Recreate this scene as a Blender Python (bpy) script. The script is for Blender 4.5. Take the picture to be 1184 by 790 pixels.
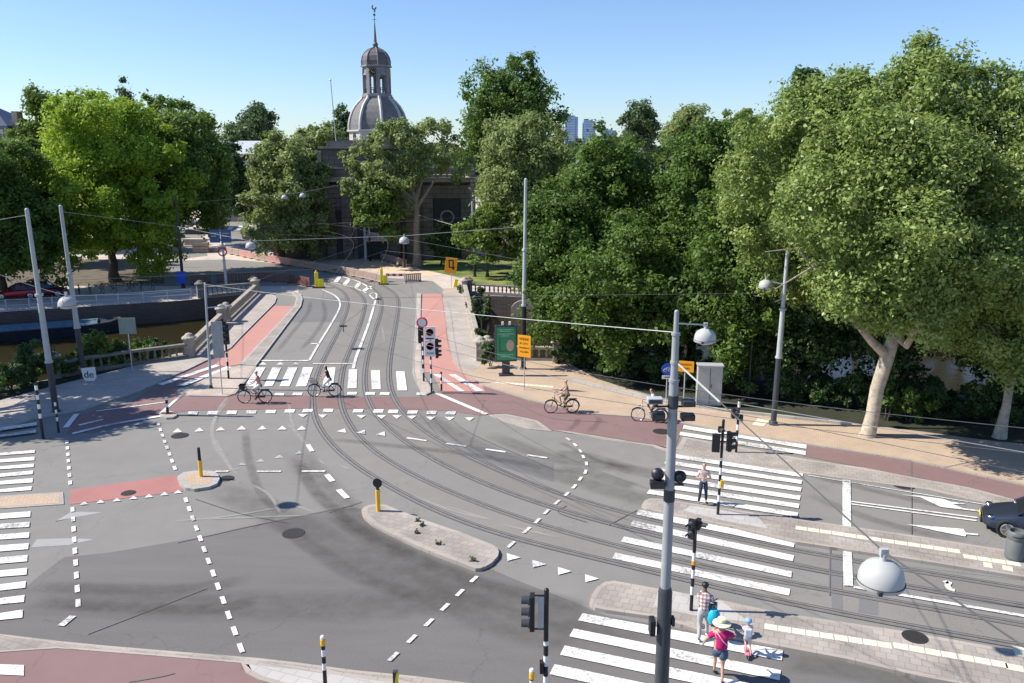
import bpy, bmesh, math, random
import numpy as np
from mathutils import Vector, Matrix, geometry
R = math.radians
ORD = ['first', 'second', 'third', 'fourth', 'fifth', 'sixth', 'seventh', 'eighth', 'ninth', 'tenth', 'eleventh', 'twelfth', 'thirteenth', 'fourteenth', 'fifteenth', 'sixteenth', 'seventeenth', 'eighteenth', 'nineteenth', 'twentieth', 'twenty-first', 'twenty-second', 'twenty-third', 'twenty-fourth', 'twenty-fifth', 'twenty-sixth', 'twenty-seventh', 'twenty-eighth']
for o in list(bpy.data.objects): bpy.data.objects.remove(o)
S = bpy.context.scene
C = S.collection
# ------------------------------------------------------------ camera
FPX = 944.0; HZ = 178.0; CAMH = 13.8
PITCH = math.atan((395-HZ)/FPX)
cd = bpy.data.cameras.new('camera'); cam = bpy.data.objects.new('camera', cd); C.objects.link(cam)
cam.location = (0, 0, CAMH); cam.rotation_euler = (R(90)-PITCH, 0, 0)
cd.sensor_width = 36.0; cd.lens = FPX/1184*36.0; cd.clip_start = 0.3; cd.clip_end = 30000
S.camera = cam
# ------------------------------------------------------------ sky, sun, exposure
SUN_EL = 45.0; SUN_AZ = 177.0        # direction TOWARDS the sun, degrees from +X counter-clockwise
w = bpy.data.worlds.new('World'); S.world = w; w.use_nodes = True
nt = w.node_tree; bg = nt.nodes['Background']
sky = nt.nodes.new('ShaderNodeTexSky'); sky.sky_type = 'NISHITA'; sky.sun_disc = False
sky.sun_elevation = R(SUN_EL); sky.sun_rotation = R(90-SUN_AZ)
sky.air_density = 1.0; sky.dust_density = 0.25; sky.ozone_density = 3.0; sky.altitude = 10
tint = nt.nodes.new('ShaderNodeVectorMath'); tint.operation = 'MULTIPLY'; tint.inputs[1].default_value = (1.0, 1.12, 1.34)
nt.links.new(sky.outputs[0], tint.inputs[0]); nt.links.new(tint.outputs[0], bg.inputs[0]); bg.inputs[1].default_value = 0.086
sl = bpy.data.lights.new('sun', 'SUN'); sl.energy = 4.9; sl.angle = R(0.53); sl.color = (1.0, 0.935, 0.84)
so = bpy.data.objects.new('sun', sl); C.objects.link(so)
sd = Vector((math.cos(R(SUN_AZ))*math.cos(R(SUN_EL)), math.sin(R(SUN_AZ))*math.cos(R(SUN_EL)), math.sin(R(SUN_EL))))
so.rotation_euler = sd.to_track_quat('Z', 'Y').to_euler(); so.location = (-60, 0, 60)
S.view_settings.view_transform = 'Standard'; S.view_settings.look = 'None'
S.view_settings.exposure = 0.56; S.view_settings.gamma = 1; S.view_settings.use_curve_mapping = False
S.render.engine = 'CYCLES'
S.cycles.max_bounces = 6; S.cycles.transparent_max_bounces = 8

# ------------------------------------------------------------ survey: a sight line from the photograph to a point on the ground
def ray(u, v):
    x = (u-592)/FPX; y = -(v-395)/FPX
    return (x, math.cos(PITCH)+y*math.sin(PITCH), -math.sin(PITCH)+y*math.cos(PITCH))
def G(u, v, z=0.0):
    r = ray(u, v); t = (z-CAMH)/r[2]; return Vector((r[0]*t, r[1]*t, z))
def atY(u, v, Y):
    r = ray(u, v); t = Y/r[1]; return Vector((r[0]*t, Y, CAMH+r[2]*t))
def crop(x0, y0, s):
    return lambda *pts: [(x0+a/s, y0+b/s) for a, b in pts]

# ------------------------------------------------------------ materials
MATS = {}
def newmat(name):
    m = bpy.data.materials.new(name); m.use_nodes = True
    n = m.node_tree.nodes; b = n['Principled BSDF']; return m, n, m.node_tree.links, b
def rgba(c): return (c[0], c[1], c[2], 1)
def simple(name, col, rough=.6, metal=0., var=.12, scale=3., bump=0., spec=.4, emit=None):
    if name in MATS: return MATS[name]
    m, n, l, b = newmat(name)
    b.inputs['Roughness'].default_value = rough; b.inputs['Metallic'].default_value = metal
    b.inputs['Specular IOR Level'].default_value = spec
    tc = n.new('ShaderNodeTexCoord'); no = n.new('ShaderNodeTexNoise'); no.inputs['Scale'].default_value = scale
    no.inputs['Detail'].default_value = 6; no.inputs['Roughness'].default_value = .65
    l.new(tc.outputs['Object'], no.inputs['Vector'])
    cr = n.new('ShaderNodeValToRGB'); cr.color_ramp.elements[0].position = .3; cr.color_ramp.elements[1].position = .7
    cr.color_ramp.elements[0].color = rgba([max(0, c*(1-var)) for c in col]); cr.color_ramp.elements[1].color = rgba([min(1, c*(1+var)) for c in col])
    l.new(no.outputs['Fac'], cr.inputs[0]); l.new(cr.outputs[0], b.inputs['Base Color'])
    if bump:
        bp = n.new('ShaderNodeBump'); bp.inputs['Strength'].default_value = bump; bp.inputs['Distance'].default_value = .02
        l.new(no.outputs['Fac'], bp.inputs['Height']); l.new(bp.outputs[0], b.inputs['Normal'])
    MATS[name] = m; return m
def asphalt(name, base, warm=(1., .98, .95), blot=.16, fine=.24, stretch=(1, 1, 1), rot=0., cracks=True):
    m, n, l, b = newmat(name); b.inputs['Roughness'].default_value = .85; b.inputs['Specular IOR Level'].default_value = .25
    g = n.new('ShaderNodeNewGeometry')
    mp = n.new('ShaderNodeMapping'); mp.inputs['Rotation'].default_value = (0, 0, rot); mp.inputs['Scale'].default_value = stretch
    l.new(g.outputs['Position'], mp.inputs['Vector'])
    def noise(s, d=5, r=.6, src=None):
        q = n.new('ShaderNodeTexNoise'); q.inputs['Scale'].default_value = s; q.inputs['Detail'].default_value = d; q.inputs['Roughness'].default_value = r
        l.new((src or g).outputs[0], q.inputs['Vector']); return q
    a = noise(.16, 4, .6, mp); c = noise(1.1, 5, .6, mp); f = noise(22, 6, .8)
    def math_(op, x, y):
        q = n.new('ShaderNodeMath'); q.operation = op
        for i, v in enumerate((x, y)):
            if isinstance(v, (int, float)): q.inputs[i].default_value = v
            else: l.new(v, q.inputs[i])
        return q.outputs[0]
    s1 = math_('MULTIPLY', math_('SUBTRACT', a.outputs['Fac'], .5), blot*2.6)
    s2 = math_('MULTIPLY', math_('SUBTRACT', c.outputs['Fac'], .5), blot*1.5)
    s3 = math_('MULTIPLY', math_('SUBTRACT', f.outputs['Fac'], .5), fine*4)
    t = math_('ADD', math_('ADD', s1, s2), math_('ADD', s3, 1.0))
    if cracks:
        vo = n.new('ShaderNodeTexVoronoi'); vo.feature = 'DISTANCE_TO_EDGE'; vo.inputs['Scale'].default_value = .11
        ad = n.new('ShaderNodeVectorMath'); ad.operation = 'ADD'
        sc = n.new('ShaderNodeVectorMath'); sc.operation = 'SCALE'; sc.inputs['Scale'].default_value = 2.2
        l.new(noise(.7, 4).outputs['Color'], sc.inputs[0]); l.new(g.outputs['Position'], ad.inputs[0]); l.new(sc.outputs[0], ad.inputs[1])
        l.new(ad.outputs[0], vo.inputs['Vector'])
        lt = n.new('ShaderNodeMapRange'); lt.inputs['From Min'].default_value = .0012; lt.inputs['From Max'].default_value = .004
        lt.inputs['To Min'].default_value = .86; lt.inputs['To Max'].default_value = 1
        l.new(vo.outputs['Distance'], lt.inputs['Value']); t = math_('MULTIPLY', t, lt.outputs[0])
    mx = n.new('ShaderNodeVectorMath'); mx.operation = 'SCALE'
    mx.inputs[0].default_value = [base*w_ for w_ in warm]; l.new(t, mx.inputs['Scale'])
    l.new(mx.outputs[0], b.inputs['Base Color'])
    bp = n.new('ShaderNodeBump'); bp.inputs['Strength'].default_value = .25; bp.inputs['Distance'].default_value = .01
    l.new(f.outputs['Fac'], bp.inputs['Height']); l.new(bp.outputs[0], b.inputs['Normal'])
    MATS[name] = m; return m
def coloured_asphalt(name, col, blot=.14): return asphalt(name, 1.0, col, blot, .06, cracks=True)
def paver(name, c1, c2, mortar, w_=.3, h_=.3, rot=0., offset=.5, blot=.2, msize=.012):
    m, n, l, b = newmat(name); b.inputs['Roughness'].default_value = .85; b.inputs['Specular IOR Level'].default_value = .25
    g = n.new('ShaderNodeNewGeometry'); mp = n.new('ShaderNodeMapping'); mp.inputs['Rotation'].default_value = (0, 0, rot)
    l.new(g.outputs['Position'], mp.inputs['Vector'])
    br = n.new('ShaderNodeTexBrick'); br.offset = offset; br.inputs['Scale'].default_value = 1
    br.inputs['Brick Width'].default_value = w_; br.inputs['Row Height'].default_value = h_; br.inputs['Mortar Size'].default_value = msize
    br.inputs['Color1'].default_value = rgba(c1); br.inputs['Color2'].default_value = rgba(c2); br.inputs['Mortar'].default_value = rgba(mortar)
    l.new(mp.outputs[0], br.inputs['Vector'])
    no = n.new('ShaderNodeTexNoise'); no.inputs['Scale'].default_value = .6; no.inputs['Detail'].default_value = 6; l.new(g.outputs['Position'], no.inputs['Vector'])
    mr = n.new('ShaderNodeMapRange'); mr.inputs['To Min'].default_value = 1-blot*1.6; mr.inputs['To Max'].default_value = 1+blot*1.6
    l.new(no.outputs['Fac'], mr.inputs['Value'])
    sc = n.new('ShaderNodeVectorMath'); sc.operation = 'SCALE'; l.new(br.outputs['Color'], sc.inputs[0]); l.new(mr.outputs[0], sc.inputs['Scale'])
    l.new(sc.outputs[0], b.inputs['Base Color'])
    MATS[name] = m; return m
def brickwall(name, c1, c2, mortar, w_, h_, vert=True, msize=.02, blot=.2):
    m, n, l, b = newmat(name); b.inputs['Roughness'].default_value = .9; b.inputs['Specular IOR Level'].default_value = .2
    tc = n.new('ShaderNodeNewGeometry'); sp = n.new('ShaderNodeSeparateXYZ'); l.new(tc.outputs['Position'], sp.inputs[0])
    ad = n.new('ShaderNodeMath'); ad.operation = 'ADD'; l.new(sp.outputs[0], ad.inputs[0]); l.new(sp.outputs[1], ad.inputs[1])
    cb = n.new('ShaderNodeCombineXYZ'); l.new(ad.outputs[0], cb.inputs[0]); l.new(sp.outputs[2], cb.inputs[1])
    br = n.new('ShaderNodeTexBrick'); br.inputs['Scale'].default_value = 1
    br.inputs['Brick Width'].default_value = w_; br.inputs['Row Height'].default_value = h_; br.inputs['Mortar Size'].default_value = msize
    br.inputs['Color1'].default_value = rgba(c1); br.inputs['Color2'].default_value = rgba(c2); br.inputs['Mortar'].default_value = rgba(mortar)
    l.new(cb.outputs[0], br.inputs['Vector'])
    no = n.new('ShaderNodeTexNoise'); no.inputs['Scale'].default_value = .5; no.inputs['Detail'].default_value = 6; l.new(tc.outputs['Position'], no.inputs['Vector'])
    mr = n.new('ShaderNodeMapRange'); mr.inputs['To Min'].default_value = 1-blot*1.8; mr.inputs['To Max'].default_value = 1+blot*1.8; l.new(no.outputs['Fac'], mr.inputs['Value'])
    sc = n.new('ShaderNodeVectorMath'); sc.operation = 'SCALE'; l.new(br.outputs['Color'], sc.inputs[0]); l.new(mr.outputs[0], sc.inputs['Scale'])
    l.new(sc.outputs[0], b.inputs['Base Color'])
    MATS[name] = m; return m
def worn_paint(name, col, under, amount=.35):
    m, n, l, b = newmat(name); b.inputs['Roughness'].default_value = .6; b.inputs['Specular IOR Level'].default_value = .3
    g = n.new('ShaderNodeNewGeometry')
    a = n.new('ShaderNodeTexNoise'); a.inputs['Scale'].default_value = 9; a.inputs['Detail'].default_value = 8; a.inputs['Roughness'].default_value = .75
    c = n.new('ShaderNodeTexNoise'); c.inputs['Scale'].default_value = .5; c.inputs['Detail'].default_value = 3
    l.new(g.outputs['Position'], a.inputs['Vector']); l.new(g.outputs['Position'], c.inputs['Vector'])
    ad = n.new('ShaderNodeMath'); ad.operation = 'MULTIPLY_ADD'; ad.inputs[1].default_value = .6; l.new(c.outputs['Fac'], ad.inputs[0]); l.new(a.outputs['Fac'], ad.inputs[2])
    mr = n.new('ShaderNodeMapRange'); mr.inputs['From Min'].default_value = .86-amount*.28; mr.inputs['From Max'].default_value = 1.06-amount*.28
    l.new(ad.outputs[0], mr.inputs['Value'])
    mx = n.new('ShaderNodeMix'); mx.data_type = 'RGBA'; mx.inputs['A'].default_value = rgba(col); mx.inputs['B'].default_value = rgba(under)
    l.new(mr.outputs[0], mx.inputs['Factor']); l.new(mx.outputs['Result'], b.inputs['Base Color'])
    MATS[name] = m; return m

M_ASPH = asphalt('asphalt_old', .218, (1, .965, .89), .13)
M_ASPH2 = asphalt('asphalt_darker', .152, (1, .945, .895), .18, stretch=(.35, 1.6, 1), rot=.22)
M_ASPH3 = asphalt('asphalt_bridge', .225, (1, .965, .89), .13)
M_TRACK = asphalt('asphalt_tram_bed', .205, (1, .94, .86), .13)
M_TRACKW = asphalt('asphalt_tram_brown', .225, (1, .93, .84), .13)
M_PATCH = asphalt('asphalt_patch', .175, (1, .98, .97), .08, cracks=False)
M_TYRE = asphalt('asphalt_polished', .15, (1, .97, .95), .14, cracks=False)
def soft(name, col, amount):
    m, n, l, b = newmat(name); b.inputs['Base Color'].default_value = rgba(col); b.inputs['Roughness'].default_value = .7; b.inputs['Specular IOR Level'].default_value = .25
    at = n.new('ShaderNodeAttribute'); at.attribute_name = 'edge'; g = n.new('ShaderNodeNewGeometry'); no = n.new('ShaderNodeTexNoise'); no.inputs['Scale'].default_value = 1.6; no.inputs['Detail'].default_value = 6; no.inputs['Roughness'].default_value = .7
    l.new(g.outputs['Position'], no.inputs['Vector']); mr = n.new('ShaderNodeMapRange'); mr.inputs['From Min'].default_value = .38; mr.inputs['From Max'].default_value = .62; mr.inputs['To Min'].default_value = .5; mr.inputs['To Max'].default_value = 1; l.new(no.outputs['Fac'], mr.inputs['Value'])
    m1 = n.new('ShaderNodeMath'); m1.operation = 'MULTIPLY'; l.new(at.outputs['Fac'], m1.inputs[0]); l.new(mr.outputs[0], m1.inputs[1]); m2 = n.new('ShaderNodeMath'); m2.operation = 'MULTIPLY'; m2.inputs[1].default_value = amount; l.new(m1.outputs[0], m2.inputs[0])
    l.new(m2.outputs[0], b.inputs['Alpha']); MATS[name] = m; return m
M_TYRES = soft('tyre_polish_stain', (.095, .088, .078), .26)
M_OLDP = soft('ghost_paint_stain', (.48, .47, .44), .45)
M_PALE = asphalt('asphalt_pale_scar', .34, (1, .98, .95), .18, cracks=False)
M_RED = coloured_asphalt('red_asphalt', (.37, .17, .155))
M_REDP = coloured_asphalt('red_asphalt_faded', (.225, .145, .138))
M_REDB = coloured_asphalt('red_asphalt_bright', (.47, .245, .205), .10)
M_WHITE = worn_paint('road_paint', (.76, .75, .71), (.25, .24, .23), .32)
M_FADED = worn_paint('faded_road_paint', (.50, .49, .47), (.25, .24, .23), .75)
M_PAVE = paver('concrete_pavers', (.50, .42, .35), (.44, .375, .32), (.33, .28, .24), .3, .3, R(20))
M_PAVEB = paver('bridge_pavers', (.43, .38, .33), (.38, .34, .30), (.27, .24, .21), .5, .3, R(4))
M_PAVEP = paver('sandy_pavers', (.52, .395, .285), (.45, .345, .255), (.34, .265, .20), .21, .11, R(20), blot=.14)
M_PAVEG = paver('grey_island_pavers', (.36, .32, .28), (.30, .27, .24), (.25, .225, .20), .30, .30, R(20.5), blot=.34, msize=.015)
M_PAVEL = paver('light_pavers', (.46, .44, .41), (.42, .40, .38), (.33, .31, .29), .45, .45, R(20.5), blot=.12)
M_KERB = paver('kerb_stone', (.40, .35, .305), (.345, .305, .27), (.26, .23, .205), 1.0, .8, R(15), blot=.14)
M_KERBG = paver('grey_kerb_stone', (.42, .40, .37), (.37, .355, .33), (.25, .24, .22), 1.0, .8, 0, blot=.14)
M_TACT = simple('tactile_tile', (.74, .66, .50), .8, var=.1, scale=2)
M_PLAZA = paver('plaza_pavers', (.58, .49, .42), (.50, .44, .39), (.3, .26, .22), .6, .3, R(10), blot=.2)
M_STEEL = simple('rail_steel', (.34, .32, .30), .45, .35, var=.25)
M_GROOVE = simple('rail_groove', (.075, .068, .06), .8, var=.3)
M_QUAY = brickwall('quay_brick', (.12, .085, .07), (.08, .062, .055), (.14, .13, .12), .44, .13)
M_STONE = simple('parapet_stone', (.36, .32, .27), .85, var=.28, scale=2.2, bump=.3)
M_STONE_SHADE = simple('shade_tinted_parapet_stone', (.20, .185, .16), .85, var=.3, scale=2.2, bump=.3)  # same parapet stone with the shade put into its colour
M_GREY = simple('galvanised_steel', (.50, .52, .53), .45, .25, var=.1, scale=4)
M_LGREY = simple('light_grey_paint', (.42, .445, .45), .45, var=.12, scale=1.5)
M_BLACK = simple('black_paint', (.018, .018, .02), .42, var=.2)
M_DGREY = simple('dark_grey_paint', (.05, .055, .062), .45, var=.2)
M_WPAINT = simple('white_paint', (.80, .80, .78), .45, var=.05)
M_YEL = simple('yellow_paint', (.85, .48, .03), .4, var=.06)
M_YELB = simple('bright_yellow_plastic', (.90, .72, .02), .35, var=.05)
M_ORANGE = simple('orange_sign_face', (.88, .36, .01), .4, var=.04)
M_BLUE = simple('blue_sign_face', (.02, .09, .50), .35, var=.05)
M_NAVY = simple('navy_sign_face', (.07, .13, .24), .4, var=.1)
M_GREEN = simple('green_poster', (.04, .30, .14), .25, var=.08)
M_REDS = simple('red_sign_paint', (.65, .05, .07), .4, var=.05)
M_PINK = simple('pink_barrier_plastic', (.58, .32, .29), .6, var=.1)
M_TAN = simple('tan_barrier', (.44, .33, .27), .8, var=.25)
M_LAMPW = simple('lamp_shade_enamel', (.44, .445, .43), .35, var=.04)
M_WIRE = simple('overhead_wire', (.20, .20, .20), .5, .6, var=.1)
M_WIREL = simple('span_cable', (.42, .43, .43), .5, .2, var=.1)
M_GLASSD = simple('dark_glass', (.02, .025, .03), .06, spec=.8, var=.1)
M_RUB = simple('tyre_rubber', (.02, .02, .02), .8, var=.2)
M_CHROME = simple('chrome', (.7, .7, .7), .2, 1., var=.02)
M_BARK = simple('plane_bark', (.42, .36, .28), .9, var=.38, scale=3.5, bump=.5)
M_BARKD = simple('dark_bark', (.10, .08, .06), .95, var=.35, scale=6, bump=.6)
M_IRON = simple('cast_iron', (.045, .042, .04), .6, .3, var=.3, scale=20)

# ------------------------------------------------------------ mesh builder
class MB:
    def __init__(s): s.v = []; s.f = []; s.m = []
    def add(s, vs, fs, mi=0):
        k = len(s.v); s.v += [tuple(x) for x in vs]
        for f in fs: s.f.append([k+i for i in f]); s.m.append(mi)
        return s
    def box(s, c, d, rz=0., mi=0, ry=0., rx=0.):
        M = Matrix.Translation(c) @ Matrix.Rotation(rz, 4, 'Z') @ Matrix.Rotation(ry, 4, 'Y') @ Matrix.Rotation(rx, 4, 'X')
        vs = [M @ Vector((a*d[0]/2, b*d[1]/2, e*d[2]/2)) for a in (-1, 1) for b in (-1, 1) for e in (-1, 1)]
        return s.add(vs, [(0, 1, 3, 2), (4, 6, 7, 5), (0, 4, 5, 1), (2, 3, 7, 6), (0, 2, 6, 4), (1, 5, 7, 3)], mi)
    def tube(s, p0, p1, r0, r1=None, n=8, mi=0, cap=True):
        return s.path([p0, p1], [r0, r0 if r1 is None else r1], n, mi, cap)
    def path(s, pts, rs, n=8, mi=0, cap=True, closed=False):
        pts = [Vector(p) for p in pts]
        if isinstance(rs, (int, float)): rs = [rs]*len(pts)
        N = len(pts); rings = []; up = None
        for i, p in enumerate(pts):
            a = pts[i-1] if (i > 0 or closed) else p; b = pts[(i+1) % N] if (i < N-1 or closed) else p
            t = (b-a); t = t.normalized() if t.length > 1e-9 else Vector((0, 0, 1))
            if up is None: up = Vector((0, 0, 1)) if abs(t.z) < .9 else Vector((1, 0, 0))
            x = up.cross(t); x = x.normalized() if x.length > 1e-6 else t.orthogonal().normalized(); y = t.cross(x); up = y
            rings.append([p + x*(math.cos(2*math.pi*k/n)*rs[i]) + y*(math.sin(2*math.pi*k/n)*rs[i]) for k in range(n)])
        vs = [q for r in rings for q in r]; fs = []
        for i in range(N if closed else N-1):
            j = (i+1) % N
            for k in range(n): fs.append((i*n+k, i*n+(k+1) % n, j*n+(k+1) % n, j*n+k))
        if cap and not closed: fs += [tuple(range(n))[::-1], tuple((N-1)*n+k for k in range(n))]
        return s.add(vs, fs, mi)
    def lathe(s, prof, c=(0, 0, 0), n=24, mi=0, a0=0.):
        vs = []; fs = []; N = len(prof)
        for r, z in prof:
            for k in range(n):
                a = a0+2*math.pi*k/n; vs.append((c[0]+r*math.cos(a), c[1]+r*math.sin(a), c[2]+z))
        for i in range(N-1):
            for k in range(n): fs.append((i*n+k, i*n+(k+1) % n, (i+1)*n+(k+1) % n, (i+1)*n+k))
        fs += [tuple(range(n))[::-1], tuple((N-1)*n+k for k in range(n))]
        return s.add(vs, fs, mi)
    def prism(s, poly, z0, z1, mi=0, mi_side=None):
        poly = [Vector((p[0], p[1], 0)) for p in poly]
        ar = sum(poly[i-1].x*poly[i].y-poly[i].x*poly[i-1].y for i in range(len(poly)))
        if ar < 0: poly = poly[::-1]
        n = len(poly); k = len(s.v)
        tris = geometry.tessellate_polygon([poly])
        def orient(t):
            a, b, c = [poly[i] for i in t]; return t if (b-a).cross(c-a).z > 0 else (t[0], t[2], t[1])
        tris = [orient(t) for t in tris]
        s.v += [(p.x, p.y, z1) for p in poly] + [(p.x, p.y, z0) for p in poly]
        for t in tris: s.f.append([k+i for i in t]); s.m.append(mi)
        if z1 > z0:
            for i in range(n):
                j = (i+1) % n; s.f.append([k+n+i, k+n+j, k+j, k+i]); s.m.append(mi if mi_side is None else mi_side)
        return s
    def sheet(s, poly, z, mi=0): return s.prism(poly, z, z, mi)
    def sphere(s, c, r, n=16, m=10, mi=0, sz=1., top=1.):
        prof = [(r*math.sin(math.pi*i/m), -r*sz*math.cos(math.pi*i/m)) for i in range(m+1)]
        prof[0] = (1e-4, prof[0][1]); prof[-1] = (1e-4, prof[-1][1])
        return s.lathe(prof, c, n, mi)
    def ribbon(s, pts, width, z, mi=0):
        pts = [Vector((p[0], p[1])) for p in pts]; L = []; Rr = []
        for i, p in enumerate(pts):
            a = pts[max(0, i-1)]; b = pts[min(len(pts)-1, i+1)]; t = (b-a).normalized(); nn = Vector((-t.y, t.x))*width/2
            L.append(p+nn); Rr.append(p-nn)
        vs = [(q.x, q.y, z) for q in L]+[(q.x, q.y, z) for q in Rr]; n = len(pts)
        return s.add(vs, [(n+i, n+i+1, i+1, i) for i in range(n-1)], mi)
    def softribbon(s, pts, width, z):
        pts = [Vector((p[0], p[1])) for p in pts]; n = len(pts); s.edge = []
        vs = []
        for w_, e_ in ((-.5, 0), (-.22, 1), (.22, 1), (.5, 0)):
            for i, p in enumerate(pts):
                a = pts[max(0, i-1)]; b = pts[min(n-1, i+1)]; t = (b-a).normalized(); q = p+Vector((-t.y, t.x))*width*w_; vs.append((q.x, q.y, z)); s.edge.append(e_*min(1, i/3, (n-1-i)/3))
        return s.add(vs, [(r*n+i, r*n+i+1, (r+1)*n+i+1, (r+1)*n+i) for r in range(3) for i in range(n-1)])
    def build(s, name, mats, parent=None, smooth=False, bevel=0.):
        me = bpy.data.meshes.new(name); me.from_pydata(s.v, [], s.f)
        for m in (mats if isinstance(mats, (list, tuple)) else [mats]): me.materials.append(m)
        me.polygons.foreach_set('material_index', s.m)
        if smooth: me.polygons.foreach_set('use_smooth', [True]*len(me.polygons))
        me.validate(); me.update()
        o = bpy.data.objects.new(name, me); C.objects.link(o)
        if parent is not None: o.parent = parent
        if smooth:
            try: me.set_sharp_from_angle(angle=R(40))
            except Exception: pass
        if bevel:
            b = o.modifiers.new('bevel', 'BEVEL'); b.width = bevel; b.segments = 2; b.limit_method = 'ANGLE'
        return o
def tag(o, label=None, cat=None, group=None, kind=None):
    if label: o['label'] = label
    if cat: o['category'] = cat
    if group: o['group'] = group
    if kind: o['kind'] = kind
    return o
def thing(name, label, cat, loc=(0, 0, 0), rz=0., group=None, scale=1.):
    o = bpy.data.objects.new(name, None); C.objects.link(o); o.empty_display_size = .2
    o.location = loc; o.rotation_euler = (0, 0, rz); o.scale = (scale,)*3
    return tag(o, label, cat, group)
def kids(o): return [c for c in bpy.data.objects if c.parent == o]
def copy_tree(o, loc=None, rz=None, label=None, parent=None):
    c = o.copy(); C.objects.link(c); c.parent = parent
    for ch in kids(o): copy_tree(ch, parent=c)
    if loc is not None: c.location = loc
    if rz is not None: c.rotation_euler = (0, 0, rz)
    if label: c['label'] = label
    return c
def catmull(pts, k=6):
    P = [Vector(p) for p in pts]; P = [2*P[0]-P[1]]+P+[2*P[-1]-P[-2]]; out = []
    for i in range(1, len(P)-2):
        for j in range(k):
            t = j/k; a, b, c, d = P[i-1], P[i], P[i+1], P[i+2]
            out.append(.5*((2*b)+(c-a)*t+(2*a-5*b+4*c-d)*t*t+(3*b-a-3*c+d)*t**3))
    return out+[P[-2]]
def GP(pts, z=0.): return [G(u, v, z) for u, v in pts]
# ============================================================ THE GROUND
def struct(o): o['kind'] = 'structure'; return o
def xy(pts): return [(p[0], p[1]) for p in pts]
# canal banks (metres)
NEARL = [(-22.3, 55), (-24.5, 54.2), (-29, 49.5), (-35, 43.5), (-48, 34), (-120, -10), (-600, -300)]
FARL = [(-26, 82), (-32, 77.6), (-45.7, 71.8), (-60, 64), (-140, 20), (-620, -240)]
NEARR = [(-2.0, 54.2), (6, 53.6), (14, 50), (24, 46.5), (40, 42), (90, 28), (600, -120)]
FARR = [(-4.6, 81.3), (1, 79.6), (10, 77), (24, 73.5), (45, 68), (95, 56), (600, -90)]
g = MB()
g.sheet([(-600, -300)]+[(-120, -10)]+NEARL[:5][::-1][0:5]+NEARR+[(600, -400), (-600, -400)], 0)
near = struct(g.build('road', M_ASPH))
g = MB(); g.sheet(FARL[::-1]+FARR+[(9000, -90), (9000, 14000), (-9000, 14000), (-9000, -240)], 0)
struct(g.build('far_ground', M_PLAZA))
g = MB(); g.prism([(-22.3, 55), (-2.0, 54.2), (-4.6, 81.3), (-26, 82)], -1.1, 0.0, 0, 1)
struct(g.build('bridge_deck', [M_ASPH3, M_QUAY]))
# water
m, n, l, b = newmat('canal_water'); b.inputs['Base Color'].default_value = (.026, .022, .008, 1); b.inputs['Roughness'].default_value = .16
b.inputs['Specular IOR Level'].default_value = .3
gg = n.new('ShaderNodeNewGeometry'); no = n.new('ShaderNodeTexNoise'); no.inputs['Scale'].default_value = 1.3; no.inputs['Detail'].default_value = 4
l.new(gg.outputs['Position'], no.inputs['Vector']); bp = n.new('ShaderNodeBump'); bp.inputs['Strength'].default_value = .35; bp.inputs['Distance'].default_value = .05
l.new(no.outputs['Fac'], bp.inputs['Height']); l.new(bp.outputs[0], b.inputs['Normal'])
g = MB(); g.sheet([(-620, -310), (-700, 100), (-60, 95), (60, 95), (620, 100), (620, -140), (40, 38), (0, 50), (-30, 40)], -2.0); struct(g.build('canal_water', m))
# quay walls
def wallstrip(name, pts, mat, z0=-3.0, z1=-.02, th=.5, side=1):
    g = MB(); P = [Vector(p) for p in pts]
    for a, b_ in zip(P, P[1:]):
        t = (b_-a).normalized(); nn = Vector((-t.y, t.x))*th*side
        g.prism([a, b_, b_+nn, a+nn], z0, z1)
    return struct(g.build(name, mat))
wallstrip('quay_wall', NEARL[:6], M_QUAY, side=1)
wallstrip('quay_wall', FARL[:6], M_QUAY, side=-1)
wallstrip('quay_wall', NEARR, M_QUAY, side=-1)
wallstrip('quay_wall', FARR, M_QUAY, side=1)

# picture-crop survey frames
cA = crop(0, 400, 3.9467); cB = crop(0, 580, 3.7633); cD = crop(180, 490, 3.9467); cE = crop(380, 520, 3.9467)
cF = crop(200, 320, 4.3875); cG = crop(430, 320, 4.3875); cH = crop(560, 640, 4.933); cI = crop(720, 620, 4.6458)
cJ = crop(920, 520, 4.4848); cK = crop(840, 280, 3.0378); cL = crop(900, 640, 4.169); cM = crop(340, 460, 3.9467)
cN = crop(640, 560, 3.9467); cO = crop(300, 300, 5.645); cP = crop(760, 470, 5.645); cQ = crop(640, 480, 6.45)
cR = crop(1020, 550, 6.079); cU = crop(560, 400, 3.9467); cV = crop(340, 710, 8.457); cW = crop(460, 340, 6.58); cX = crop(1000, 430, 6.076)
def sheet(name, pts, z, mat):
    g = MB(); g.sheet(xy(GP(pts)), z); return struct(g.build(name, mat))
def inset(poly, d):
    P = [Vector((p[0], p[1])) for p in poly]
    ar = sum(P[i-1].x*P[i].y-P[i].x*P[i-1].y for i in range(len(P)))
    if ar < 0: P = P[::-1]
    out = []
    for i, p in enumerate(P):
        a = (p-P[i-1]).normalized(); b_ = (P[(i+1) % len(P)]-p).normalized()
        n1 = Vector((-a.y, a.x)); n2 = Vector((-b_.y, b_.x)); k = n1+n2
        k = k/max(.6, k.length_squared)*2 if k.length > .1 else n1
        out.append(p+k*d)
    return out
def island(name, pts, top, kerb=None, h=.11, kw=.16, px=True):
    poly = xy(GP(pts, h)) if px else pts
    g = MB(); g.prism(poly, -.01, h, 0)
    i_ = inset(poly, kw); g.sheet(i_, h+.004, 1)
    return struct(g.build(name, [kerb or M_KERB, top]))
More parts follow.
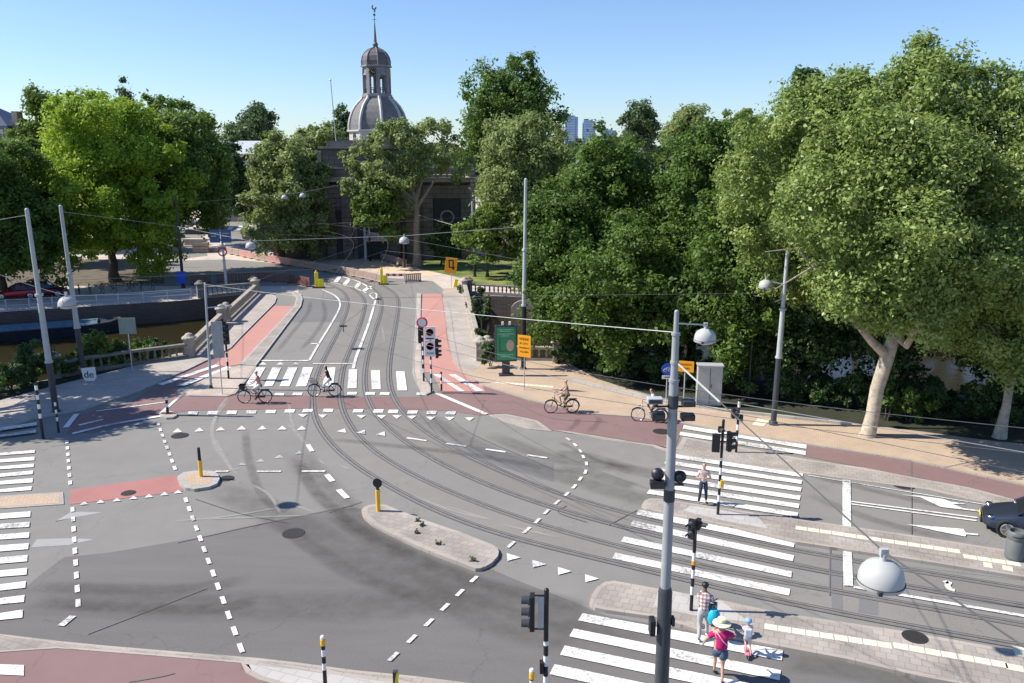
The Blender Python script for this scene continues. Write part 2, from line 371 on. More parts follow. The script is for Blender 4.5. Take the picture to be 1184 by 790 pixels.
# --- road surfaces -------------------------------------------------
# darker newer asphalt of the near lanes
sheet('road', cB((-60, 372), (110, 372), (175, 320), (280, 242), (480, 222), (850, 160))+[(302, 606), (360, 595), (408, 587), (424, 590), (470, 625), (520, 645), (560, 655), (600, 672), (668, 698), (700, 712), (930, 752), (1110, 790), (1184, 808), (1184, 960), (-60, 960)], .004, M_ASPH2)
# tram bed, brown concrete-like, curving through the junction
Rail = [
 [(376, 328), (388.6, 332), (398, 338), (402.7, 348), (402, 357), (394, 378), (380, 404.5), (371, 422), (366, 436), (362, 452), (362, 480), (373, 503), (396, 528), (423.6, 548.7), (443, 558), (481, 581), (532, 603.6), (583, 621), (640, 634.5), (706, 649.5), (777, 667), (843, 683), (900, 696), (1000, 715), (1116, 736.5), (1184, 748.5), (1300, 768)],
 [(378, 323), (392, 326.6), (406, 332.8), (418.7, 341.6), (422, 349.6), (420.5, 362), (410, 392), (399, 417), (394, 440), (392.7, 460), (397, 480), (413.5, 505.6), (436, 526), (469, 546), (517, 568.5), (567.5, 588), (618, 606.5), (680, 623.5), (766.7, 646), (817, 656.5), (900, 672.5), (1000, 690), (1090, 706.5), (1184, 723), (1300, 743)],
 [(350, 310.5), (388.6, 317.7), (406, 321), (424, 328), (438, 340), (441.7, 349.6), (441, 360), (433, 385), (425, 412), (421, 440), (423.6, 460), (433.7, 480), (456.5, 503), (490, 525.5), (532.5, 548.5), (583, 569), (608, 578), (640, 588.7), (698, 604), (741, 615.5), (817, 633.8), (900, 652), (1000, 670), (1184, 701), (1300, 720)],
 [(350, 304.5), (388, 311.5), (415, 317.5), (434.6, 326.6), (452, 335.4), (459, 342.5), (461, 353), (457, 379.7), (451, 413), (449.5, 440), (454, 460), (464, 475), (482, 493), (517, 515.7), (558, 536), (600, 554.5), (640, 570), (690.7, 585), (741, 599), (817, 615.5), (900, 633.5), (1000, 651), (1184, 681.5), (1300, 700)]]
RailW = [catmull([Vector((p.x, p.y)) for p in GP(r)], 8) for r in Rail]
# smooth the surveyed rails
def smooth(P, it=14):
    P = [p.copy() for p in P]
    for _ in range(it):
        P = [P[0]]+[(P[i-1]+2*P[i]+P[i+1])/4 for i in range(1, len(P)-1)]+[P[-1]]
    return P
def resample(P, d):
    out = [P[0]]; acc = 0
    for a, b_ in zip(P, P[1:]):
        L = (b_-a).length
        if L < 1e-9: continue
        while acc+L >= d:
            t = (d-acc)/L; a = a+(b_-a)*t; out.append(a.copy()); L = (b_-a).length; acc = 0
        acc += L
    return out+[P[-1]]
RailW = [smooth(resample(r, .6), 22) for r in RailW]
def band(P, Q_, z, mat, name):
    n_ = 160; A_ = resample(P, sum((b_-a).length for a, b_ in zip(P, P[1:]))/n_)[:n_]; B_ = resample(Q_, sum((b_-a).length for a, b_ in zip(Q_, Q_[1:]))/n_)[:n_]
    g = MB(); k = min(len(A_), len(B_)); g.add([(p.x, p.y, z) for p in A_[:k]]+[(p.x, p.y, z) for p in B_[:k]], [(i, i+1, k+i+1, k+i) for i in range(k-1)])
    return struct(g.build(name, mat))
band(RailW[0], RailW[1], .008, M_TRACKW, 'tram_bed'); band(RailW[2], RailW[3], .008, M_TRACK, 'tram_bed')
for r in RailW:
    g = MB(); g.ribbon(r, .30, .0165, 0)
    off_ = lambda d_: [p+(lambda t_: Vector((-t_.y, t_.x)))((r[min(i+1, len(r)-1)]-r[max(0, i-1)]).normalized())*d_ for i, p in enumerate(r)]
    g.ribbon(off_(.155), .028, .0195, 1); g.ribbon(off_(-.155), .028, .0195, 1); g.ribbon(off_(.012), .062, .0235, 1); g.ribbon(off_(-.045), .05, .0235, 2); g.ribbon(off_(.062), .022, .0235, 2)
    struct(g.build('tram_rail', [M_PATCH, M_GROOVE, M_STEEL]))
# cross slab and drains through the tram bed near the stop line
sheet('road_repair_patch', cL((245, 0), (305, 5), (310, 275), (258, 265)), .012, M_PATCH)
sheet('road_repair_patch', cL((390, 208), (480, 225), (480, 300), (385, 285)), .012, M_PATCH)
sheet('road_repair_patch', cM((650, 215), (860, 225), (1184, 300), (1184, 385), (860, 290), (760, 250)), .006, M_PATCH)
sheet('road_repair_patch', cF((545, 230), (850, 230), (900, 40), (760, 60), (650, 100)), .004, M_PATCH)
sheet('road_repair_patch', cB((135, 200), (160, 165), (290, 160), (410, 165), (300, 190)), .006, M_PALE)
sheet('road_repair_patch', cB((135, 105), (240, 88), (310, 45), (450, 47), (300, 75)), .006, M_PALE)
# tyre polish arcs and ghost lines of old paint
ARCN = [0]
def arc(name, pts, wdt, z, mat, k=8):
    ARCN[0] += 1; z = (.0300 if mat is M_OLDP else .0291)+ARCN[0]*.00009; g = MB(); g.softribbon(catmull([Vector((p.x, p.y)) for p in GP(pts)], k), wdt*(1.25 if mat is M_TYRES else 1.15), z); o = struct(g.build(name, mat))
    at = o.data.attributes.new('edge', 'FLOAT', 'POINT'); at.data.foreach_set('value', g.edge); return o
arc('tyre_marks', [(240, 560), (330, 600), (430, 655), (560, 712), (700, 750)], 1.6, .0085, M_TYRES)
arc('tyre_marks', [(340, 520), (380, 570), (440, 625), (520, 670), (640, 712), (760, 745)], 1.4, .0085, M_TYRES)
arc('tyre_marks', [(470, 470), (560, 520), (680, 560), (790, 590)], 1.3, .0085, M_TYRES)
arc('tyre_marks', [(560, 500), (640, 530), (740, 545), (860, 575)], 1.1, .0085, M_TYRES)
arc('tyre_marks', [(40, 690), (200, 700), (420, 700), (560, 690)], 1.7, .0085, M_TYRES)
arc('tyre_marks', cE((0, 290), (180, 400), (420, 510), (700, 610), (1000, 680), (1184, 730)), .75, .0085, M_TYRES)
arc('tyre_marks', cD((560, 450), (700, 560), (900, 690), (1100, 760), (1184, 789)), .7, .0085, M_TYRES)
arc('tyre_marks', cD((640, 150), (720, 300), (860, 430), (1000, 520), (1184, 600)), .55, .0065, M_TYRES)
arc('tyre_marks', cD((410, 20), (420, 150), (480, 320), (580, 420)), .4, .0065, M_TYRES)
arc('tyre_marks', cB((120, 372), (420, 378), (800, 380), (1100, 340)), .7, .0085, M_TYRES)
arc('tyre_marks', cB((130, 440), (500, 460), (900, 470), (1129, 430)), .6, .0085, M_TYRES)
arc('tyre_marks', cM((160, 190), (400, 215), (800, 260), (1184, 330)), .5, .0125, M_TYRES)
arc('tyre_marks', cQ((0, 290), (200, 300), (420, 360), (620, 420)), 1.0, .0065, M_TYRES)
arc('tyre_marks', cQ((0, 395), (250, 430), (480, 500), (620, 540)), .8, .0065, M_TYRES)
arc('tyre_marks', cJ((60, 230), (300, 330), (600, 420), (900, 470)), .6, .0065, M_TYRES)
arc('tyre_marks', cJ((60, 130), (300, 190), (600, 260), (900, 320)), .5, .0065, M_TYRES)
arc('tyre_marks', cL((0, 520), (300, 560), (600, 625), (800, 700)), .9, .0085, M_TYRES)
arc('tyre_marks', cF((640, 380), (720, 290), (770, 200), (760, 120)), .4, .0065, M_TYRES)
arc('tyre_marks', cF((520, 390), (600, 290), (680, 190), (700, 120)), .4, .0065, M_TYRES)
arc('tyre_marks', cQ((40, 200), (160, 260), (330, 340), (560, 400)), .3, .0065, M_TYRES)
arc('tyre_marks', cU((380, 390), (420, 355), (430, 330)), .35, .0205, M_TYRES)
arc('tyre_marks', cU((470, 400), (520, 350), (515, 320)), .35, .0205, M_TYRES)
for pts, wd in [(cA((1050, 240), (975, 350), (985, 460), (1060, 560)), .22), (cD((265, 50), (330, 185), (380, 240)), .2), (cD((430, 275), (520, 330), (580, 430)), .15),
                (cD((600, 0), (640, 40), (700, 110)), .22), (cF((590, 640), (600, 720), (620, 780)), .18), (cD((555, 345), (740, 415)), .18), (cD((60, 450), (330, 425), (620, 375)), .1),
                (cD((200, 440), (450, 430), (740, 420)), .12), (cE((390, 215), (560, 280), (755, 330)), .16), (cE((790, 345), (920, 375), (1050, 405)), .14), (cE((520, 255), (660, 300), (750, 325)), .12),
                (cF((290, 600), (230, 680), (205, 780)), .2), (cA((1100, 560), (1030, 575)), .14), (cD((740, 160), (780, 200)), .14), (cD((835, 190), (890, 215)), .14), (cO((800, 420), (820, 560)), .2)]:
    arc('faded_line', pts, wd, .0175, M_OLDP)
g = MB()
for pts in (cD((100, 545), (300, 500), (480, 460), (900, 375)), cD((180, 345), (380, 410), (600, 455)), cU((120, 250), (300, 330), (560, 350)), cM((560, 60), (660, 180), (700, 215)), cM((690, 60), (790, 155), (1184, 330)),
            cB((380, 580), (640, 480), (900, 380)), cE((0, 290), (150, 240)), cB((560, 789), (700, 765), (760, 750)), cN((60, 100), (20, 130), (150, 175)), cN((380, 120), (250, 190)), cJ((600, 60), (600, 440)), cJ((180, 400), (175, 760))):
    CRK = globals().get('CRK', 0)+1; g.ribbon(catmull([Vector((p.x, p.y)) for p in GP(pts)], 6), .045, .0282+CRK*.00006)
struct(g.build('sealed_cracks', M_TYRE))
# --- cycle paths (at road level) ------------------------------------
sheet('cycle_path', [(200, 457)]+cF((210, 610), (290, 600), (560, 600))+[(400, 459), (486, 459), (505, 455), (562, 479.5), (568, 479)]+[(556, 481), (521, 475.5), (480, 474), (360, 472.5), (222, 475), (196, 478)], .012, M_REDP)
sheet('cycle_path', cG((330, 585), (590, 700))[:1]+[(562, 479.5)]+cU((100, 308), (240, 338), (310, 388))+[(686, 503), (733, 511), (781, 518)]+[(790, 491), (788, 488.7), (730, 482), (681.6, 478.5), (613, 463), (579, 452), (560, 445)]+cW((510, 742), (300, 735)), .016, M_REDP)
sheet('cycle_path', cW((190, 0), (335, 0), (345, 100), (360, 200), (375, 350), (400, 470), (430, 530), (480, 590), (560, 645), (640, 700), (665, 745), (510, 742), (330, 742), (262, 600), (180, 600), (170, 420), (165, 250)), .020, M_REDB)
sheet('cycle_path', [(317, 354), (340.5, 354), (277, 421.5), (262, 424.5), (240, 436), (206, 449)]+cA((790, 215), (620, 260), (440, 290), (330, 330), (300, 365), (400, 390)), .012, M_REDP)
sheet('cycle_path', [(317, 354), (340.5, 354), (277, 421.5), (263, 424), (249, 421.8), (267, 404)], .016, M_REDB)
sheet('cycle_path', cA((440, 395), (720, 320), (800, 305), (830, 235), (800, 210), (600, 262), (445, 290), (300, 400)), .0145, M_REDP)
sheet('cycle_path', [(928, 527.5), (933, 514.2), (1000, 525.5), (1054, 533), (1123, 547.7), (1184, 561), (1320, 590), (1320, 610), (1184, 580), (1120, 564), (1058, 552), (1000, 541.5)], .016, M_REDP)
sheet('cycle_path', cA((320, 660), (805, 590), (835, 665), (318, 725)), .012, M_RED)
sheet('cycle_path', [(-60, 752), (30, 752), (66, 749), (114, 753), (200, 759), (277.7, 766), (280, 775), (300, 786), (340, 810), (480, 830), (480, 900), (-60, 900)], .012, M_REDP)
# --- raised pavements and islands ------------------------------------
# left pavement with kerb (near side) and over the bridge
PAV = island('pavement', [(-60, 505), (0, 497), (40, 483), (100, 472), (160, 452), (215, 428), (240, 416), (267, 402), (280, 388), (300, 368), (318, 350), (320, 344), (317, 341), (300, 337.5), (292, 341), (222, 408), (205, 408.5), (170, 419), (60, 447), (0, 463), (-80, 480)], M_PAVEB, M_KERBG, h=.10, kw=.2)
island('pavement', [(343, 344), (338, 339), (331, 338), (340, 336.8), (348, 340), (350, 346), (348, 354), (296, 422.5), (277, 421), (340, 354), (341, 350)], M_PAVEG, M_KERBG, h=.12, kw=.14)
island('traffic_island', [(264, 425), (277, 422.5), (297, 423), (290, 434), (272, 455), (262, 458.5), (218, 457.5), (207, 453), (225, 444), (248, 432)], M_PAVE, M_KERB, h=.06, kw=.15)
# right pavement across the bridge and along the trees
island('pavement', [(512, 334), (538, 331), (541, 345), (546, 380), (550, 405), (553, 418), (600, 415), (652, 417), (690, 438), (765, 462), (830, 472), (905, 480), (1000, 491), (1066, 499), (1184, 515), (1330, 532), (1330, 592), (1184, 560.5), (1123, 547.2), (1054, 532.3), (935, 513.8), (860, 503), (790, 489.5), (730, 481.5), (681.6, 478), (613, 462.5), (579, 451.5), (557, 445), (534, 430), (525, 419), (521, 409), (515, 370), (512, 345)], M_PAVEP, M_KERB, h=.08, kw=.12)
island('pavement', [(515, 336), (537, 333), (540, 348), (545, 380), (549, 404), (556, 425), (540, 430), (528, 419), (522, 405), (517, 370), (514, 345)], M_PAVEB, M_PAVEB, h=.085, kw=.02)
island('traffic_island', [(482, 339), (487, 339.5), (486, 378), (488, 431), (501, 452), (493, 456), (487, 454), (479, 436), (477, 429), (480, 380)], M_PAVE, M_KERBG, h=.10, kw=.12)
island('traffic_island', [(565, 479.5), (585, 478.7), (621, 486), (638, 498.5), (612, 496), (585, 488)], M_PAVEG, M_KERB, h=.04, kw=.2)
# kerb strip and waiting area right of the junction
island('pavement', [(640, 497), (655, 498.5), (686.5, 503.5), (733, 511), (783, 518), (790, 505), (932, 531), (1000, 541), (1058, 552), (1120, 563.5), (1184, 580), (1330, 612), (1330, 628), (1184, 590), (1120, 577), (1076, 566.5), (1000, 556.5), (935, 548), (860, 537.5), (782, 525.5), (755, 516), (700, 508.5)], M_PAVEG, M_KERB, h=.03, kw=.22)
# islands of the tram stops
island('traffic_island', [(742, 584), (745, 579), (751, 576), (762, 576.5), (800, 582), (918, 599.5), (1045, 617.5), (1184, 639), (1400, 672), (1400, 705), (1184, 667), (1054, 646.5), (921, 626.5), (850, 609.5), (782, 596), (748, 588)], M_PAVEG, M_KERB, h=.12)
island('traffic_island', [(681.6, 697), (684, 688), (690, 679), (699, 673), (710, 671.5), (758, 680), (820, 691), (900, 708), (1053.5, 731), (1184, 754), (1400, 792), (1400, 860), (1184, 806), (1108.7, 790), (1060, 781), (980, 762), (900, 747), (875, 742), (806, 727.6), (758.7, 713.5), (700, 705), (688, 702.5)], M_PAVEG, M_KERB, h=.12)
island('traffic_island', cE((150, 275), (160, 262), (185, 252), (225, 247), (262, 250), (300, 268), (450, 325), (600, 375), (745, 432), (768, 445), (777, 465), (772, 485), (745, 515), (715, 533), (690, 541), (670, 542), (600, 515), (480, 470), (400, 437), (300, 390), (200, 340), (165, 310), (153, 290)), M_PAVEG, M_KERB, h=.13, kw=.22)
island('traffic_island', cD((98, 240), (125, 222), (175, 214), (230, 213), (268, 217), (285, 232), (292, 250), (280, 272), (245, 287), (175, 298), (135, 292), (110, 275)), M_PAVEP, M_KERBG, h=.13, kw=.28)
island('traffic_island', [(184.5, 479), (188, 476), (196, 475), (203, 477), (204.5, 480), (200, 482.5), (192, 483), (186, 481.5)], M_PAVEP, M_KERBG, h=.11, kw=.1)
island('traffic_island', [(-60, 577), (-5, 573.7), (73, 568.8), (74, 583), (0, 588), (-60, 592)], M_PAVEP, M_KERB, h=.03, kw=.16)
# near pavement at the bottom
island('pavement', [(-60, 731), (0, 733), (66, 741), (127.6, 747), (212.6, 754), (300, 761), (340, 765.6), (411, 775), (482, 782), (560, 792), (700, 815), (700, 840), (560, 812), (440, 792), (340, 782), (300, 772), (277.7, 766.5), (200, 759.8), (114, 753), (66, 749.5), (30, 752), (-60, 758)], M_PAVEG, M_KERB, h=.03, kw=.1)
island('traffic_island', [(279, 766), (284, 764), (340, 770), (480, 789), (520, 797), (520, 830), (440, 815), (340, 797), (300, 786), (285, 778)], M_PAVEL, M_KERB, h=.05, kw=.15)
sheet('pavement', [(762, 684), (835, 700), (866, 724), (805, 716), (755, 706)], .128, M_PAVEL)
sheet('pavement', [(798, 588), (875, 600), (888, 615), (838, 606), (790, 594)], .128, M_PAVEL)
g = MB()
def tiles(a, b_, n_, wd, z, duty=.94):
    A_ = G(*a, z); B_ = G(*b_, z); d = (B_-A_); t = d.normalized(); nn = Vector((-t.y, t.x, 0))*wd/2
    for i in range(n_):
        p = A_+d*(i/n_); q = A_+d*((i+duty)/n_); g.add([p-nn, q-nn, q+nn, p+nn], [(0, 1, 2, 3)])
zt = .130
tiles((920, 610), (1111, 638), 13, .3, zt); tiles((1114, 643), (1181, 653), 4, .3, zt); tiles((884, 724), (1032, 747), 9, .3, zt); tiles((1033, 746), (1166, 769.5), 7, .3, zt)
tiles((1137, 652.5), (1148, 654.5), 1, .35, zt); tiles((1159, 656), (1172, 658.5), 1, .35, zt); tiles((1172, 752), (1230, 763), 3, .5, zt); tiles((1163, 770), (1230, 783), 3, .3, zt)
struct(g.build('tactile_paving', M_TACT))
g = MB(); tiles((573, 442), (640, 447.5), 12, .35, .094); tiles((876, 492), (884, 484), 2, .6, .094); struct(g.build('tactile_paving', M_TACT))
# --- white paint -------------------------------------------------------
ZM = .036
W = MB()
def poly(pts, z=ZM): W.sheet(xy(GP(pts, z)), z)
# right zebra over the cycle path, then the lanes, the tram tracks and the near lane
Z = .034
poly(cP((172, 122), (975, 250), (972, 276), (165, 145)), .038); poly(cP((150, 165), (970, 292), (968, 318), (145, 187)), .038)
for l0, r0, h_ in [((780.9, 525.3), (928.7, 547.6), 4.2), ((770.6, 532), (927.7, 555.4), 4.3), ((765.3, 540.3), (926.9, 563.8), 4.6), ((758.5, 548.7), (925.8, 573.2), 4.9), ((753.4, 557), (924.4, 582.6), 5.0), ((750.6, 566), (923, 592.8), 5.0)]:
    poly([l0, r0, (r0[0]-1, r0[1]+h_), (l0[0]-3, l0[1]+h_-.3)])
for q in [cN((390, 115), (1102, 260), (1096, 287), (378, 138)), cN((362, 165), (1098, 325), (1092, 352), (350, 190)), cN((322, 238), (1088, 398), (1085, 425), (308, 262)), cN((282, 312), (1080, 478), (1075, 508), (268, 338)),
          [(673.5, 709), (905.5, 751.7), (904, 763.8), (668.5, 717.4)], [(663.4, 726.8), (903, 775), (901.5, 786.8), (658.3, 735.7)], [(653, 746.4), (900, 797), (898, 810), (647.6, 757)], [(641, 768), (898, 822), (896, 836), (635.4, 779.5)], [(628, 792), (896, 849), (894, 864), (621, 804)]]: poly(q)
# zebra over the bridge road
for a, b_, c_, d_ in [(295.7, 307, 294.6, 283), (315, 325.3, 315, 305), (333.3, 344, 334.5, 323), (350.5, 362, 354, 342), (376.6, 388, 385, 373)]:
    poly([(a, 424.8), (b_, 424.8), (c_, 446.8), (d_, 446.8)])
poly([(403.5, 427), (413, 427), (412.4, 449), (401.8, 449)]); poly([(428.8, 428), (439.4, 428), (440.2, 450), (429.8, 450)]); poly([(457.8, 429.4), (467.8, 429.4), (470.8, 451.5), (459.8, 451.5)])
# stripes over the bridge cycle paths
poly([(249.5, 421.5), (254, 423), (188, 445.5), (182, 444)], .038); poly([(262, 423.5), (268, 424.5), (213, 446.5), (204, 445.8)], .066)
poly(cW((265, 610), (310, 610), (510, 740), (470, 740)), .038); poly(cW((385, 612), (440, 612), (655, 735), (600, 740)), .038)
# left zebras
ext = lambda a, s=1: a
for (l0, r0, r1, l1) in [((0, 488), (160, 475), (158, 488), (0, 500)), ((0, 518), (158, 505), (157, 522), (0, 532)), ((0, 550), (155, 537), (153, 553), (0, 563)), ((0, 583), (152, 568), (150, 585), (0, 598)), ((0, 617), (150, 603), (148, 623), (0, 633)), ((0, 655), (145, 640), (142, 658), (0, 668)), ((0, 765), (139, 755), (138, 779), (0, 790)), ((0, 405), (165, 380), (165, 395), (0, 416)), ((0, 372), (168, 348), (168, 362), (0, 386))]:
    k = 1.9; lx = -250
    poly(cA((lx, l0[1]-(r0[1]-l0[1])/(r0[0])*250), r0, r1, (lx, l1[1]-(r1[1]-l1[1])/r1[0]*250)), ZM if l0[1] > 420 else .106)
for (l0, r0, r1, l1) in [((0, 97), (130, 88), (127, 110), (0, 118)), ((0, 143), (128, 133), (126, 157), (0, 165)), ((0, 190), (125, 181), (122, 207), (0, 217)), ((0, 243), (120, 232), (118, 260), (0, 270)), ((0, 300), (118, 288), (115, 318), (0, 327)), ((0, 360), (112, 346), (110, 375), (0, 387)), ((0, 420), (107, 406), (104, 437), (0, 447)), ((0, 485), (100, 470), (97, 505), (0, 515)), ((0, 708), (104, 711), (104, 757), (0, 752))]:
    poly(cB((-250, l0[1]+(l0[1]-r0[1])/r0[0]*250), r0, r1, (-250, l1[1]+(l1[1]-r1[1])/r1[0]*250)))
# block-dash lines
def dash_line(a, b_, n_, duty, wd, z=ZM):
    A_ = G(*a, z); B_ = G(*b_, z); d = B_-A_; L = d.length; t = d.normalized(); nn = Vector((-t.y, t.x, 0))*wd/2; st = d/(n_-1) if n_ > 1 else d; ln = st.length*duty/2
    for i in range(n_):
        c_ = A_+st*i; W.add([c_-t*ln-nn, c_+t*ln-nn, c_+t*ln+nn, c_-t*ln+nn], [(0, 1, 2, 3)])
def dash_px(p, half, wd, z=ZM):
    a, b_ = G(*p, z), G(*half, z); t = (b_-a).normalized(); nn = Vector((-t.y, t.x, 0))*wd/2; W.add([a-nn, b_-nn, b_+nn, a+nn], [(0, 1, 2, 3)])
dash_line((77.3, 511), (81, 558), 7, .48, .14); dash_line((83.7, 589), (90.2, 697), 9, .5, .14)
dash_px((70.4, 723.5), (84.3, 712), .22)
dash_line((183, 490.5), (202, 541), 8, .5, .14); dash_line((215, 578), (278.4, 749), 13, .5, .14)
dash_line((548, 669.5), (455, 759), 6, .46, .13)
Cc = [(578, 641), (591, 629.5), (609, 613), (621.5, 602), (632, 591.5), (644.5, 580.5), (655.5, 571), (664, 562.5), (671, 553.5), (677, 545.5), (678, 536), (674.5, 528), (671, 521.5), (665, 514.3), (657, 507.6), (648, 501.2)]
for i in range(1, len(Cc)-1):
    a = G(*Cc[i-1], ZM); b_ = G(*Cc[i+1], ZM); c_ = G(*Cc[i], ZM); t = (b_-a).normalized(); ln = (b_-a).length*.125; nn = Vector((-t.y, t.x, 0))*.065
    W.add([c_-t*ln-nn, c_+t*ln-nn, c_+t*ln+nn, c_-t*ln+nn], [(0, 1, 2, 3)])
for x_, y_ in [(222.8, 477.7), (245.6, 477.3), (268, 476.8), (290.5, 476.4), (313, 476), (335, 475.2), (355.7, 474.8), (379.4, 474.6), (414, 475), (437.5, 475.2), (454.8, 475.7), (477, 476.5), (499, 477), (521, 477.5)]:
    poly([(x_-5, y_-1.9), (x_+6.4, y_-1.9), (x_+5, y_+1.9), (x_-6.4, y_+1.9)])
for x_, y_ in [(323, 456), (344, 455.4), (407, 454.8), (428, 455), (444.8, 455.2), (487, 455.5), (190, 478.5)]:
    poly([(x_-5, y_-1.5), (x_+6, y_-1.5), (x_+5, y_+1.5), (x_-6, y_+1.5)])
for x_, y_ in [(204.8, 498), (230, 497), (254.7, 496), (279, 495), (303, 494.8), (326, 495), (348.5, 495)]:
    poly([(x_-5.5, y_+2.2), (x_+5.5, y_+1.6), (x_+.5, y_-2.6)])
for x_, y_ in [(395, 498), (417.6, 499.6), (440.5, 501.6)]: poly([(x_-6, y_+.8), (x_+5, y_+2.4), (x_+4, y_-2.6)])
for x_, y_ in [(350, 480.8), (373, 481), (417.8, 481.8), (441, 482), (459, 482), (476, 482.5), (498, 483.6), (520, 484), (543, 484.6)]:
    poly([(x_-5.5, y_-1.8), (x_+5.5, y_-1.8), (x_, y_+2.2)])
for x_, y_ in [(304, 420.3), (324, 420.3), (342, 420.3)]: poly([(x_-4.5, y_+1.4), (x_+4.5, y_+1.4), (x_, y_-1.5)])
for x_, y_ in [(97, 582), (116, 580), (135, 578), (154, 575.5), (172, 573.5), (190, 571), (205.5, 568.8)]: poly([(x_-4.8, y_+1.9), (x_+4.8, y_+1.1), (x_+.2, y_-2.2)])
for x_, y_ in [(119, 499), (133, 496.5), (146, 493.5), (159, 490.5), (171, 488)]: poly([(x_-3.8, y_+1.2), (x_+4, y_+.2), (x_+.5, y_-1.4)])
for x_, y_ in [(593, 644), (622.5, 651.7), (652, 660), (683.5, 668.5)]: poly([(x_-7, y_-4.4), (x_-6.5, y_+4.6), (x_+9, y_+.6)])
# thin lines
def line(pts, wd, z=ZM, k=1):
    P_ = [Vector((p.x, p.y)) for p in GP(pts, z)]
    W.ribbon(catmull(P_, 6) if len(pts) > 2 else P_, wd, z)
for c_ in [(482, 508), (527.5, 514.5), (573, 521), (621, 527.8)]: line([(c_[0]-11.5, c_[1]-1.7), (c_[0]+11.5, c_[1]+1.6)], .16)
line([(249, 545), (264, 544.8)], .16); line([(297, 545), (325, 545)], .16); line([(349, 544.8), (376, 544.8)], .16)
line([(356, 514), (361, 522)], .22); line([(377.5, 548.5), (384.5, 556.5)], .24); line([(391.5, 566), (401.5, 576)], .24)
line([(505, 454.8), (562.5, 479)], .3, .038)
line([(301, 417), (357.5, 417)], .3); line([(357.5, 417), (368.7, 397.5), (382, 376), (391.5, 358.7), (393, 349.6), (387, 341.7), (373, 335)], .16); line([(359.5, 397.5), (368.5, 397.5)], .3)
line([(362, 420.4), (408.5, 420.4)], .2); line([(408.5, 426), (412, 412.5), (421, 389), (428, 369), (434.3, 347)], .2)
line([(434.3, 347), (435.5, 341), (432.5, 338.5), (427.5, 341), (432.5, 346)], .16)
for q in [((388, 326.5), (393, 319.5)), ((398, 329.5), (404, 322.5)), ((411, 333), (416, 327)), ((420, 337), (428, 331))]: line(list(q), .5)
line([(393, 319.3), (404, 322.3), (416, 326.3), (430, 334.5)], .2); line([(383, 326.6), (398, 329.8), (411, 333.4), (424, 339)], .16)
line(cA((330, 400), (500, 360), (730, 320)), .28, .04); line(cA((300, 372), (350, 310)), .28, .04); line(cA((360, 362), (470, 335)), .24, .04); line(cA((440, 297), (600, 277), (760, 255)), .14, .04)
line(cA((740, 302), (825, 225)), .2, .04)
poly(cJ((243, 155), (285, 158), (288, 400), (243, 395))); poly(cJ((245, 518), (290, 520), (298, 708), (248, 703)))
line([(983.5, 579.8), (1130, 598.5)], .11); line([(983.5, 582.6), (1129, 602)], .11); line([(987, 678.5), (1184, 712), (1330, 737)], .16)
line([(935, 549.6), (1184, 590.8)], .06)
poly(cR((135, 133), (260, 142), (430, 165), (480, 183), (580, 197), (578, 201), (495, 199), (565, 228), (705, 247), (703, 256), (560, 238), (410, 220), (270, 153)))
poly(cR((175, 342), (570, 375), (590, 402), (675, 409), (675, 420), (592, 412), (585, 428), (400, 392)))
line(cL((800, 140), (822, 138), (815, 155), (830, 172), (850, 178)), .18)
struct(W.build('road_marking', M_WHITE))
W = MB()
for x_, y_ in [(345.5, 523.5), (322.5, 528), (301, 532.5), (279.5, 536.5)]: poly([(x_-5.5, y_+2), (x_+5.5, y_+1.2), (x_+.5, y_-2.2)], .018)
struct(W.build('faded_marking', M_FADED))
# iron covers in the road, and a dark disc standing in for a cast shadow
def ground_disc(u, v, r, lab, z=.02):
    p = G(u, v, z); g = MB(); g.lathe([(r, -.03), (r, 0), (r*.93, .006), (r*.9, 0), (.01, .002)], (p.x, p.y, z), 24)
    struct(g.build('cover_or_shadow_disc', M_IRON))
for u, v, r in [(208, 503.6, .42), (339.5, 616.5, .42), (262, 553, .32), (1045, 561, .45), (1058, 736.5, .36), (148.5, 570, .3), (765, 499, .45)]: ground_disc(u, v, r, '', .02 if v < 700 else .125)  # the disc left of the central island stands for a lamp's cast shadow
# plaza road, construction sand, grass beyond the bridge
def gsheet(name, pts, z, mat, kind='structure'):
    g = MB(); g.sheet(xy(GP(pts)), z); o = g.build(name, mat); o['kind'] = kind; return o
gsheet('road', [(60, 322), (130, 312), (190, 302), (262, 300), (330, 305), (400, 318), (445, 321), (500, 325), (512, 334), (512, 350), (470, 345), (345, 345), (345, 331), (220, 331), (60, 331)], .0052, M_ASPH3)
gsheet('road', [(186, 262), (235, 270), (240, 296), (186, 302)], .006, M_ASPH3)
gsheet('road', [(240, 262), (300, 236), (330, 262), (330, 285), (300, 290), (262, 284)], .006, M_ASPH3)
W = MB()
for i in range(9):
    x_ = 196+i*11; W.sheet(xy(GP([(x_, 272-i*.9), (x_+5.5, 272-i*.9), (x_+8, 267.5-i*.9), (x_+3, 267.5-i*.9)])), .012)
struct(W.build('road_marking', M_WHITE))
M_SAND = simple('sand', (.62, .47, .33), .95, var=.16, scale=1.2, bump=.4)
gsheet('sandy_ground', [(300, 288), (370, 300), (440, 315), (470, 322), (510, 318), (470, 306), (400, 296), (330, 288)], .010, M_SAND)
m, n, l, b = newmat('lawn'); b.inputs['Roughness'].default_value = .9
no = n.new('ShaderNodeTexNoise'); no.inputs['Scale'].default_value = .35; no.inputs['Detail'].default_value = 8; gg = n.new('ShaderNodeNewGeometry'); l.new(gg.outputs['Position'], no.inputs['Vector'])
cr = n.new('ShaderNodeValToRGB'); cr.color_ramp.elements[0].position = .35; cr.color_ramp.elements[1].position = .65
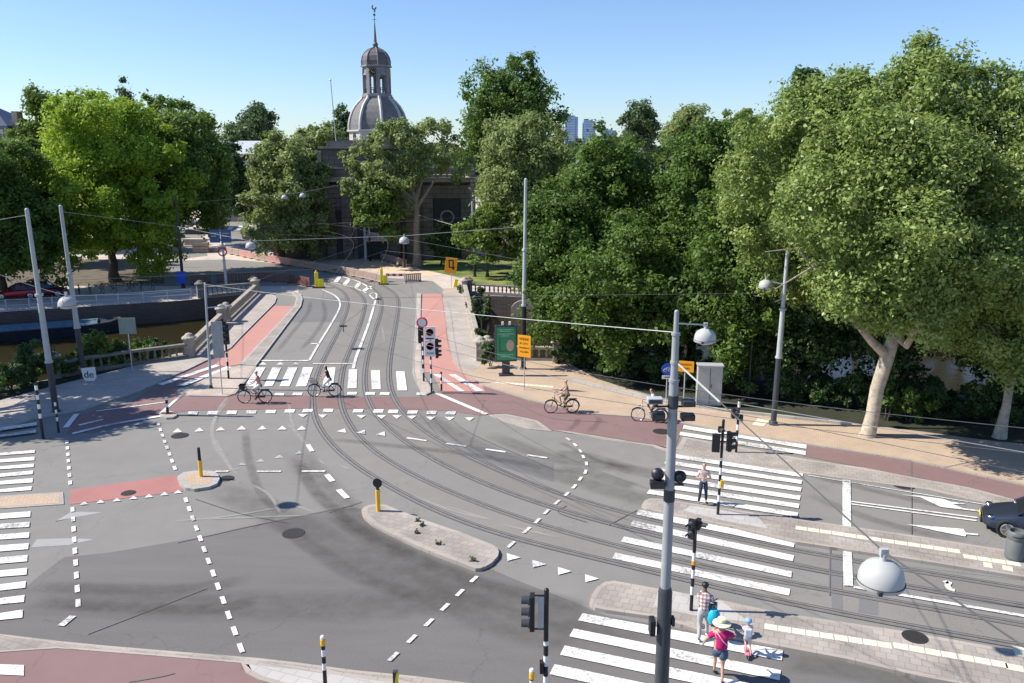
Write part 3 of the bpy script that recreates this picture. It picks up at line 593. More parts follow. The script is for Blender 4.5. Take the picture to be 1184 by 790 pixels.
cr.color_ramp.elements[0].color = (.06, .10, .02, 1); cr.color_ramp.elements[1].color = (.22, .24, .06, 1); l.new(no.outputs['Fac'], cr.inputs[0]); l.new(cr.outputs[0], b.inputs['Base Color'])
M_LAWN = m
gsheet('lawn', [(455, 300), (560, 296), (720, 300), (900, 320), (900, 345), (660, 334), (545, 328), (536, 322), (490, 312)], .010, M_LAWN)
gsheet('lawn', [(-300, 350), (-100, 330), (40, 300), (150, 300), (190, 312), (190, 328), (60, 331), (0, 341), (-200, 380)], .012, simple('shade_painted_earth', (.12, .10, .07), .95, var=.3, scale=.8))  # earth sheet, the shade under the trees is painted into its dark colour
# green verges by the quays
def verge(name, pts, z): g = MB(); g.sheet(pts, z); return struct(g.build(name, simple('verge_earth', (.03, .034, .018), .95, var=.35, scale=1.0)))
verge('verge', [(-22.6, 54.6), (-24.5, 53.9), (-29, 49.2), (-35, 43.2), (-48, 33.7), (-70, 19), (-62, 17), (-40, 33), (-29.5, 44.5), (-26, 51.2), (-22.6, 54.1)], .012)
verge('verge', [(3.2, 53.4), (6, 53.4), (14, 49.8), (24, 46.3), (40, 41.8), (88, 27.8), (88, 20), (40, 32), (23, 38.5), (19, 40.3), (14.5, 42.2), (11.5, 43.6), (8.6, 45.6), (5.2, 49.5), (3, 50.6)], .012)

# concrete edging along the planted verge on the right
for nm, pts in (('kerb', [(655, 437), (700, 448), (765, 463)]), ('kerb', [(765, 463), (830, 473), (905, 481), (985, 490)])):
    g = MB(); P_ = xy(GP(pts, .2))
    for a, b_ in zip(P_, P_[1:]): a = Vector(a); b_ = Vector(b_); t_ = (b_-a).normalized(); q = Vector((-t_.y, t_.x))*.16; g.prism([a, b_, b_+q, a+q], 0, .22)
    struct(g.build(nm, M_KERBG))
# ============================================================ TREES
def leafmat(name, c_dark, c_light, trans=.35, rough=.55):
    m, n, l, b = newmat(name)
    at = n.new('ShaderNodeAttribute'); at.attribute_name = 'tint'
    cr = n.new('ShaderNodeValToRGB'); cr.color_ramp.elements[0].color = rgba(c_dark); cr.color_ramp.elements[1].color = rgba(c_light)
    l.new(at.outputs['Fac'], cr.inputs[0]); l.new(cr.outputs[0], b.inputs['Base Color'])
    b.inputs['Roughness'].default_value = rough; b.inputs['Specular IOR Level'].default_value = .35
    tr = n.new('ShaderNodeBsdfTranslucent'); l.new(cr.outputs[0], tr.inputs['Color'])
    mx = n.new('ShaderNodeMixShader'); mx.inputs[0].default_value = trans
    l.new(b.outputs[0], mx.inputs[1]); l.new(tr.outputs[0], mx.inputs[2]); l.new(mx.outputs[0], n['Material Output'].inputs['Surface'])
    MATS[name] = m; return m
L_PLANE = leafmat('plane_leaves', (.11, .185, .036), (.41, .51, .15), .42, .40)
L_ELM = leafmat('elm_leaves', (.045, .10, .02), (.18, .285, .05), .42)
L_BRIGHT = leafmat('lime_leaves', (.16, .29, .025), (.42, .55, .06), .48)
L_MID = leafmat('mid_leaves', (.075, .14, .024), (.23, .33, .06), .42)
L_GREYG = leafmat('grey_green_leaves', (.15, .21, .06), (.38, .45, .16), .42)
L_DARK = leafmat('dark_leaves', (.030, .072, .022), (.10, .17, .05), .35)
L_FAR = leafmat('far_leaves', (.06, .11, .045), (.15, .22, .085), .35)
L_AILAN = leafmat('shrub_leaves', (.05, .09, .03), (.15, .20, .07), .3)

def leaves_mesh(name, blobs, n, size, mat, seed, clump=1.0, shell=.75, droop=0., per=190):
    rs = np.random.RandomState(seed)
    blobs = np.array(blobs, float)                       # cx cy cz rx ry rz
    vol = (blobs[:, 3]*blobs[:, 4]*blobs[:, 5])**(2/3.); vol /= vol.sum()
    ob = []                                                # stray sprays that break the outline
    for b_ in blobs:
        for _ in range(3):
            a_ = rs.normal(size=3); a_[2] = abs(a_[2])*.9-.15; a_ /= np.linalg.norm(a_); f_ = .22+.16*rs.rand(); ob.append(list(b_[:3]+a_*b_[3:6]*.93)+[b_[3]*f_, b_[4]*f_, b_[5]*f_*1.25])
    blobs = np.concatenate([blobs, np.array(ob)]); vol = (blobs[:, 3]*blobs[:, 4]*blobs[:, 5])**(2/3.); vol /= vol.sum()
    nc = max(8, int(n/per))
    bi = rs.choice(len(blobs), nc, p=vol)
    d = rs.normal(size=(nc, 3)); d /= np.linalg.norm(d, axis=1)[:, None]
    rad = np.where(rs.rand(nc) < shell, .80+.24*rs.rand(nc), rs.rand(nc)**.5*.8)
    cc = blobs[bi, :3]+d*blobs[bi, 3:6]*rad[:, None]
    cs = clump*(.55+.75*rs.rand(nc))*np.minimum(1, blobs[bi, 3:6].min(axis=1)/(2.0*clump)+.25)
    ctint = rs.rand(nc)
    li = rs.randint(0, nc, n)
    e = rs.normal(size=(n, 3)); e /= np.linalg.norm(e, axis=1)[:, None]
    rr = rs.rand(n)**.45
    sq = np.array([1., 1., .8])
    P = cc[li]+e*sq*(cs[li]*rr)[:, None]
    fr = rs.rand(n) < .14; P[fr] += np.clip(rs.normal(size=(fr.sum(), 3)), -1.3, 1.3)*(clump*.38)
    P[:, 2] -= droop*rr*cs[li]
    out = P-blobs[bi[li], :3]; out /= np.linalg.norm(out, axis=1)[:, None]+1e-6
    N = e*.42+out*.42+np.array([0, 0, .42])+rs.normal(size=(n, 3))*.62; N /= np.linalg.norm(N, axis=1)[:, None]
    T = np.cross(N, rs.normal(size=(n, 3))); T /= np.linalg.norm(T, axis=1)[:, None]+1e-9
    B = np.cross(N, T); s = size*(.45+1.0*rs.rand(n)**1.3)[:, None]
    V = np.stack([P-T*s, P-B*s*.55+N*s*.12, P+T*s, P+B*s*.55+N*s*.12], axis=1).reshape(-1, 3)
    me = bpy.data.meshes.new(name)
    me.vertices.add(4*n); me.vertices.foreach_set('co', V.astype(np.float32).ravel())
    me.loops.add(4*n); me.loops.foreach_set('vertex_index', np.arange(4*n, dtype=np.int32))
    me.polygons.add(n); me.polygons.foreach_set('loop_start', np.arange(0, 4*n, 4, dtype=np.int32))
    try: me.polygons.foreach_set('loop_total', np.full(n, 4, dtype=np.int32))
    except Exception: pass
    at = me.attributes.new('tint', 'FLOAT', 'FACE'); at.data.foreach_set('value', np.clip(.25+.5*ctint[li]+.35*(rs.rand(n)-.4), 0, 1).astype(np.float32))
    me.materials.append(mat); me.update(calc_edges=True); me.validate()
    return me

def trunk_mb(h, r, blobs, rnd, lean=(0, 0), limbs=7, twist=.3, fork=.8):
    mb = MB(); pts = []; rs_ = []; k = 7
    for i in range(k+1):
        t = i/k; pts.append((lean[0]*t+rnd.uniform(-1, 1)*twist*r*t, lean[1]*t+rnd.uniform(-1, 1)*twist*r*t, h*t)); rs_.append(r*(1.55 if i == 0 else (1.12 if i == 1 else 1-.35*t)))
    mb.path([(pts[0][0], pts[0][1], -.1)]+pts, [r*1.9]+rs_, 12)
    top = Vector(pts[-1])
    bl = sorted(blobs, key=lambda b: -b[3]*b[5])[:limbs]
    for b in bl:
        e = Vector(b[:3]); s = top.lerp(Vector(pts[-3]), rnd.random()*fork); mid = s.lerp(e, .5)+Vector((0, 0, .10*(e-s).length)); side = Vector((rnd.uniform(-.4, .4), rnd.uniform(-.4, .4), 0))
        mb.path([s, s.lerp(mid, .5)+side*.4, mid+side, mid.lerp(e, .6), e+(e-mid)*.35], [r*.5, r*.40, r*.28, r*.18, r*.04], 7)
        for _ in range(4):
            t = rnd.uniform(.35, 1); p = mid.lerp(e, t) if t > .5 else s.lerp(mid, t*1.6); q = e+Vector((rnd.uniform(-1, 1)*b[3], rnd.uniform(-1, 1)*b[4], rnd.uniform(-.5, .9)*b[5]))*.85
            mb.path([p, p.lerp(q, .5)+Vector((0, 0, .2)), q], [r*.16, r*.10, r*.02], 5)
    return mb
def crown_blobs(w_, d_, h, z0, rnd, n=9, small=.42, top=.0, shape='round'):
    """lobes filling a crown of width w, depth d, height h whose bottom is at z0"""
    out = []
    for i in range(n):
        a = 2*math.pi*(i*.618+rnd.random()*.12); t = (i+.5)/n; z = z0+h*(.16+.70*t)
        prof = math.sin(math.pi*min(1, (.22+.74*t)))**.7 if shape == 'round' else (1.05-t)**.8 if shape == 'cone' else (.35+.65*t if t < .75 else 1.0)
        rr = prof*(1-small)*rnd.uniform(.65, 1.05)
        s_ = small*rnd.uniform(.8, 1.25)
        out.append([math.cos(a)*w_/2*rr, math.sin(a)*d_/2*rr, z, w_/2*s_, d_/2*s_, h*.5*small*rnd.uniform(.75, 1.1)])
    out.append([0, 0, z0+h*.5, w_*.27, d_*.27, h*.34])
    return out
def tree(name, label, loc, blobs, trunk_h, trunk_r, n, size, mat, seed, bark=None, lean=(0, 0), clump=1.0, shell=.75, group=None, cat='tree', limbs=7, droop=0., fork=.8, per=150):
    rnd = random.Random(seed); t = thing(name, label, cat, loc, 0, group)
    trunk_mb(trunk_h, trunk_r, blobs, rnd, lean, limbs, fork=fork).build('trunk', bark or M_BARKD, t, smooth=True)
    o = bpy.data.objects.new('crown', leaves_mesh('crown', blobs, n, size, mat, seed, clump, shell, droop, per)); C.objects.link(o); o.parent = t
    return t
def px_crown(u0, u1, v0, v1, Y, base, extra=1.0):
    """metres of a crown seen between these picture columns and rows at distance Y"""
    a = atY(u0, (v0+v1)/2, Y); b_ = atY(u1, (v0+v1)/2, Y); t = atY((u0+u1)/2, v0, Y); bt = atY((u0+u1)/2, v1, Y)
    return (a.x+b_.x)/2, (b_.x-a.x)*extra, bt.z, t.z-bt.z
def auto_tree(name, label, u0, u1, v0, v1, Y, tx, n, size, mat, seed, tr=.35, nb=10, small=.42, shape='round', depth=None, bark=None, clump=1.0, group=None, shell=.75, droop=0.):
    cx, w_, z0, h = px_crown(u0, u1, v0, v1, Y, 0); w_ *= 1.13; z0 -= h*.03; h *= 1.08; size *= .68; n = int(n*2.1)
    rnd = random.Random(seed); bx = G(tx, 400).x if False else (atY(tx, 395, Y).x if tx is not None else cx)
    z0 = max(z0, .6)
    bl = crown_blobs(w_, depth or w_, h, z0, rnd, nb, small, shape=shape)
    for b in bl: b[0] += cx-bx
    return tree(name, label, (bx, Y, 0), bl, max(z0*.95, z0+h*.15), tr, n, size, mat, seed, bark, clump=clump, group=group, shell=shell, droop=droop)

# ---- big plane tree on the right pavement: trunk bends towards the right, two forks
TB = G(1003, 504, 0.08)
def wp(u, v, dy=0.): return atY(u, v, TB.y+dy)
pl = thing('plane_tree', 'tall pale-barked plane tree leaning right on the sandy pavement, with a bare limb reaching left', 'tree', TB)
def rel(p): return Vector(p)-TB
mb = MB()
fk = rel(wp(1026, 412)); f2 = rel(wp(1035, 385))
mb.path([Vector((0, 0, -.1)), Vector((.02, 0, .15)), rel(wp(1009, 480)), rel(wp(1014, 450)), fk, f2, rel(wp(1040, 330, .5)), rel(wp(1052, 250, 1)), rel(wp(1050, 160, 1.2)), rel(wp(1045, 95, 1))], [.47, .38, .33, .33, .34, .28, .23, .18, .12, .04], 14)
mb.path([fk, rel(wp(1008, 395, -.3)), rel(wp(992, 375, -.6)), rel(wp(982, 364, -.9)), rel(wp(955, 330, -1.2)), rel(wp(925, 290, 1)), rel(wp(905, 250, 2.0))], [.26, .2, .16, .15, .12, .07, .03], 9)
mb.path([rel(wp(1006, 393, -.3)), rel(wp(1000, 372, -.3)), rel(wp(985, 362, 0)), rel(wp(965, 340, 0))], [.14, .1, .08, .03], 8)
mb.path([f2, rel(wp(1048, 400, -.5)), rel(wp(1064, 372, -1.5)), rel(wp(1100, 330, -3)), rel(wp(1130, 280, -4))], [.24, .18, .14, .09, .03], 9)
rnd = random.Random(5)
for i in range(16):
    a = rel(wp(rnd.uniform(1030, 1055), rnd.uniform(150, 330), .6)); b_ = rel(wp(rnd.uniform(880, 1170), rnd.uniform(110, 340), rnd.uniform(-4, 4)))
    mb.path([a, a.lerp(b_, .5)+Vector((0, 0, .6)), b_], [.13, .08, .02], 6)
mb.build('trunk', M_BARK, pl, smooth=True)
cb = []
for (u, v, dy, ru, rv) in [(905, 195, 2, 52, 48), (880, 250, 4, 36, 42), (900, 300, 4.4, 36, 36), (950, 150, 1, 60, 48), (960, 240, -2.5, 60, 55), (1000, 322, -3, 60, 38), (990, 348, -1.5, 34, 20), (1078, 362, -3, 42, 34), (1010, 372, -2, 16, 14), (1010, 190, -2, 60, 60), (1060, 120, 1, 58, 45),
                           (1075, 200, -2.5, 60, 55), (1050, 270, -4, 60, 50), (1045, 350, -2.5, 38, 30), (935, 330, 4, 34, 26), (1065, 80, 1.5, 26, 26), (1110, 300, -3.5, 50, 45), (1000, 115, 2, 40, 30), (1105, 150, 0, 38, 34), (862, 215, 1, 22, 28), (868, 150, 1, 22, 16), (985, 92, 2, 18, 14), (930, 115, 2, 26, 20), (1066, 62, 1.5, 14, 16)]:
    p = rel(wp(u, v, dy)); s_ = (TB.y+dy)/FPX; cb.append([p.x, p.y, p.z, ru*s_, ru*s_*.95, rv*s_])
o = bpy.data.objects.new('crown', leaves_mesh('crown', cb, 190000, .100, L_PLANE, 11, .85, .80, 0, 135)); C.objects.link(o); o.parent = pl
# second plane tree at the right edge
T2 = G(1140, 510, 0); T2 = Vector((24.3, 38.6, 0)); p2 = thing('plane_tree', 'second plane tree at the right edge of the picture, thin grey trunk in deep shade', 'tree', T2)
r2 = lambda u, v, dy=0.: atY(u, v, T2.y+dy)-T2
cb = []
for (u, v, dy, ru, rv) in [(1150, 145, 0, 38, 36), (1185, 125, 0, 36, 34), (1125, 130, 1, 24, 24), (1150, 100, 1, 26, 22), (1105, 175, 1, 30, 36), (1180, 420, -2, 34, 26), (1140, 230, -1, 45, 50), (1200, 220, -2, 70, 60), (1160, 320, -3, 55, 42), (1220, 330, -3, 60, 50), (1150, 385, -1.5, 45, 35), (1260, 180, 0, 70, 70), (1115, 350, 0, 35, 40), (1210, 405, -2, 40, 30), (1260, 290, -1, 60, 60), (1280, 380, -2.5, 60, 40)]:
    p = r2(u, v, dy); s_ = (T2.y+dy)/FPX; cb.append([p.x, p.y, p.z, ru*s_, ru*s_*.95, rv*s_])
trunk_mb(6.0, .22, cb, random.Random(3), (.4, 0), 9).build('trunk', M_BARK, p2, smooth=True)
o = bpy.data.objects.new('crown', leaves_mesh('crown', cb, 140000, .100, L_PLANE, 12, .85, .80, 0, 135)); C.objects.link(o); o.parent = p2
# ---- row of dark elms between the junction and the canal
EL = 'elms along the near canal bank'
auto_tree('elm_tree', 'leftmost dark green elm of the canal row, its low branches hanging over the parapet', 598, 700, 225, 400, 53.5, 665, 26000, .19, L_ELM, 21, .25, 11, group=EL, clump=.85)
auto_tree('elm_tree', 'broad dark elm behind the green poster stand, its crown reaching the skyline', 640, 765, 165, 390, 56, 715, 42000, .19, L_ELM, 22, .35, 13, .38, group=EL, clump=.9)
auto_tree('elm_tree', 'dark elm right behind the tall central tram pole', 735, 875, 150, 400, 53, 800, 48000, .19, L_ELM, 23, .35, 14, .38, group=EL, clump=.9)
auto_tree('elm_tree', 'low dark elm overhanging the pavement behind the blue cycle sign', 650, 800, 285, 445, 50.2, 725, 28000, .18, L_ELM, 24, .22, 12, .38, group=EL, clump=.8)
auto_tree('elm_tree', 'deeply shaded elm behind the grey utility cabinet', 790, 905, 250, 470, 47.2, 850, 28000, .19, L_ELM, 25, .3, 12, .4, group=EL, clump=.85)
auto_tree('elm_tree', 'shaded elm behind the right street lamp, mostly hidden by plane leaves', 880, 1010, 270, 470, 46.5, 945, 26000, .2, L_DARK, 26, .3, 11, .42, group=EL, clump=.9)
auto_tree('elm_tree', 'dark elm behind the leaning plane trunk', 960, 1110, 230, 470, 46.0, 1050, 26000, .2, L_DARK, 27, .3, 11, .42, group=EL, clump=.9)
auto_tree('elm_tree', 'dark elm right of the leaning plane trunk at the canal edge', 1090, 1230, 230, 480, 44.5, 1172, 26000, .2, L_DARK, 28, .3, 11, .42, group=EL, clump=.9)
# ---- trees round the gate building
GT = 'trees on the square round the gate building'
def px_tree(name, label, base, blobs, th, tr, n, size, mat, seed, **k):
    bl = []
    for (u, v, dy, ru, rv) in blobs:
        Y = base.y+dy; p = atY(u, v, Y)-base; s_ = Y/FPX; bl.append([p.x, p.y, p.z, ru*s_, (ru+rv)/2*s_, rv*s_])
    return tree(name, label, base, bl, th, tr, n, size, mat, seed, **k)
px_tree('ash_tree', 'spreading light green tree in front of the gate building, with a bare forked limb', G(483, 308), [(428, 185, 0, 30, 20), (462, 166, 0, 34, 22), (500, 166, 1, 32, 24), (522, 190, 1, 22, 18), (450, 208, -1, 32, 20), (425, 222, 0, 24, 18), (490, 196, 0, 26, 16), (412, 205, 0, 16, 14), (470, 225, 0, 16, 14)], 8.5, .5, 24000, .2, L_GREYG, 31, clump=.9, group=GT, bark=simple('pale_bark', (.25, .21, .17), .9, var=.3, scale=3), per=130)
auto_tree('street_tree', 'light yellow-green low bough tree hanging before the gate building left of the lamp', 408, 470, 215, 272, 101, 470, 6000, .32, L_MID, 32, .15, 7, .45, group=GT, clump=.9)
auto_tree('chestnut_tree', 'broad grey-green tree left of the gate building with its branches near the ground', 280, 380, 168, 296, 107, 330, 32000, .34, L_GREYG, 33, .5, 12, .4, group=GT, clump=1.2)
auto_tree('poplar_tree', 'tallest dark green tree right of the domed tower', 524, 652, 74, 240, 128, 590, 34000, .38, L_ELM, 34, .6, 14, .36, group=GT, clump=1.6)
auto_tree('willow_tree', 'grey-green tree right of the gate building', 545, 668, 138, 300, 97, 603, 32000, .30, L_GREYG, 35, .4, 13, .38, group=GT, clump=1.3)
auto_tree('small_tree', 'small round bright green tree on the lawn behind the canal parapet', 528, 598, 238, 305, 93.4, 564, 9000, .28, L_MID, 36, .16, 9, .42, group=GT, clump=.8)
auto_tree('shrub', 'round dark shrub below the dark niche of the gate building', 492, 533, 260, 300, 104, 512, 5000, .26, L_DARK, 37, .12, 7, .45, cat if False else 'round', group=None, clump=.8)
auto_tree('conical_tree', 'neat dark conical tree left of the square in front of a pale roofed building', 240, 296, 165, 250, 150, 268, 9000, .42, L_DARK, 38, .3, 9, .45, group=GT, clump=1.2)
auto_tree('street_tree', 'light green tree between the conical tree and the gate building', 298, 325, 158, 205, 150, 312, 4000, .42, L_MID, 39, .3, 7, .45, group=GT, clump=1.2)
auto_tree('round_tree', 'round dark tree behind the pale roof', 253, 332, 128, 200, 220, 292, 9000, .65, L_FAR, 40, .5, 9, .42, group=GT, clump=2.)
auto_tree('round_tree', 'low olive tree crown left of the flagpole', 328, 405, 146, 200, 175, 366, 9000, .55, L_GREYG, 41, .4, 9, .42, group=GT, clump=1.7)
auto_tree('round_tree', 'small dark round tree just left of the dome', 384, 416, 128, 180, 240, 398, 4000, .65, L_FAR, 42, .5, 8, .45, group=GT, clump=2.)
# ---- left bank
LT = 'trees along the far left bank'
auto_tree('lime_tree', 'large bright yellow-green tree standing by the far left quay', 38, 212, 112, 312, 90, 140, 62000, .27, L_BRIGHT, 51, .55, 16, .34, group=LT, clump=1.15)
auto_tree('street_tree', 'dark green tree right of the bright yellow-green tree', 155, 268, 130, 266, 97, 173, 34000, .30, L_MID, 52, .5, 13, .38, group=LT, clump=1.2)
auto_tree('street_tree', 'deep green tree at the left edge over the red parked car', -75, 75, 178, 335, 80, 12, 40000, .26, L_ELM, 53, .45, 14, .38, group=LT, clump=1.1)
auto_tree('street_tree', 'mid green tree behind the left edge trees below the slate roof', -10, 75, 166, 250, 104, 35, 16000, .33, L_MID, 54, .4, 10, .42, group=LT, clump=1.2)
auto_tree('street_tree', 'loose-topped tree behind the bright yellow-green tree on its left', 28, 92, 106, 200, 120, 62, 12000, .36, L_MID, 55, .4, 10, .4, group=LT, clump=1.3)
auto_tree('spire_tree', 'narrow dark pointed tree rising behind the bright yellow-green tree', 138, 165, 96, 200, 135, 151, 6000, .38, L_FAR, 56, .3, 8, .5, 'cone', group=LT, clump=1.)
auto_tree('street_tree', 'dark tree with a ragged top behind the bright yellow-green tree on its right', 150, 250, 118, 230, 125, 195, 16000, .38, L_MID, 57, .4, 11, .4, group=LT, clump=1.4)
# out-of-frame trees on the near left bank, whose shade falls over the left pavement
for i, (x_, y_, h_) in enumerate([(-39.5, 51.5, 9.5), (-45, 44.0, 9), (-34.5, 43.9, 0)]):
    if h_ == 0: continue
    rnd = random.Random(60+i); bl = crown_blobs(9.5, 9.5, h_, 4.2, rnd, 11, .4)
# ---- shrubs along the near banks (one thing each)
def shrub(name, label, loc, w_, d_, h, n, size, mat, seed, group=None, clump=.4):
    rnd = random.Random(seed); bl = crown_blobs(w_, d_, h, .02, rnd, 6, .5)
    t = thing(name, label, 'shrub', loc, 0, group); mb = MB()
    for _ in range(5):
        mb.path([(rnd.uniform(-.1, .1), rnd.uniform(-.1, .1), 0), (rnd.uniform(-.3, .3)*w_, rnd.uniform(-.3, .3)*d_, h*.7)], [.035, .01], 5)
    mb.build('stem', M_BARKD, t)
    o = bpy.data.objects.new('foliage', leaves_mesh('foliage', bl, n, size, mat, seed, clump)); C.objects.link(o); o.parent = t
    return t
# ============================================================ BUILDINGS
M_FACADE = brickwall('gate_sandstone', (.215, .19, .165), (.165, .148, .13), (.08, .07, .065), 1.5, .62, msize=.035, blot=.3)
M_TRIM = simple('pale_cornice_stone', (.36, .31, .25), .8, var=.22, scale=1.2)
M_SLATE = simple('dome_lead_slate', (.17, .165, .165), .75, var=.22, scale=2.5)
M_CUPOLA = simple('cupola_brown_lead', (.13, .115, .12), .5, var=.22, scale=2.5)
M_WHITEST = simple('dome_white_rib', (.50, .49, .47), .6, var=.08)
M_GILT = simple('gilt', (.75, .55, .15), .35, .7, var=.05)
M_DARKIN = simple('dark_doors', (.035, .04, .05), .6, var=.3, scale=2)
gb = thing('gate_building', 'dark sandstone gate building with a domed clock tower at the end of the bridge', 'gate building', (-18.7, 109, 0))
mb = MB(); mb.box((0, 8, 5.1), (26.4, 15, 10.2)); mb.box((0, 7, 12.3), (12.4, 13, 4.6)); mb.box((0, 9, 15.4), (9.4, 9.4, .4)); mb.build('wall', M_FACADE, gb)
mb = MB()
for x_ in (-12.6, -7.6, -5.3, -3.2, 3.2, 5.3, 7.6, 12.6): mb.box((x_, .25, 4.9), (1.25, .62, 9.8))
for x_ in (-10.1, 10.1): mb.box((x_, .3, 8.9), (3.8, .5, 1.7))
for x_ in (-4.25, 0, 4.25): mb.box((x_, .33, 9.0), (1.0 if x_ else 5.2, .45, 1.5)); 
mb.build('pilaster', M_FACADE, gb, bevel=.03)
mb = MB(); mb.box((0, 7.9, 10.42), (27.6, 16.6, .42)); mb.box((0, 7.95, 10.72), (27.9, 16.9, .16)); mb.box((0, 6.9, 14.62), (13.1, 13.7, .3)); mb.box((0, 7, 12.0), (12.7, 13.3, .22)); mb.build('cornice', M_TRIM, gb)
mb = MB()
for i in range(36):
    x_ = -13.2+i*.754
    if abs(x_) > 6.4: mb.box((x_, .3, 11.2), (.2, .2, .8))
for s_ in (-1, 1):
    mb.box((s_*9.9, .3, 11.66), (7, .3, .14)); mb.box((s_*9.9, 15.4, 11.3), (7, .3, .9)); mb.box((s_*13.3, 8, 11.3), (.3, 15, .9))
mb.box((0, 1.2, 15.1), (11, .2, .7)); mb.box((-5.5, 6.5, 15.1), (.2, 11, .7)); mb.box((5.5, 6.5, 15.1), (.2, 11, .7)); mb.build('roof_balustrade', M_SLATE, gb)
for x_ in (-10.1, 10.1):
    mb = MB(); mb.box((x_, .46, 4.1), (3.75, .12, 7.9)); d_ = mb.build('niche', M_DARKIN, gb)
    mb = MB(); mb.path([(x_+.85*math.cos(a*math.pi/12), .36, 5.6+.85*math.sin(a*math.pi/12)) for a in range(24)], .13, 6, closed=True); mb.build('medallion', M_TRIM, d_)
mb = MB(); mb.box((0, .42, 2.6), (3.9, .2, 5.2)); mb.build('door', M_DARKIN, gb)
for x_ in (-4.25, 4.25):
    mb = MB(); mb.box((x_, .48, 5.6), (1.0, .14, 1.9)); mb.build('window', M_DARKIN, gb)
    mb = MB(); mb.box((x_, .48, 2.1), (1.0, .14, 2.6)); mb.build('window', M_DARKIN, gb)
for s_ in (-1, 1):
    mb = MB(); mb.box((s_*7.2, 2.3, 12.4), (1.6, 2.4, 3.2)); mb.box((s_*6.95, 2.3, 14.1), (2.2, 2.9, .25)); mb.build('painted_sunlit_wall', M_WHITEST, gb)  # pale boxes: sunlight on the attic's side wall is put into their colour
# awning of the terrace
aw = MB(); aw.add([(-.6, .1, 3.6), (2.6, .1, 3.6), (2.6, -1.6, 2.75), (-.6, -1.6, 2.75), (-.6, .1, 3.52), (2.6, .1, 3.52), (2.6, -1.6, 2.6), (-.6, -1.6, 2.6)], [(0, 3, 2, 1), (4, 5, 6, 7), (3, 7, 6, 2), (0, 4, 7, 3), (1, 2, 6, 5), (0, 1, 5, 4)])
aw.build('awning', simple('pink_awning', (.62, .42, .40), .8, var=.08), gb)
DY = 9.0; a0 = R(22.5-6)
mb = MB(); mb.lathe([(4.05, 15.2), (4.05, 16.75), (4.35, 16.8), (4.35, 17.0), (4.0, 17.02)], (0, DY, 0), 8, 0, a0); mb.build('dome_drum', M_WHITEST, gb)
for k in range(8):
    a = a0+R(22.5)+k*R(45); mb = MB(); c_ = Vector((3.76*math.cos(a), DY+3.76*math.sin(a), 15.8)); mb.box(c_, (.12, .7, .9), a); mb.lathe([(.01, -.06), (.35, -.06), (.35, .06), (.01, .06)], (0, 0, 0), 12)
    for i in range(8, len(mb.v)): q = Matrix.Translation(c_+Vector((0, 0, .45))) @ Matrix.Rotation(a, 4, 'Z') @ Matrix.Rotation(R(90), 4, 'Y') @ Vector(mb.v[i]); mb.v[i] = tuple(q)
    mb.build('drum_window', M_DARKIN, gb)
prof = [(4.0, 17.0), (3.98, 17.7), (3.82, 18.5), (3.5, 19.4), (3.05, 20.2), (2.5, 20.8), (2.12, 21.15), (2.0, 21.5)]
mb = MB(); mb.lathe(prof, (0, DY, 0), 8, 0, a0); dm = mb.build('dome', M_SLATE, gb)
mb = MB()
for k in range(8):
    a = a0+k*R(45); mb.path([(r_*1.01*math.cos(a), DY+r_*1.01*math.sin(a), z_) for r_, z_ in prof], .22, 6)
mb.build('rib', M_WHITEST, dm, smooth=True)
mb = MB(); mb.lathe([(2.1, 21.45), (2.1, 21.75), (1.95, 21.8), (1.95, 21.9)], (0, DY, 0), 8, 0, a0)
for k in range(8):
    a = a0+k*R(45); mb.box((1.72*math.cos(a), DY+1.72*math.sin(a), 23.5), (.42, .5, 3.4), a)
mb.lathe([(1.55, 24.3), (1.95, 24.3), (1.95, 24.55), (1.85, 24.6), (1.85, 25.3), (2.15, 25.4), (2.15, 25.6), (1.6, 25.65)], (0, DY, 0), 8, 0, a0)
lt_ = mb.build('lantern', simple('lantern_stone', (.25, .235, .25), .7, var=.2, scale=2), gb)
mb = MB()
for k in range(8):
    a = a0+R(22.5)+k*R(45); mb.box((1.6*math.cos(a), DY+1.6*math.sin(a), 22.6), (.08, 1.1, .08), a)
    for j in (-.35, 0, .35): mb.box((1.6*math.cos(a)-j*math.sin(a), DY+1.6*math.sin(a)+j*math.cos(a), 22.2), (.07, .08, .8), a)
mb.build('balcony_railing', M_CUPOLA, lt_)
for k in (5, 3, 1, 7):
    a = a0+R(22.5)+k*R(45); mb = MB(); mb.lathe([(.01, 0), (.62, 0), (.62, .08), (.01, .08)], (0, 0, 0), 24, 0)
    for h_ in range(12):
        b_ = h_*math.pi/6; mb.box((.5*math.cos(b_), .5*math.sin(b_), .1), (.12, .045, .03), b_, mi=1)
    mb.box((.0, .14, .11), (.05, .34, .02), 0, mi=1); mb.box((-.1, -.08, .11), (.05, .3, .02), R(-50), mi=1)
    for i in range(len(mb.v)): q = Matrix.Translation((1.78*math.cos(a), DY+1.78*math.sin(a), 24.6)) @ Matrix.Rotation(a, 4, 'Z') @ Matrix.Rotation(R(90), 4, 'Y') @ Vector(mb.v[i]); mb.v[i] = tuple(q)
    mb.build('clock_face', [M_BLACK, M_GILT], lt_)
prof = [(1.95, 25.6), (1.97, 26.2), (1.82, 26.8), (1.5, 27.3), (1.0, 27.7), (.4, 27.95), (.25, 28.1)]
mb = MB(); mb.lathe(prof, (0, DY, 0), 8, 0, a0)
cu = mb.build('cupola', M_CUPOLA, gb)
mb = MB()
for k in range(8):
    a = a0+k*R(45); mb.path([(r_*1.01*math.cos(a), DY+r_*1.01*math.sin(a), z_) for r_, z_ in prof], .08, 5)
mb.build('rib', M_SLATE, cu)
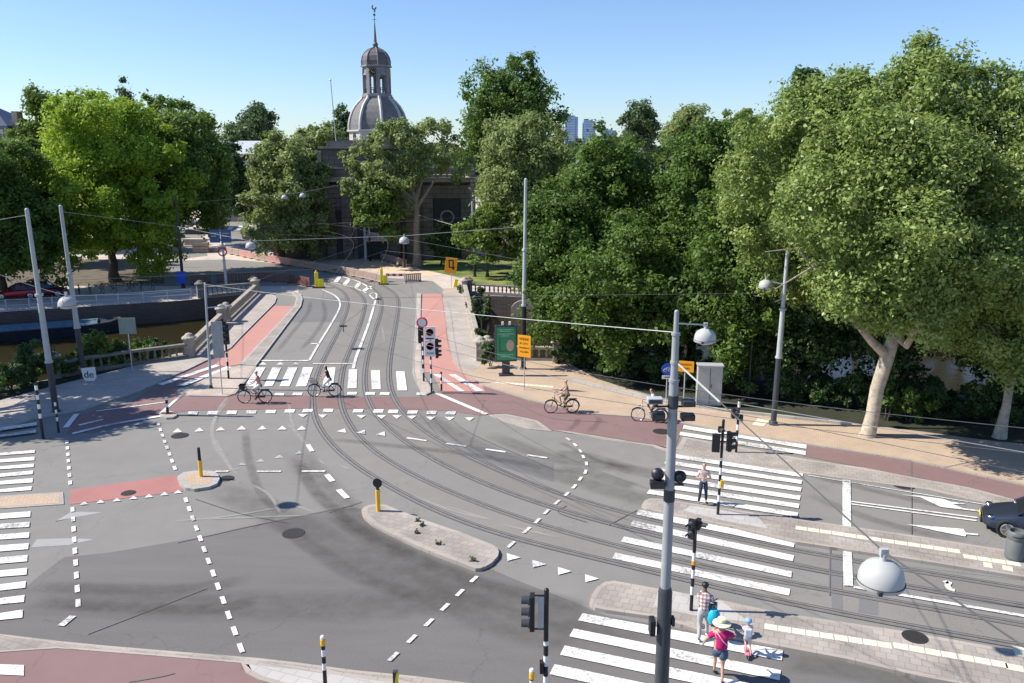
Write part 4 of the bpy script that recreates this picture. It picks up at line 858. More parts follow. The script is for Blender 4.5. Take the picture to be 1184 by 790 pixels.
mb = MB(); mb.sphere((0, DY, 28.35), .38); mb.tube((0, DY, 28.6), (0, DY, 31.2), .22, .06, 8); mb.tube((0, DY, 31), (0, DY, 33.0), .05, .04, 6)
mb.box((0, DY, 31.6), (.5, .04, .06)); mb.box((0, DY, 32.2), (.3, .04, .25), R(20)); mb.path([(.26*math.cos(a*.5+2.2), DY, 33.2+.3*math.sin(a*.5+2.2)) for a in range(9)], .1, 6); mb.sphere((0.05, DY, 32.7), .14)
mb.build('spire', M_CUPOLA, gb, smooth=True)
fp = atY(388, 172, 109.5); f0 = thing('flagpole', 'thin white flagpole standing on the roof of the gate building left of the dome', 'flagpole', (fp.x, 111, 10.8))
mb = MB(); mb.tube((0, 0, 0), (-.55, 0, 12.3), .09, .05, 8); mb.build('pole', M_LGREY, f0); mb = MB(); mb.sphere((-.55, 0, 12.35), .12); mb.build('finial', M_GILT, f0)
# slate mansard house at the left edge
hs = thing('mansard_house', 'slate mansard roofed house with white dormers above the trees at the left edge', 'house', (-75.0, 116, 0))
mb = MB(); mb.box((0, 6, 6.5), (12.6, 12, 13)); mb.build('wall', brickwall('house_brick', (.22, .13, .1), (.18, .11, .09), (.3, .28, .25), .4, .14), hs)
mb = MB(); q = [(-6.5, -.2), (6.5, -.2), (6.5, 12.2), (-6.5, 12.2)]; top = [(-5.6, 1.2), (4.9, 1.2), (4.9, 11), (-5.6, 11)]; rg = [(-5, 5.5), (0.6, 5.5)]
vs = [(x_, y_, 13) for x_, y_ in q]+[(x_, y_, 17.6) for x_, y_ in top]+[(x_, y_, 20.6) for x_, y_ in rg]
mb.add(vs, [(3, 2, 1, 0), (0, 1, 5, 4), (1, 2, 6, 5), (2, 3, 7, 6), (3, 0, 4, 7), (4, 5, 9, 8), (5, 6, 9), (6, 7, 8, 9), (7, 4, 8)])
rf = mb.build('roof', simple('blue_slate', (.045, .055, .085), .35, var=.25, scale=3), hs)
mb = MB(); mb.tube((-2.5, 5.5, 20.4), (-2.5, 5.5, 22.3), .35, .3, 4); mb.build('chimney', M_TAN, rf); mb = MB(); mb.tube((.6, 5.5, 20.4), (.6, 5.5, 21.8), .06, .04, 5); mb.build('roof_spike', M_TAN, rf)
mb = MB(); mb.box((5.4, 3, 18.3), (.8, 1.4, 2.6)); mb.build('chimney', M_TAN, rf)
for x_ in (-3.6, -.6, 2.2, 4.6):
    mb = MB(); mb.box((x_, .3, 15.6), (1.05, 1.3, 2.5)); mb.box((x_, .2, 16.95), (1.3, 1.6, .2)); d_ = mb.build('dormer', M_WHITEST, rf)
    mb = MB(); mb.box((x_, -.37, 15.5), (.6, .06, 1.9)); mb.build('window', M_GLASSD, d_)
for x_ in (-4, -1.3, 1.3, 4):
    for z_ in (3, 6.6, 10.2):
        mb = MB(); mb.box((x_, -.02, z_), (1.2, .12, 2)); w_ = mb.build('window', M_WHITEST, hs); mb = MB(); mb.box((x_, -.09, z_), (.95, .06, 1.7)); mb.build('pane', M_GLASSD, w_)
# long pale-roofed building behind the square
def long_house(name, label, u0, u1, vt, vr, Y, wallm, roofm, floors=3):
    a = atY(u0, vr, Y); b_ = atY(u1, vr, Y); t = atY(u0, vt, Y+6); w_ = b_.x-a.x
    o_ = thing(name, label, 'building', ((a.x+b_.x)/2, Y, 0)); mb = MB(); mb.box((0, 6, a.z/2), (w_, 12, a.z)); mb.build('wall', wallm, o_)
    mb = MB(); z0 = a.z; z1 = t.z; W2 = w_/2+.4
    mb.add([(-W2, -.5, z0), (W2, -.5, z0), (W2, 12.5, z0), (-W2, 12.5, z0), (-W2+2, 6, z1), (W2-2, 6, z1)], [(0, 1, 5, 4), (1, 2, 5), (2, 3, 4, 5), (3, 0, 4), (3, 2, 1, 0)]); mb.build('roof', roofm, o_)
    nwin = max(2, int(w_/3))
    for i in range(nwin):
        for j in range(floors):
            mb = MB(); mb.box((-w_/2+(i+.5)*w_/nwin, -.03, a.z*(j+.55)/floors), (1.1, .12, a.z/floors*.55)); mb.build('window', M_GLASSD, o_)
    return o_
M_PROOF = simple('pale_zinc_roof', (.52, .56, .58), .5, .2, var=.08)
M_CREAM = simple('cream_wall', (.55, .50, .42), .8, var=.08)
long_house('long_building', 'long building with a pale grey roof left of the gate building', 236, 318, 163, 178, 190, M_CREAM, M_PROOF)
long_house('pale_house', 'pale house front half hidden at the far end of the left street', 243, 300, 206, 216, 172, simple('rose_wall', (.42, .36, .32), .8, var=.1), M_TAN, 2)
long_house('white_house', 'small white house front glimpsed over the treetops right of the far round tree', 826, 880, 148, 156, 170, M_WHITEST, M_PROOF)
# distant towers
M_TOWER = brickwall('hazy_tower_glass', (.26, .38, .56), (.30, .43, .62), (.18, .27, .42), 60, 7, msize=1.2, blot=.05)  # distance haze is mixed into the blue of the glass
for (u0, u1, vt, lab) in [(650, 668, 134, 'tallest haze-blue glass tower on the horizon, leftmost of three'), (671, 688, 139, 'middle blue tower of three on the horizon, slightly lower'), (693, 711, 150, 'lowest blue tower of three on the horizon, rightmost')]:
    a = atY(u0, vt, 2500); b_ = atY(u1, vt, 2500)
    o_ = thing('office_tower', lab, 'tower', ((a.x+b_.x)/2, 2500, 0), 0, 'towers on the horizon'); mb = MB(); w_ = b_.x-a.x
    mb.box((0, 0, a.z/2), (w_*.62, 40, a.z), 0); mb.box((w_*.31, 2, a.z*.485), (w_*.38, 34, a.z*.97)); mb.build('tower_block', M_TOWER, o_)
    mb = MB(); mb.box((-w_*.1, 0, a.z+1.5), (w_*.3, 16, 3)); mb.build('roof_plant', M_DGREY, o_)
# ---- distant crowns (individual trees in a few far rows)
far_src = []
for k in range(4):
    rnd = random.Random(80+k); bl = crown_blobs(13, 13, 10, 5, rnd, 9, .42); me = leaves_mesh('crown', bl, 2800, .8, [L_FAR, L_FAR, L_MID, L_FAR][k], 90+k, 1.7); far_src.append((bl, me))
rnd = random.Random(77); cnt = 0
rows = []
for u in range(-40, 1260, 30): rows.append((u+rnd.uniform(-9, 9), rnd.uniform(150, 185), rnd.uniform(14.0, 16.5)))
for u in range(-40, 1260, 26): rows.append((u+rnd.uniform(-9, 9), rnd.uniform(240, 330), rnd.uniform(15, 20)))
for u in range(300, 960, 20): rows.append((u+rnd.uniform(-7, 7), rnd.uniform(420, 700), rnd.uniform(17, 25)))
for (u, Y, top_) in rows:
    if 225 < u < 345 and Y < 200: continue
    if u < 60 and Y < 340: continue
    x_ = atY(u, 395, Y).x; 
    if -40 < x_ < 0 and Y < 135: continue
    bl, me = far_src[cnt % 4]; s_ = top_/15.3
    t = thing('distant_tree', 'distant green tree crown in the tree line behind the square', 'tree', (x_, Y, 0), rnd.uniform(0, 6.28), 'distant tree line', s_)
    t.scale = (s_*rnd.uniform(.95, 1.5), s_*rnd.uniform(.95, 1.3), s_)
    if cnt < 4: tk = trunk_mb(6, .35, bl, random.Random(cnt), limbs=4).build('trunk', M_BARKD, t); bl.append(tk)
    else: tk = bl[-1].copy(); C.objects.link(tk); tk.parent = t
    o = bpy.data.objects.new('crown', me); C.objects.link(o); o.parent = t; cnt += 1
# singled-out far trees
auto_tree('round_tree', 'lone dark round tree against the sky right of the towers', 714, 768, 119, 175, 210, 741, 9000, .5, L_FAR, 101, .5, 9, .42, clump=1.5)
auto_tree('feathery_tree', 'feathery grey-green tree on the skyline behind the dark elms', 770, 822, 122, 190, 150, 797, 9000, .4, L_GREYG, 102, .4, 9, .4, clump=1.4)
auto_tree('round_tree', 'low rounded tree on the skyline left of the big plane tree', 820, 895, 131, 190, 160, 858, 10000, .42, L_MID, 103, .4, 9, .4, clump=1.4)
auto_tree('fir_tree', 'dark spiky treetop behind the upper left of the big plane tree', 905, 955, 88, 200, 70, 930, 9000, .28, L_DARK, 104, .4, 9, .45, 'cone', clump=.9)
auto_tree('street_tree', 'olive tree between the willow and the dark elms on the far bank', 650, 745, 166, 290, 90, 700, 24000, .3, L_MID, 105, .4, 12, .4, clump=1.2)
# trees on the far right bank, seen only as shade and dabs of light between the near trunks
BK = 'trees on the far right bank'
for i, (x_, y_, h_, w_) in enumerate([(9, 82, 13, 10), (17, 79, 14, 11), (25, 80, 13, 10), (33, 76, 14, 11), (42, 74, 13, 11), (52, 71, 14, 12), (62, 68, 13, 12), (12, 95, 15, 12), (28, 92, 15, 12), (45, 90, 15, 12)]):
    rnd = random.Random(120+i); bl = crown_blobs(w_, w_, h_-3.2, 3.0, rnd, 10, .42)
    tree('bank_tree', '%s dark tree on the far right bank behind the elms' % ORD[i], (x_, y_, 0), bl, 5, .28, 11000, .3, L_DARK, 130+i, clump=1.2, group=BK)  # dark leaf colour carries the deep shade of this bank
# out-of-frame trees beside the left pavement: their crowns are left of the picture, their shade lies on the pavement; the far pair is added to shade the far quay
for i, (x_, y_, w_, h_, z_, ox, oy) in enumerate([(-35.8, 42.2, 8.4, 7.5, 6.5, 1.2, 6.3), (-35.2, 38.5, 8.4, 7, 6.5, 1.6, 3.2), (-54.5, 71.5, 9, 9, 6, 0, -.5), (-57, 79, 9, 10, 5, 0, 0)]):
    rnd = random.Random(150+i); bl = crown_blobs(w_, w_, h_, z_, rnd, 10, .36)
    for q_ in bl: q_[0] += ox; q_[1] += oy
    tree('bank_tree', ['shade tree on the near left bank just outside the picture', 'second shade tree on the near left bank closer to the zebra', 'unseen shade tree on the far left quay beside the barge, just outside the picture', 'unseen shade tree behind the far left quay, left of the red parked car'][i], (x_, y_, 0), bl, z_+1, .3, 30000, .16, L_MID, 160+i, clump=.9)
# hedge and shrubs on the near left bank
HG = 'shrubs along the near left bank'
for i, (u, v, w_, h_) in enumerate([(12, 455, 2.6, 1.5), (-20, 462, 2.8, 1.5), (38, 446, 2.4, 2.2), (58, 440, 2.6, 1.5), (78, 437, 2.2, 1.2), (122, 428, 2.2, 1.7), (140, 424, 2.2, 1.4), (160, 420, 2.0, 1.3), (180, 414, 1.8, 1.0), (108, 428, 2.3, 2.3)]):
    p = G(u, v); shrub('shrub', 'dark hedge shrub number %s along the near left bank' % ORD[i], (p.x-.3, p.y+.7, 0), w_*1.2, w_, h_*1.1, 5000, .085, [L_DARK, L_ELM][i % 2], 170+i, HG)
RS = 'undergrowth along the near right bank'
for i, (u, v, w_, h_) in enumerate([(648, 425, 2.4, 1.3), (672, 431, 2.6, 1.6), (700, 437, 2.4, 1.5), (728, 444, 2.4, 1.6), (757, 450, 2.6, 2.0), (790, 456, 2.6, 2.4), (862, 468, 3.0, 3.0), (890, 466, 3.0, 3.2), (925, 474, 2.6, .9), (962, 478, 2.6, 1.2), (1085, 492, 2.6, 2.0), (1120, 494, 2.6, 1.2), (1160, 498, 2.8, 1.1), (1190, 500, 3, 2.4), (835, 462, 2.8, 3), (812, 460, 2.6, 1.6), (945, 472, 2.8, 1.6), (1000, 480, 2.8, 1.8), (1040, 486, 2.6, 1.8), (1140, 495, 2.8, 1.6), (770, 450, 2.6, 2.2), (715, 438, 2.4, 2.0), (905, 470, 2.6, 2.4)]):
    p = G(u, v); shrub('shrub', '%s dark shrub from the left under the elms along the pavement' % ORD[i], (p.x+.3, p.y+1.5, 0), w_*1.2, w_, h_*1.15, 5500, .09, L_DARK, 190+i, RS)  # shade under the elms is put into the dark leaf colour
p = G(1062, 495); shrub('ivy_bush', 'leafy green ivy bush just right of the leaning plane trunk', (p.x, p.y+1.0, 0), 3.2, 1.6, 1.9, 3500, .12, L_ELM, 210)
p = G(1033, 492); shrub('ivy_bush', 'tall ivy growing right behind the leaning plane trunk', (p.x, p.y+.8, 0), 1.5, 1.2, 3.0, 2600, .11, L_ELM, 211)
for i, (u, v, w_, h_, lab) in enumerate([(549, 376, 1.8, 3.2, 'leafy ailanthus growing on the bridge parapet, uppermost'), (557, 402, 1.9, 3.6, 'tall ailanthus sprouting beside the bridge parapet'), (563, 425, 1.3, 1.7, 'low weeds at the foot of the bridge parapet left of the poster stand'), (532, 340, .9, .9, 'weeds on the far end of the right bridge parapet'), (540, 358, .8, .8, 'small weeds halfway along the right bridge parapet')]):
    p = G(u, v); shrub('wild_shrub', lab, (p.x+.2, p.y, 0), w_, w_, h_, 1500, .15, L_AILAN, 220+i, None, .35)
for i, (u, v) in enumerate([(483, 603), (488, 608), (482, 617), (507, 630), (546, 649)]):
    p = G(u, v, .12); shrub('weed', 'small weed growing between the pavers of the central island', (p.x, p.y, .12), .28, .28, .16, 60, .035, L_AILAN, 230+i, 'weeds on the central island', .08)
# ============================================================ BRIDGE PARAPETS AND RAILINGS
def balustrade(name, label, pts, h=1.05, mat=None, group=None, spacing=.42, ends=(True, True), bal=True, pil_h=1.35):
    mat = mat or M_STONE; base = Vector((pts[0][0], pts[0][1], 0)); o_ = thing(name, label, 'parapet', base, 0, group); P_ = [Vector((p[0], p[1], 0))-base for p in pts]
    lo = MB(); hi = MB(); cnt_ = 0
    bl = []
    for a, b_ in zip(P_, P_[1:]):
        d = b_-a; L = d.length; az = math.atan2(d.y, d.x); mid = (a+b_)/2
        lo.box((mid.x, mid.y, .12), (L, .42, .26), az); hi.box((mid.x, mid.y, h-.09), (L, .40, .18), az)
        n_ = max(1, int(L/spacing))
        for i in range(n_): bl.append((a+d*((i+.5)/n_), az))
    lo.build('plinth', mat, o_); hi.build('top_rail', mat, o_, bevel=.03)
    src = None
    for i, (p, az) in enumerate(bl):
        if i >= 99: break
        if src is None:
            m_ = MB(); m_.lathe([(.09, .25), (.09, .30), (.055, .36), (.10, .52), (.085, .62), (.055, .72), (.085, .80), (.085, h-.17)], (0, 0, 0), 8); src = m_.build('baluster', mat, o_, smooth=True); src.location = p
        else: c_ = src.copy(); C.objects.link(c_); c_.parent = o_; c_.location = p
    if len(bl) > 99:
        m_ = MB()
        for p, az in bl[99:]: m_.lathe([(.09, .25), (.055, .36), (.10, .52), (.055, .72), (.085, h-.17)], p, 6)
        q_ = m_.build('balusters', mat, o_); q_['kind'] = 'stuff'
    for k, e in enumerate((P_[0], P_[-1])):
        if ends[k]:
            m_ = MB(); m_.box((e.x, e.y, pil_h/2), (.62, .62, pil_h), math.atan2((P_[1]-P_[0]).y, (P_[1]-P_[0]).x)); m_.lathe([(.5, pil_h-.02), (.5, pil_h+.1), (.34, pil_h+.2), (.22, pil_h+.34), (.02, pil_h+.42)], (e.x, e.y, 0), 12); m_.build('pillar', mat, o_, bevel=.03)
    return o_
a = G(222, 408); b_ = G(293, 341)
LB0 = (-22.35, 55.1); LB1 = (-25.75, 81.2); md = (LB0[0]+(LB1[0]-LB0[0])*.46, LB0[1]+(LB1[1]-LB0[1])*.46)
balustrade('stone_parapet', 'far half of the stone balustrade on the left side of the bridge', [md, LB1], group=None)
balustrade('stone_parapet', 'near half of the left bridge balustrade, ending in a stone pillar', [LB0, (md[0]-.05, md[1]-1.0)])
balustrade('stone_parapet', 'curving stone balustrade in the shade along the near left bank', [(-22.5, 54.9), (-23.6, 54.1), (-25.2, 53.1), (-27.4, 51.2), (-28.8, 49.7)], ends=(False, True), mat=M_STONE_SHADE)
balustrade('stone_parapet', 'stone balustrade with weeds along the right side of the bridge', [(-2.15, 54.0), (-4.75, 81.3)], mat=M_STONE)
balustrade('stone_parapet', 'short stone balustrade behind the orange text sign', [(-1.7, 54.3), (.6, 54.1), (3.1, 53.9)], mat=M_STONE)
balustrade('stone_parapet', 'shaded stone balustrade on the far canal bank right of the bridge', [(-4.4, 81.6), (-2, 80.9), (.9, 79.9), (6, 78.4)], mat=M_STONE_SHADE)
balustrade('stone_parapet', 'shaded stone balustrade on the far bank left of the bridge', [(-26.3, 82.2), (-28, 81.2), (-30.6, 79.2)], mat=M_STONE_SHADE)
# brick arch in the far quay wall, right
ar = thing('wall_arch', 'pale brick arch filling in the far canal wall right of the bridge', 'wall arch', (1.5, 79.2, -2))
m_ = MB(); pts = [(-1.6, 0)]+[(1.6*math.cos(math.pi-a*math.pi/10), .7+1.1*math.sin(a*math.pi/10)) for a in range(11)]+[(1.6, 0)]
vs = [(x_, -.12+x_*-.25, z_) for x_, z_ in pts]+[(x_, .3+x_*-.25, z_) for x_, z_ in pts]; k = len(pts); m_.add(vs, [tuple(range(k))]+[(i, (i+1) % k, k+(i+1) % k, k+i) for i in range(k)])
m_.build('arch_face', brickwall('pale_arch_brick', (.30, .22, .2), (.24, .19, .17), (.3, .28, .26), .4, .12), ar)
# steel railing on the far left quay
rl = thing('quay_railing', 'white steel railing with posts along the far left quay', 'railing', (-31.2, 78.4, 0)); P_ = [Vector((-31.2, 78.4, 0)), Vector((-37, 75.7, 0)), Vector((-45.5, 72.3, 0)), Vector((-58, 65.5, 0))]
m_ = MB()
for z_ in (.5, 1.0): m_.path([p-P_[0]+Vector((0, 0, z_)) for p in P_], .035, 6)
m_.build('rail', M_GREY, rl)
src = None
for a, b_ in zip(P_, P_[1:]):
    n_ = int((b_-a).length/1.6)
    for i in range(n_):
        p = a.lerp(b_, i/n_)-P_[0]
        if src is None: m_ = MB(); m_.box((0, 0, .52), (.09, .09, 1.08)); src = m_.build('post', M_GREY, rl); src.location = p
        else: c_ = src.copy(); C.objects.link(c_); c_.parent = rl; c_.location = p
# ---- barge at the far left quay
bo = thing('barge', 'long dark barge under a blue tarpaulin moored at the far left quay', 'boat', (-42.6, 70.6, -2.0), R(24))
st = [(-7.2, .15, 1.05), (-6.2, 1.1, .95), (-4, 1.5, .85), (4.5, 1.5, .85), (6.4, 1.1, .95), (7.3, .2, 1.1)]; m_ = MB(); vs = []; fs = []
for x_, hw, z_ in st: vs += [(x_, -hw, z_), (x_*.97, -hw*.75, -.3), (x_*.97, hw*.75, -.3), (x_, hw, z_)]
for i in range(len(st)-1):
    for k in range(3): fs.append((i*4+k, i*4+k+1, i*4+k+5, i*4+k+4))
    fs.append((i*4+3, i*4, i*4+4, i*4+7))
fs += [(0, 1, 2, 3), tuple(len(vs)-4+i for i in (3, 2, 1, 0))]; m_.add(vs, fs); m_.build('hull', simple('hull_black', (.03, .035, .05), .5, var=.3), bo)
m_ = MB(); n_ = 9; vs = []; fs = []
for i in range(n_):
    x_ = -5.2+i*10.6/(n_-1); s_ = .95+.05*math.sin(i*2.3)
    for k in range(7): a = math.pi*k/6; vs.append((x_, 1.35*math.cos(a), .85+(.34*s_)*math.sin(a)))
for i in range(n_-1):
    for k in range(6): fs.append((i*7+k, i*7+k+1, i*7+k+8, i*7+k+7))
fs += [tuple(range(7)), tuple((n_-1)*7+6-k for k in range(7))]; m_.add(vs, fs); m_.build('tarpaulin', simple('blue_tarpaulin', (.08, .14, .19), .7, var=.3, scale=2), bo)
m_ = MB(); m_.path([(x_, -hw, z_+.04) for x_, hw, z_ in st], .06, 6); m_.path([(x_, hw, z_+.04) for x_, hw, z_ in st], .06, 6); m_.build('gunwale', M_DGREY, bo)

# ============================================================ POLES, LAMPS, WIRES
def base(u, v, z=0.): return G(u, v, z)
def top_at(u, v, b): return atY(u, v, b.y)          # a point above base b seen at this column and row
def lampshade(o_, c, r=.32):
    """white enamel dome lamp hanging with its rim at c"""
    m_ = MB(); m_.lathe([(r, 0), (r*1.04, .03), (r*1.04, r*.16), (r, r*.2), (r*.985, r*.45), (r*.90, r*.74), (r*.70, r*1.0), (r*.40, r*1.17), (r*.16, r*1.22), (r*.13, r*1.5), (.02, r*1.54)], c, 32)
    sh = m_.build('lamp_shade', M_LAMPW, o_, smooth=True)
    m_ = MB(); m_.lathe([(r*.95, .005), (r*.8, -.03), (r*.4, -.07), (.01, -.08)], c, 24); m_.build('lens', simple('lamp_lens', (.35, .36, .36), .15, var=.05), sh, smooth=True)
    m_ = MB(); m_.box((c[0]-r*.45, c[1]-r*.97, c[2]+r*.1), (.05, .05, .06)); m_.build('latch', M_DGREY, sh); m_ = MB(); m_.box((c[0], c[1], c[2]+r*1.6), (.10, .06, .10)); m_.build('clamp', M_GREY, sh)
    m_ = MB(); m_.lathe([(r*1.045, r*.17), (r*1.055, r*.185), (r*1.045, r*.20)], c, 32); m_.build('rim_seam', M_DGREY, sh)
    return sh
def mast(name, label, b, top, r0, r1, split, lowmat=M_DGREY, upmat=M_LGREY, cat='pole', group=None, lower_r=None, rings=()):
    """a tapered street pole from base b to the world point top; below the height split it is dark"""
    o_ = thing(name, label, cat, b, 0, group); t = Vector(top)-Vector(b); f = split/t.z
    m_ = MB(); m_.lathe([((lower_r or r0)*1.5, 0), ((lower_r or r0)*1.5, .12), ((lower_r or r0)*1.15, .2)], (0, 0, 0), 14); m_.tube((0, 0, 0), t*f, lower_r or r0, lower_r or r0*(1-.2*f), 14); m_.build('lower_pole', lowmat, o_, smooth=True)
    m_ = MB(); m_.tube(t*f, t*(f+(1-f)*.45), r0*(1-.15*f), (r0+r1)/2, 14); m_.tube(t*(f+(1-f)*.45), t, (r0+r1)/2*.88, r1, 14); m_.sphere(t, r1*1.05, 10, 6)
    for q in (f, f+(1-f)*.45)+tuple(rings): m_.tube(t*(q-.004), t*(q+.006), r0*1.22, r0*1.22, 14)
    m_.build('upper_pole', upmat, o_, smooth=True)
    return o_
def wire(name, label, pts, r=.012, mat=None, sag=.0, cat='wire', group='overhead wires'):
    P_ = []
    for a, b_ in zip(pts, pts[1:]):
        a, b_ = Vector(a), Vector(b_); n_ = 12
        for i in range(n_): t = i/n_; P_.append(a.lerp(b_, t)-Vector((0, 0, sag*4*t*(1-t))))
    P_.append(Vector(pts[-1])); m_ = MB(); m_.path(P_, r, 5)
    return tag(m_.build(name, mat or M_WIREL), label, cat, group)
# left pair
b1 = base(65, 478); t1 = top_at(31, 243, b1); mast('tension_pole', 'leftmost leaning grey pole with a dark foot at the left edge of the pavement', b1, t1, .17, .10, 2.9)
b2 = base(97, 436); t2 = top_at(70, 239, b2); mast('tension_pole', 'second leaning grey pole from the left, its dark foot in the hedge', b2, t2, .17, .10, 3.2)
b3 = base(244, 450); t3 = top_at(237, 328, b3); p3 = mast('signal_pole', 'slim pale grey pole with a short side arm on the left paved corner', b3, t3, .085, .06, .3)
m_ = MB(); m_.tube(top_at(238.5, 356, b3)-b3, top_at(260, 354, b3)-b3, .04, .04, 6); m_.build('arm', M_GREY, p3)
b4 = base(262, 333); t4 = top_at(256, 268, b4); p4 = mast('sign_mast', 'grey mast with two blue direction boards seen beyond the left end of the bridge', b4, t4, .15, .11, .4, upmat=M_GREY)
for du, dv in ((-7, 273), (6, 273)):
    q = top_at(256+du, dv, b4)-b4; m_ = MB(); m_.box((q.x, -.2, q.z), (1.05, .07, 1.35), R(3)); bd = m_.build('direction_board', M_NAVY, p4, bevel=.01)
    m_ = MB(); m_.box((q.x, -.24, q.z+.3), (.7, .02, .1), R(3)); m_.box((q.x-.1, -.24, q.z), (.5, .02, .1), R(3)); m_.build('board_text', M_GREY, bd)
q = top_at(258, 291, b4)-b4; m_ = MB(); m_.path([(q.x+.42*math.cos(a*math.pi/8), -.2, q.z+.42*math.sin(a*math.pi/8)) for a in range(16)], .07, 6, closed=True); m_.lathe([(.01, 0), (.36, 0)], (0, 0, -50), 3); m_.build('round_sign', M_REDS, p4)
b5 = base(212, 333); t5 = top_at(203, 228, b5); p5 = mast('street_pole', 'dark pole with a small blue panel at its foot beyond the left quay', b5, t5, .16, .08, 4.2, upmat=M_DGREY, lowmat=M_BLACK)
m_ = MB(); m_.box((0, -.25, 1.15), (1.0, .12, 1.3)); m_.build('blue_panel', M_BLUE, p5, bevel=.02)
b6 = base(186, 309); t6 = top_at(181, 262, b6); mast('street_pole', 'thin dark pole between the trees beyond the left quay', b6, t6, .14, .09, 2, upmat=M_DGREY, lowmat=M_BLACK)
b8 = base(423, 301); t8 = top_at(419, 206, b8); mast('tension_pole', 'grey pole with a wide foot in front of the left part of the gate building', b8, t8, .2, .10, 2.8, lowmat=M_GREY)
b8b = base(428, 302); t8b = top_at(426, 245, b8b); mast('street_pole', 'short black pole right beside the wide footed grey pole', b8b, t8b, .13, .08, 3.4, lowmat=M_BLACK)
b9 = base(484, 307); t9 = top_at(480, 232, b9); p9 = mast('lamp_post', 'grey lamp post with a white dome lamp before the pale tree trunk at the gate', b9, t9, .17, .10, 1.8, cat='street lamp')
q = top_at(472, 229.5, b9)-b9; m_ = MB(); m_.path([t9-b9-Vector((0, 0, .2)), (q.x, q.y, q.z+.6)], .035, 6); m_.build('arm', M_GREY, p9); lampshade(p9, (q.x, q.y, q.z), .38)
b10 = base(549, 320); t10 = top_at(546, 234, b10); mast('tension_pole', 'slim grey pole on the far side of the canal right of the orange detour sign', b10, t10, .15, .10, 1.5, lowmat=M_BLACK)
b11 = base(605, 428); t11 = top_at(608, 208, b11); mast('tension_pole', 'tall grey pole with a black lower half behind the orange text sign', b11, t11, .155, .10, 4.3, lowmat=M_BLACK)
b12 = base(894, 491, .08); t12 = top_at(911, 288, b12); p12 = mast('lamp_post', 'grey lamp post with a dark lower half and white dome lamp by the dark elms', b12, t12, .15, .09, 3.6, cat='street lamp')
q = top_at(885, 333, b12)-b12; s_ = top_at(907, 329, b12)-b12
m_ = MB(); m_.path([s_, (q.x+.1, q.y, q.z+.35)], .03, 6); m_.path([top_at(906, 345, b12)-b12, top_at(896, 349, b12)-b12], .03, 6); m_.build('arm', M_GREY, p12); lampshade(p12, (q.x, q.y, q.z), .34)
# the big pole in the foreground
b13 = base(764, 812, .12); t13 = top_at(782.5, 361, b13)
p13 = thing('tram_pole', 'large grey tram pole with a thick black foot in the foreground right of centre', 'pole', b13); t = t13-b13
def on13(v): f = (812-v)/(812-361); P_ = top_at(764+18.5*f, v, b13); return P_-b13
m_ = MB(); m_.path([(0, 0, 0), on13(780), on13(684), on13(679)], [.20, .18, .175, .14], 20); m_.build('lower_pole', M_DGREY, p13, smooth=True)
m_ = MB(); m_.path([on13(682), on13(575), on13(556), on13(478)], [.128, .122, .118, .112], 18); m_.path([on13(478), on13(440)], [.108, .108], 18); m_.path([on13(441), on13(420), on13(384)], [.088, .085, .08], 18); m_.path([on13(384), on13(361)], [.06, .055], 14)
m_.sphere(on13(361), .058, 10, 6)
for v_ in (440, 419, 386): m_.tube(on13(v_+1.6), on13(v_-1.6), .125 if v_ == 440 else .105, .125 if v_ == 440 else .105, 16)
m_.build('upper_pole', simple('grey_pole_paint', (.31, .33, .335), .4, var=.1, scale=2), p13, smooth=True)
m_ = MB(); m_.tube(on13(472), on13(457), .122, .122, 18); m_.build('black_sleeve', M_DGREY, p13, smooth=True); m_ = MB(); m_.tube(on13(579), on13(566), .135, .135, 18); m_.build('black_sleeve', M_DGREY, p13, smooth=True)
q13 = atY(815, 395, 21.0)-b13; m_ = MB(); m_.path([on13(374), q13+Vector((0, 0, .45))], .022, 6); m_.build('lamp_arm', M_GREY, p13); lampshade(p13, q13, .285)
def head_box(parent, c, w_, h_, d_, n, rz, name='signal_head', lens=True, round_=False, visor=True):
    """a black traffic signal head of n lenses; its lenses face local -Y before turning by rz"""
    M = Matrix.Translation(c) @ Matrix.Rotation(rz, 4, 'Z')
    def tr(m_, k): m_.v = m_.v[:k]+[tuple(M @ Vector(q)) for q in m_.v[k:]]
    m_ = MB(); m_.box((0, 0, 0), (w_, d_, h_)); tr(m_, 0); hd = m_.build(name, M_BLACK, parent, bevel=.02)
    cell = h_/n
    for i in range(n):
        z_ = h_/2-cell*(i+.5); r_ = min(w_, cell)*.40
        m_ = MB(); m_.path([(r_*math.cos(a*math.pi/8+.4), -d_/2-.02, z_+r_*math.sin(a*math.pi/8+.4)) for a in range(16)], .018, 5, closed=True)
        vs = []
        for k in range(13):
            a = math.pi*(k/12)*1.25-math.pi*.125
            for dy, rr in ((0, 1.02), (-.20, .98)): vs.append((r_*rr*math.cos(a), -d_/2+dy, z_+r_*rr*math.sin(a)))
        if visor: m_.add(vs, [(2*k, 2*k+1, 2*k+3, 2*k+2) for k in range(12)])
        tr(m_, 0); vz = m_.build('visor', M_DGREY, hd)
        m_ = MB(); m_.lathe([(r_*.9, 0), (r_*.6, .02), (.005, .03)], (0, 0, 0), 12); m_.v = [(x_, -d_/2-.005-zz, z_+y_) for x_, y_, zz in m_.v]; tr(m_, 0); m_.build('lens', M_GLASSD, hd)
    return hd
M_STRIPE = None
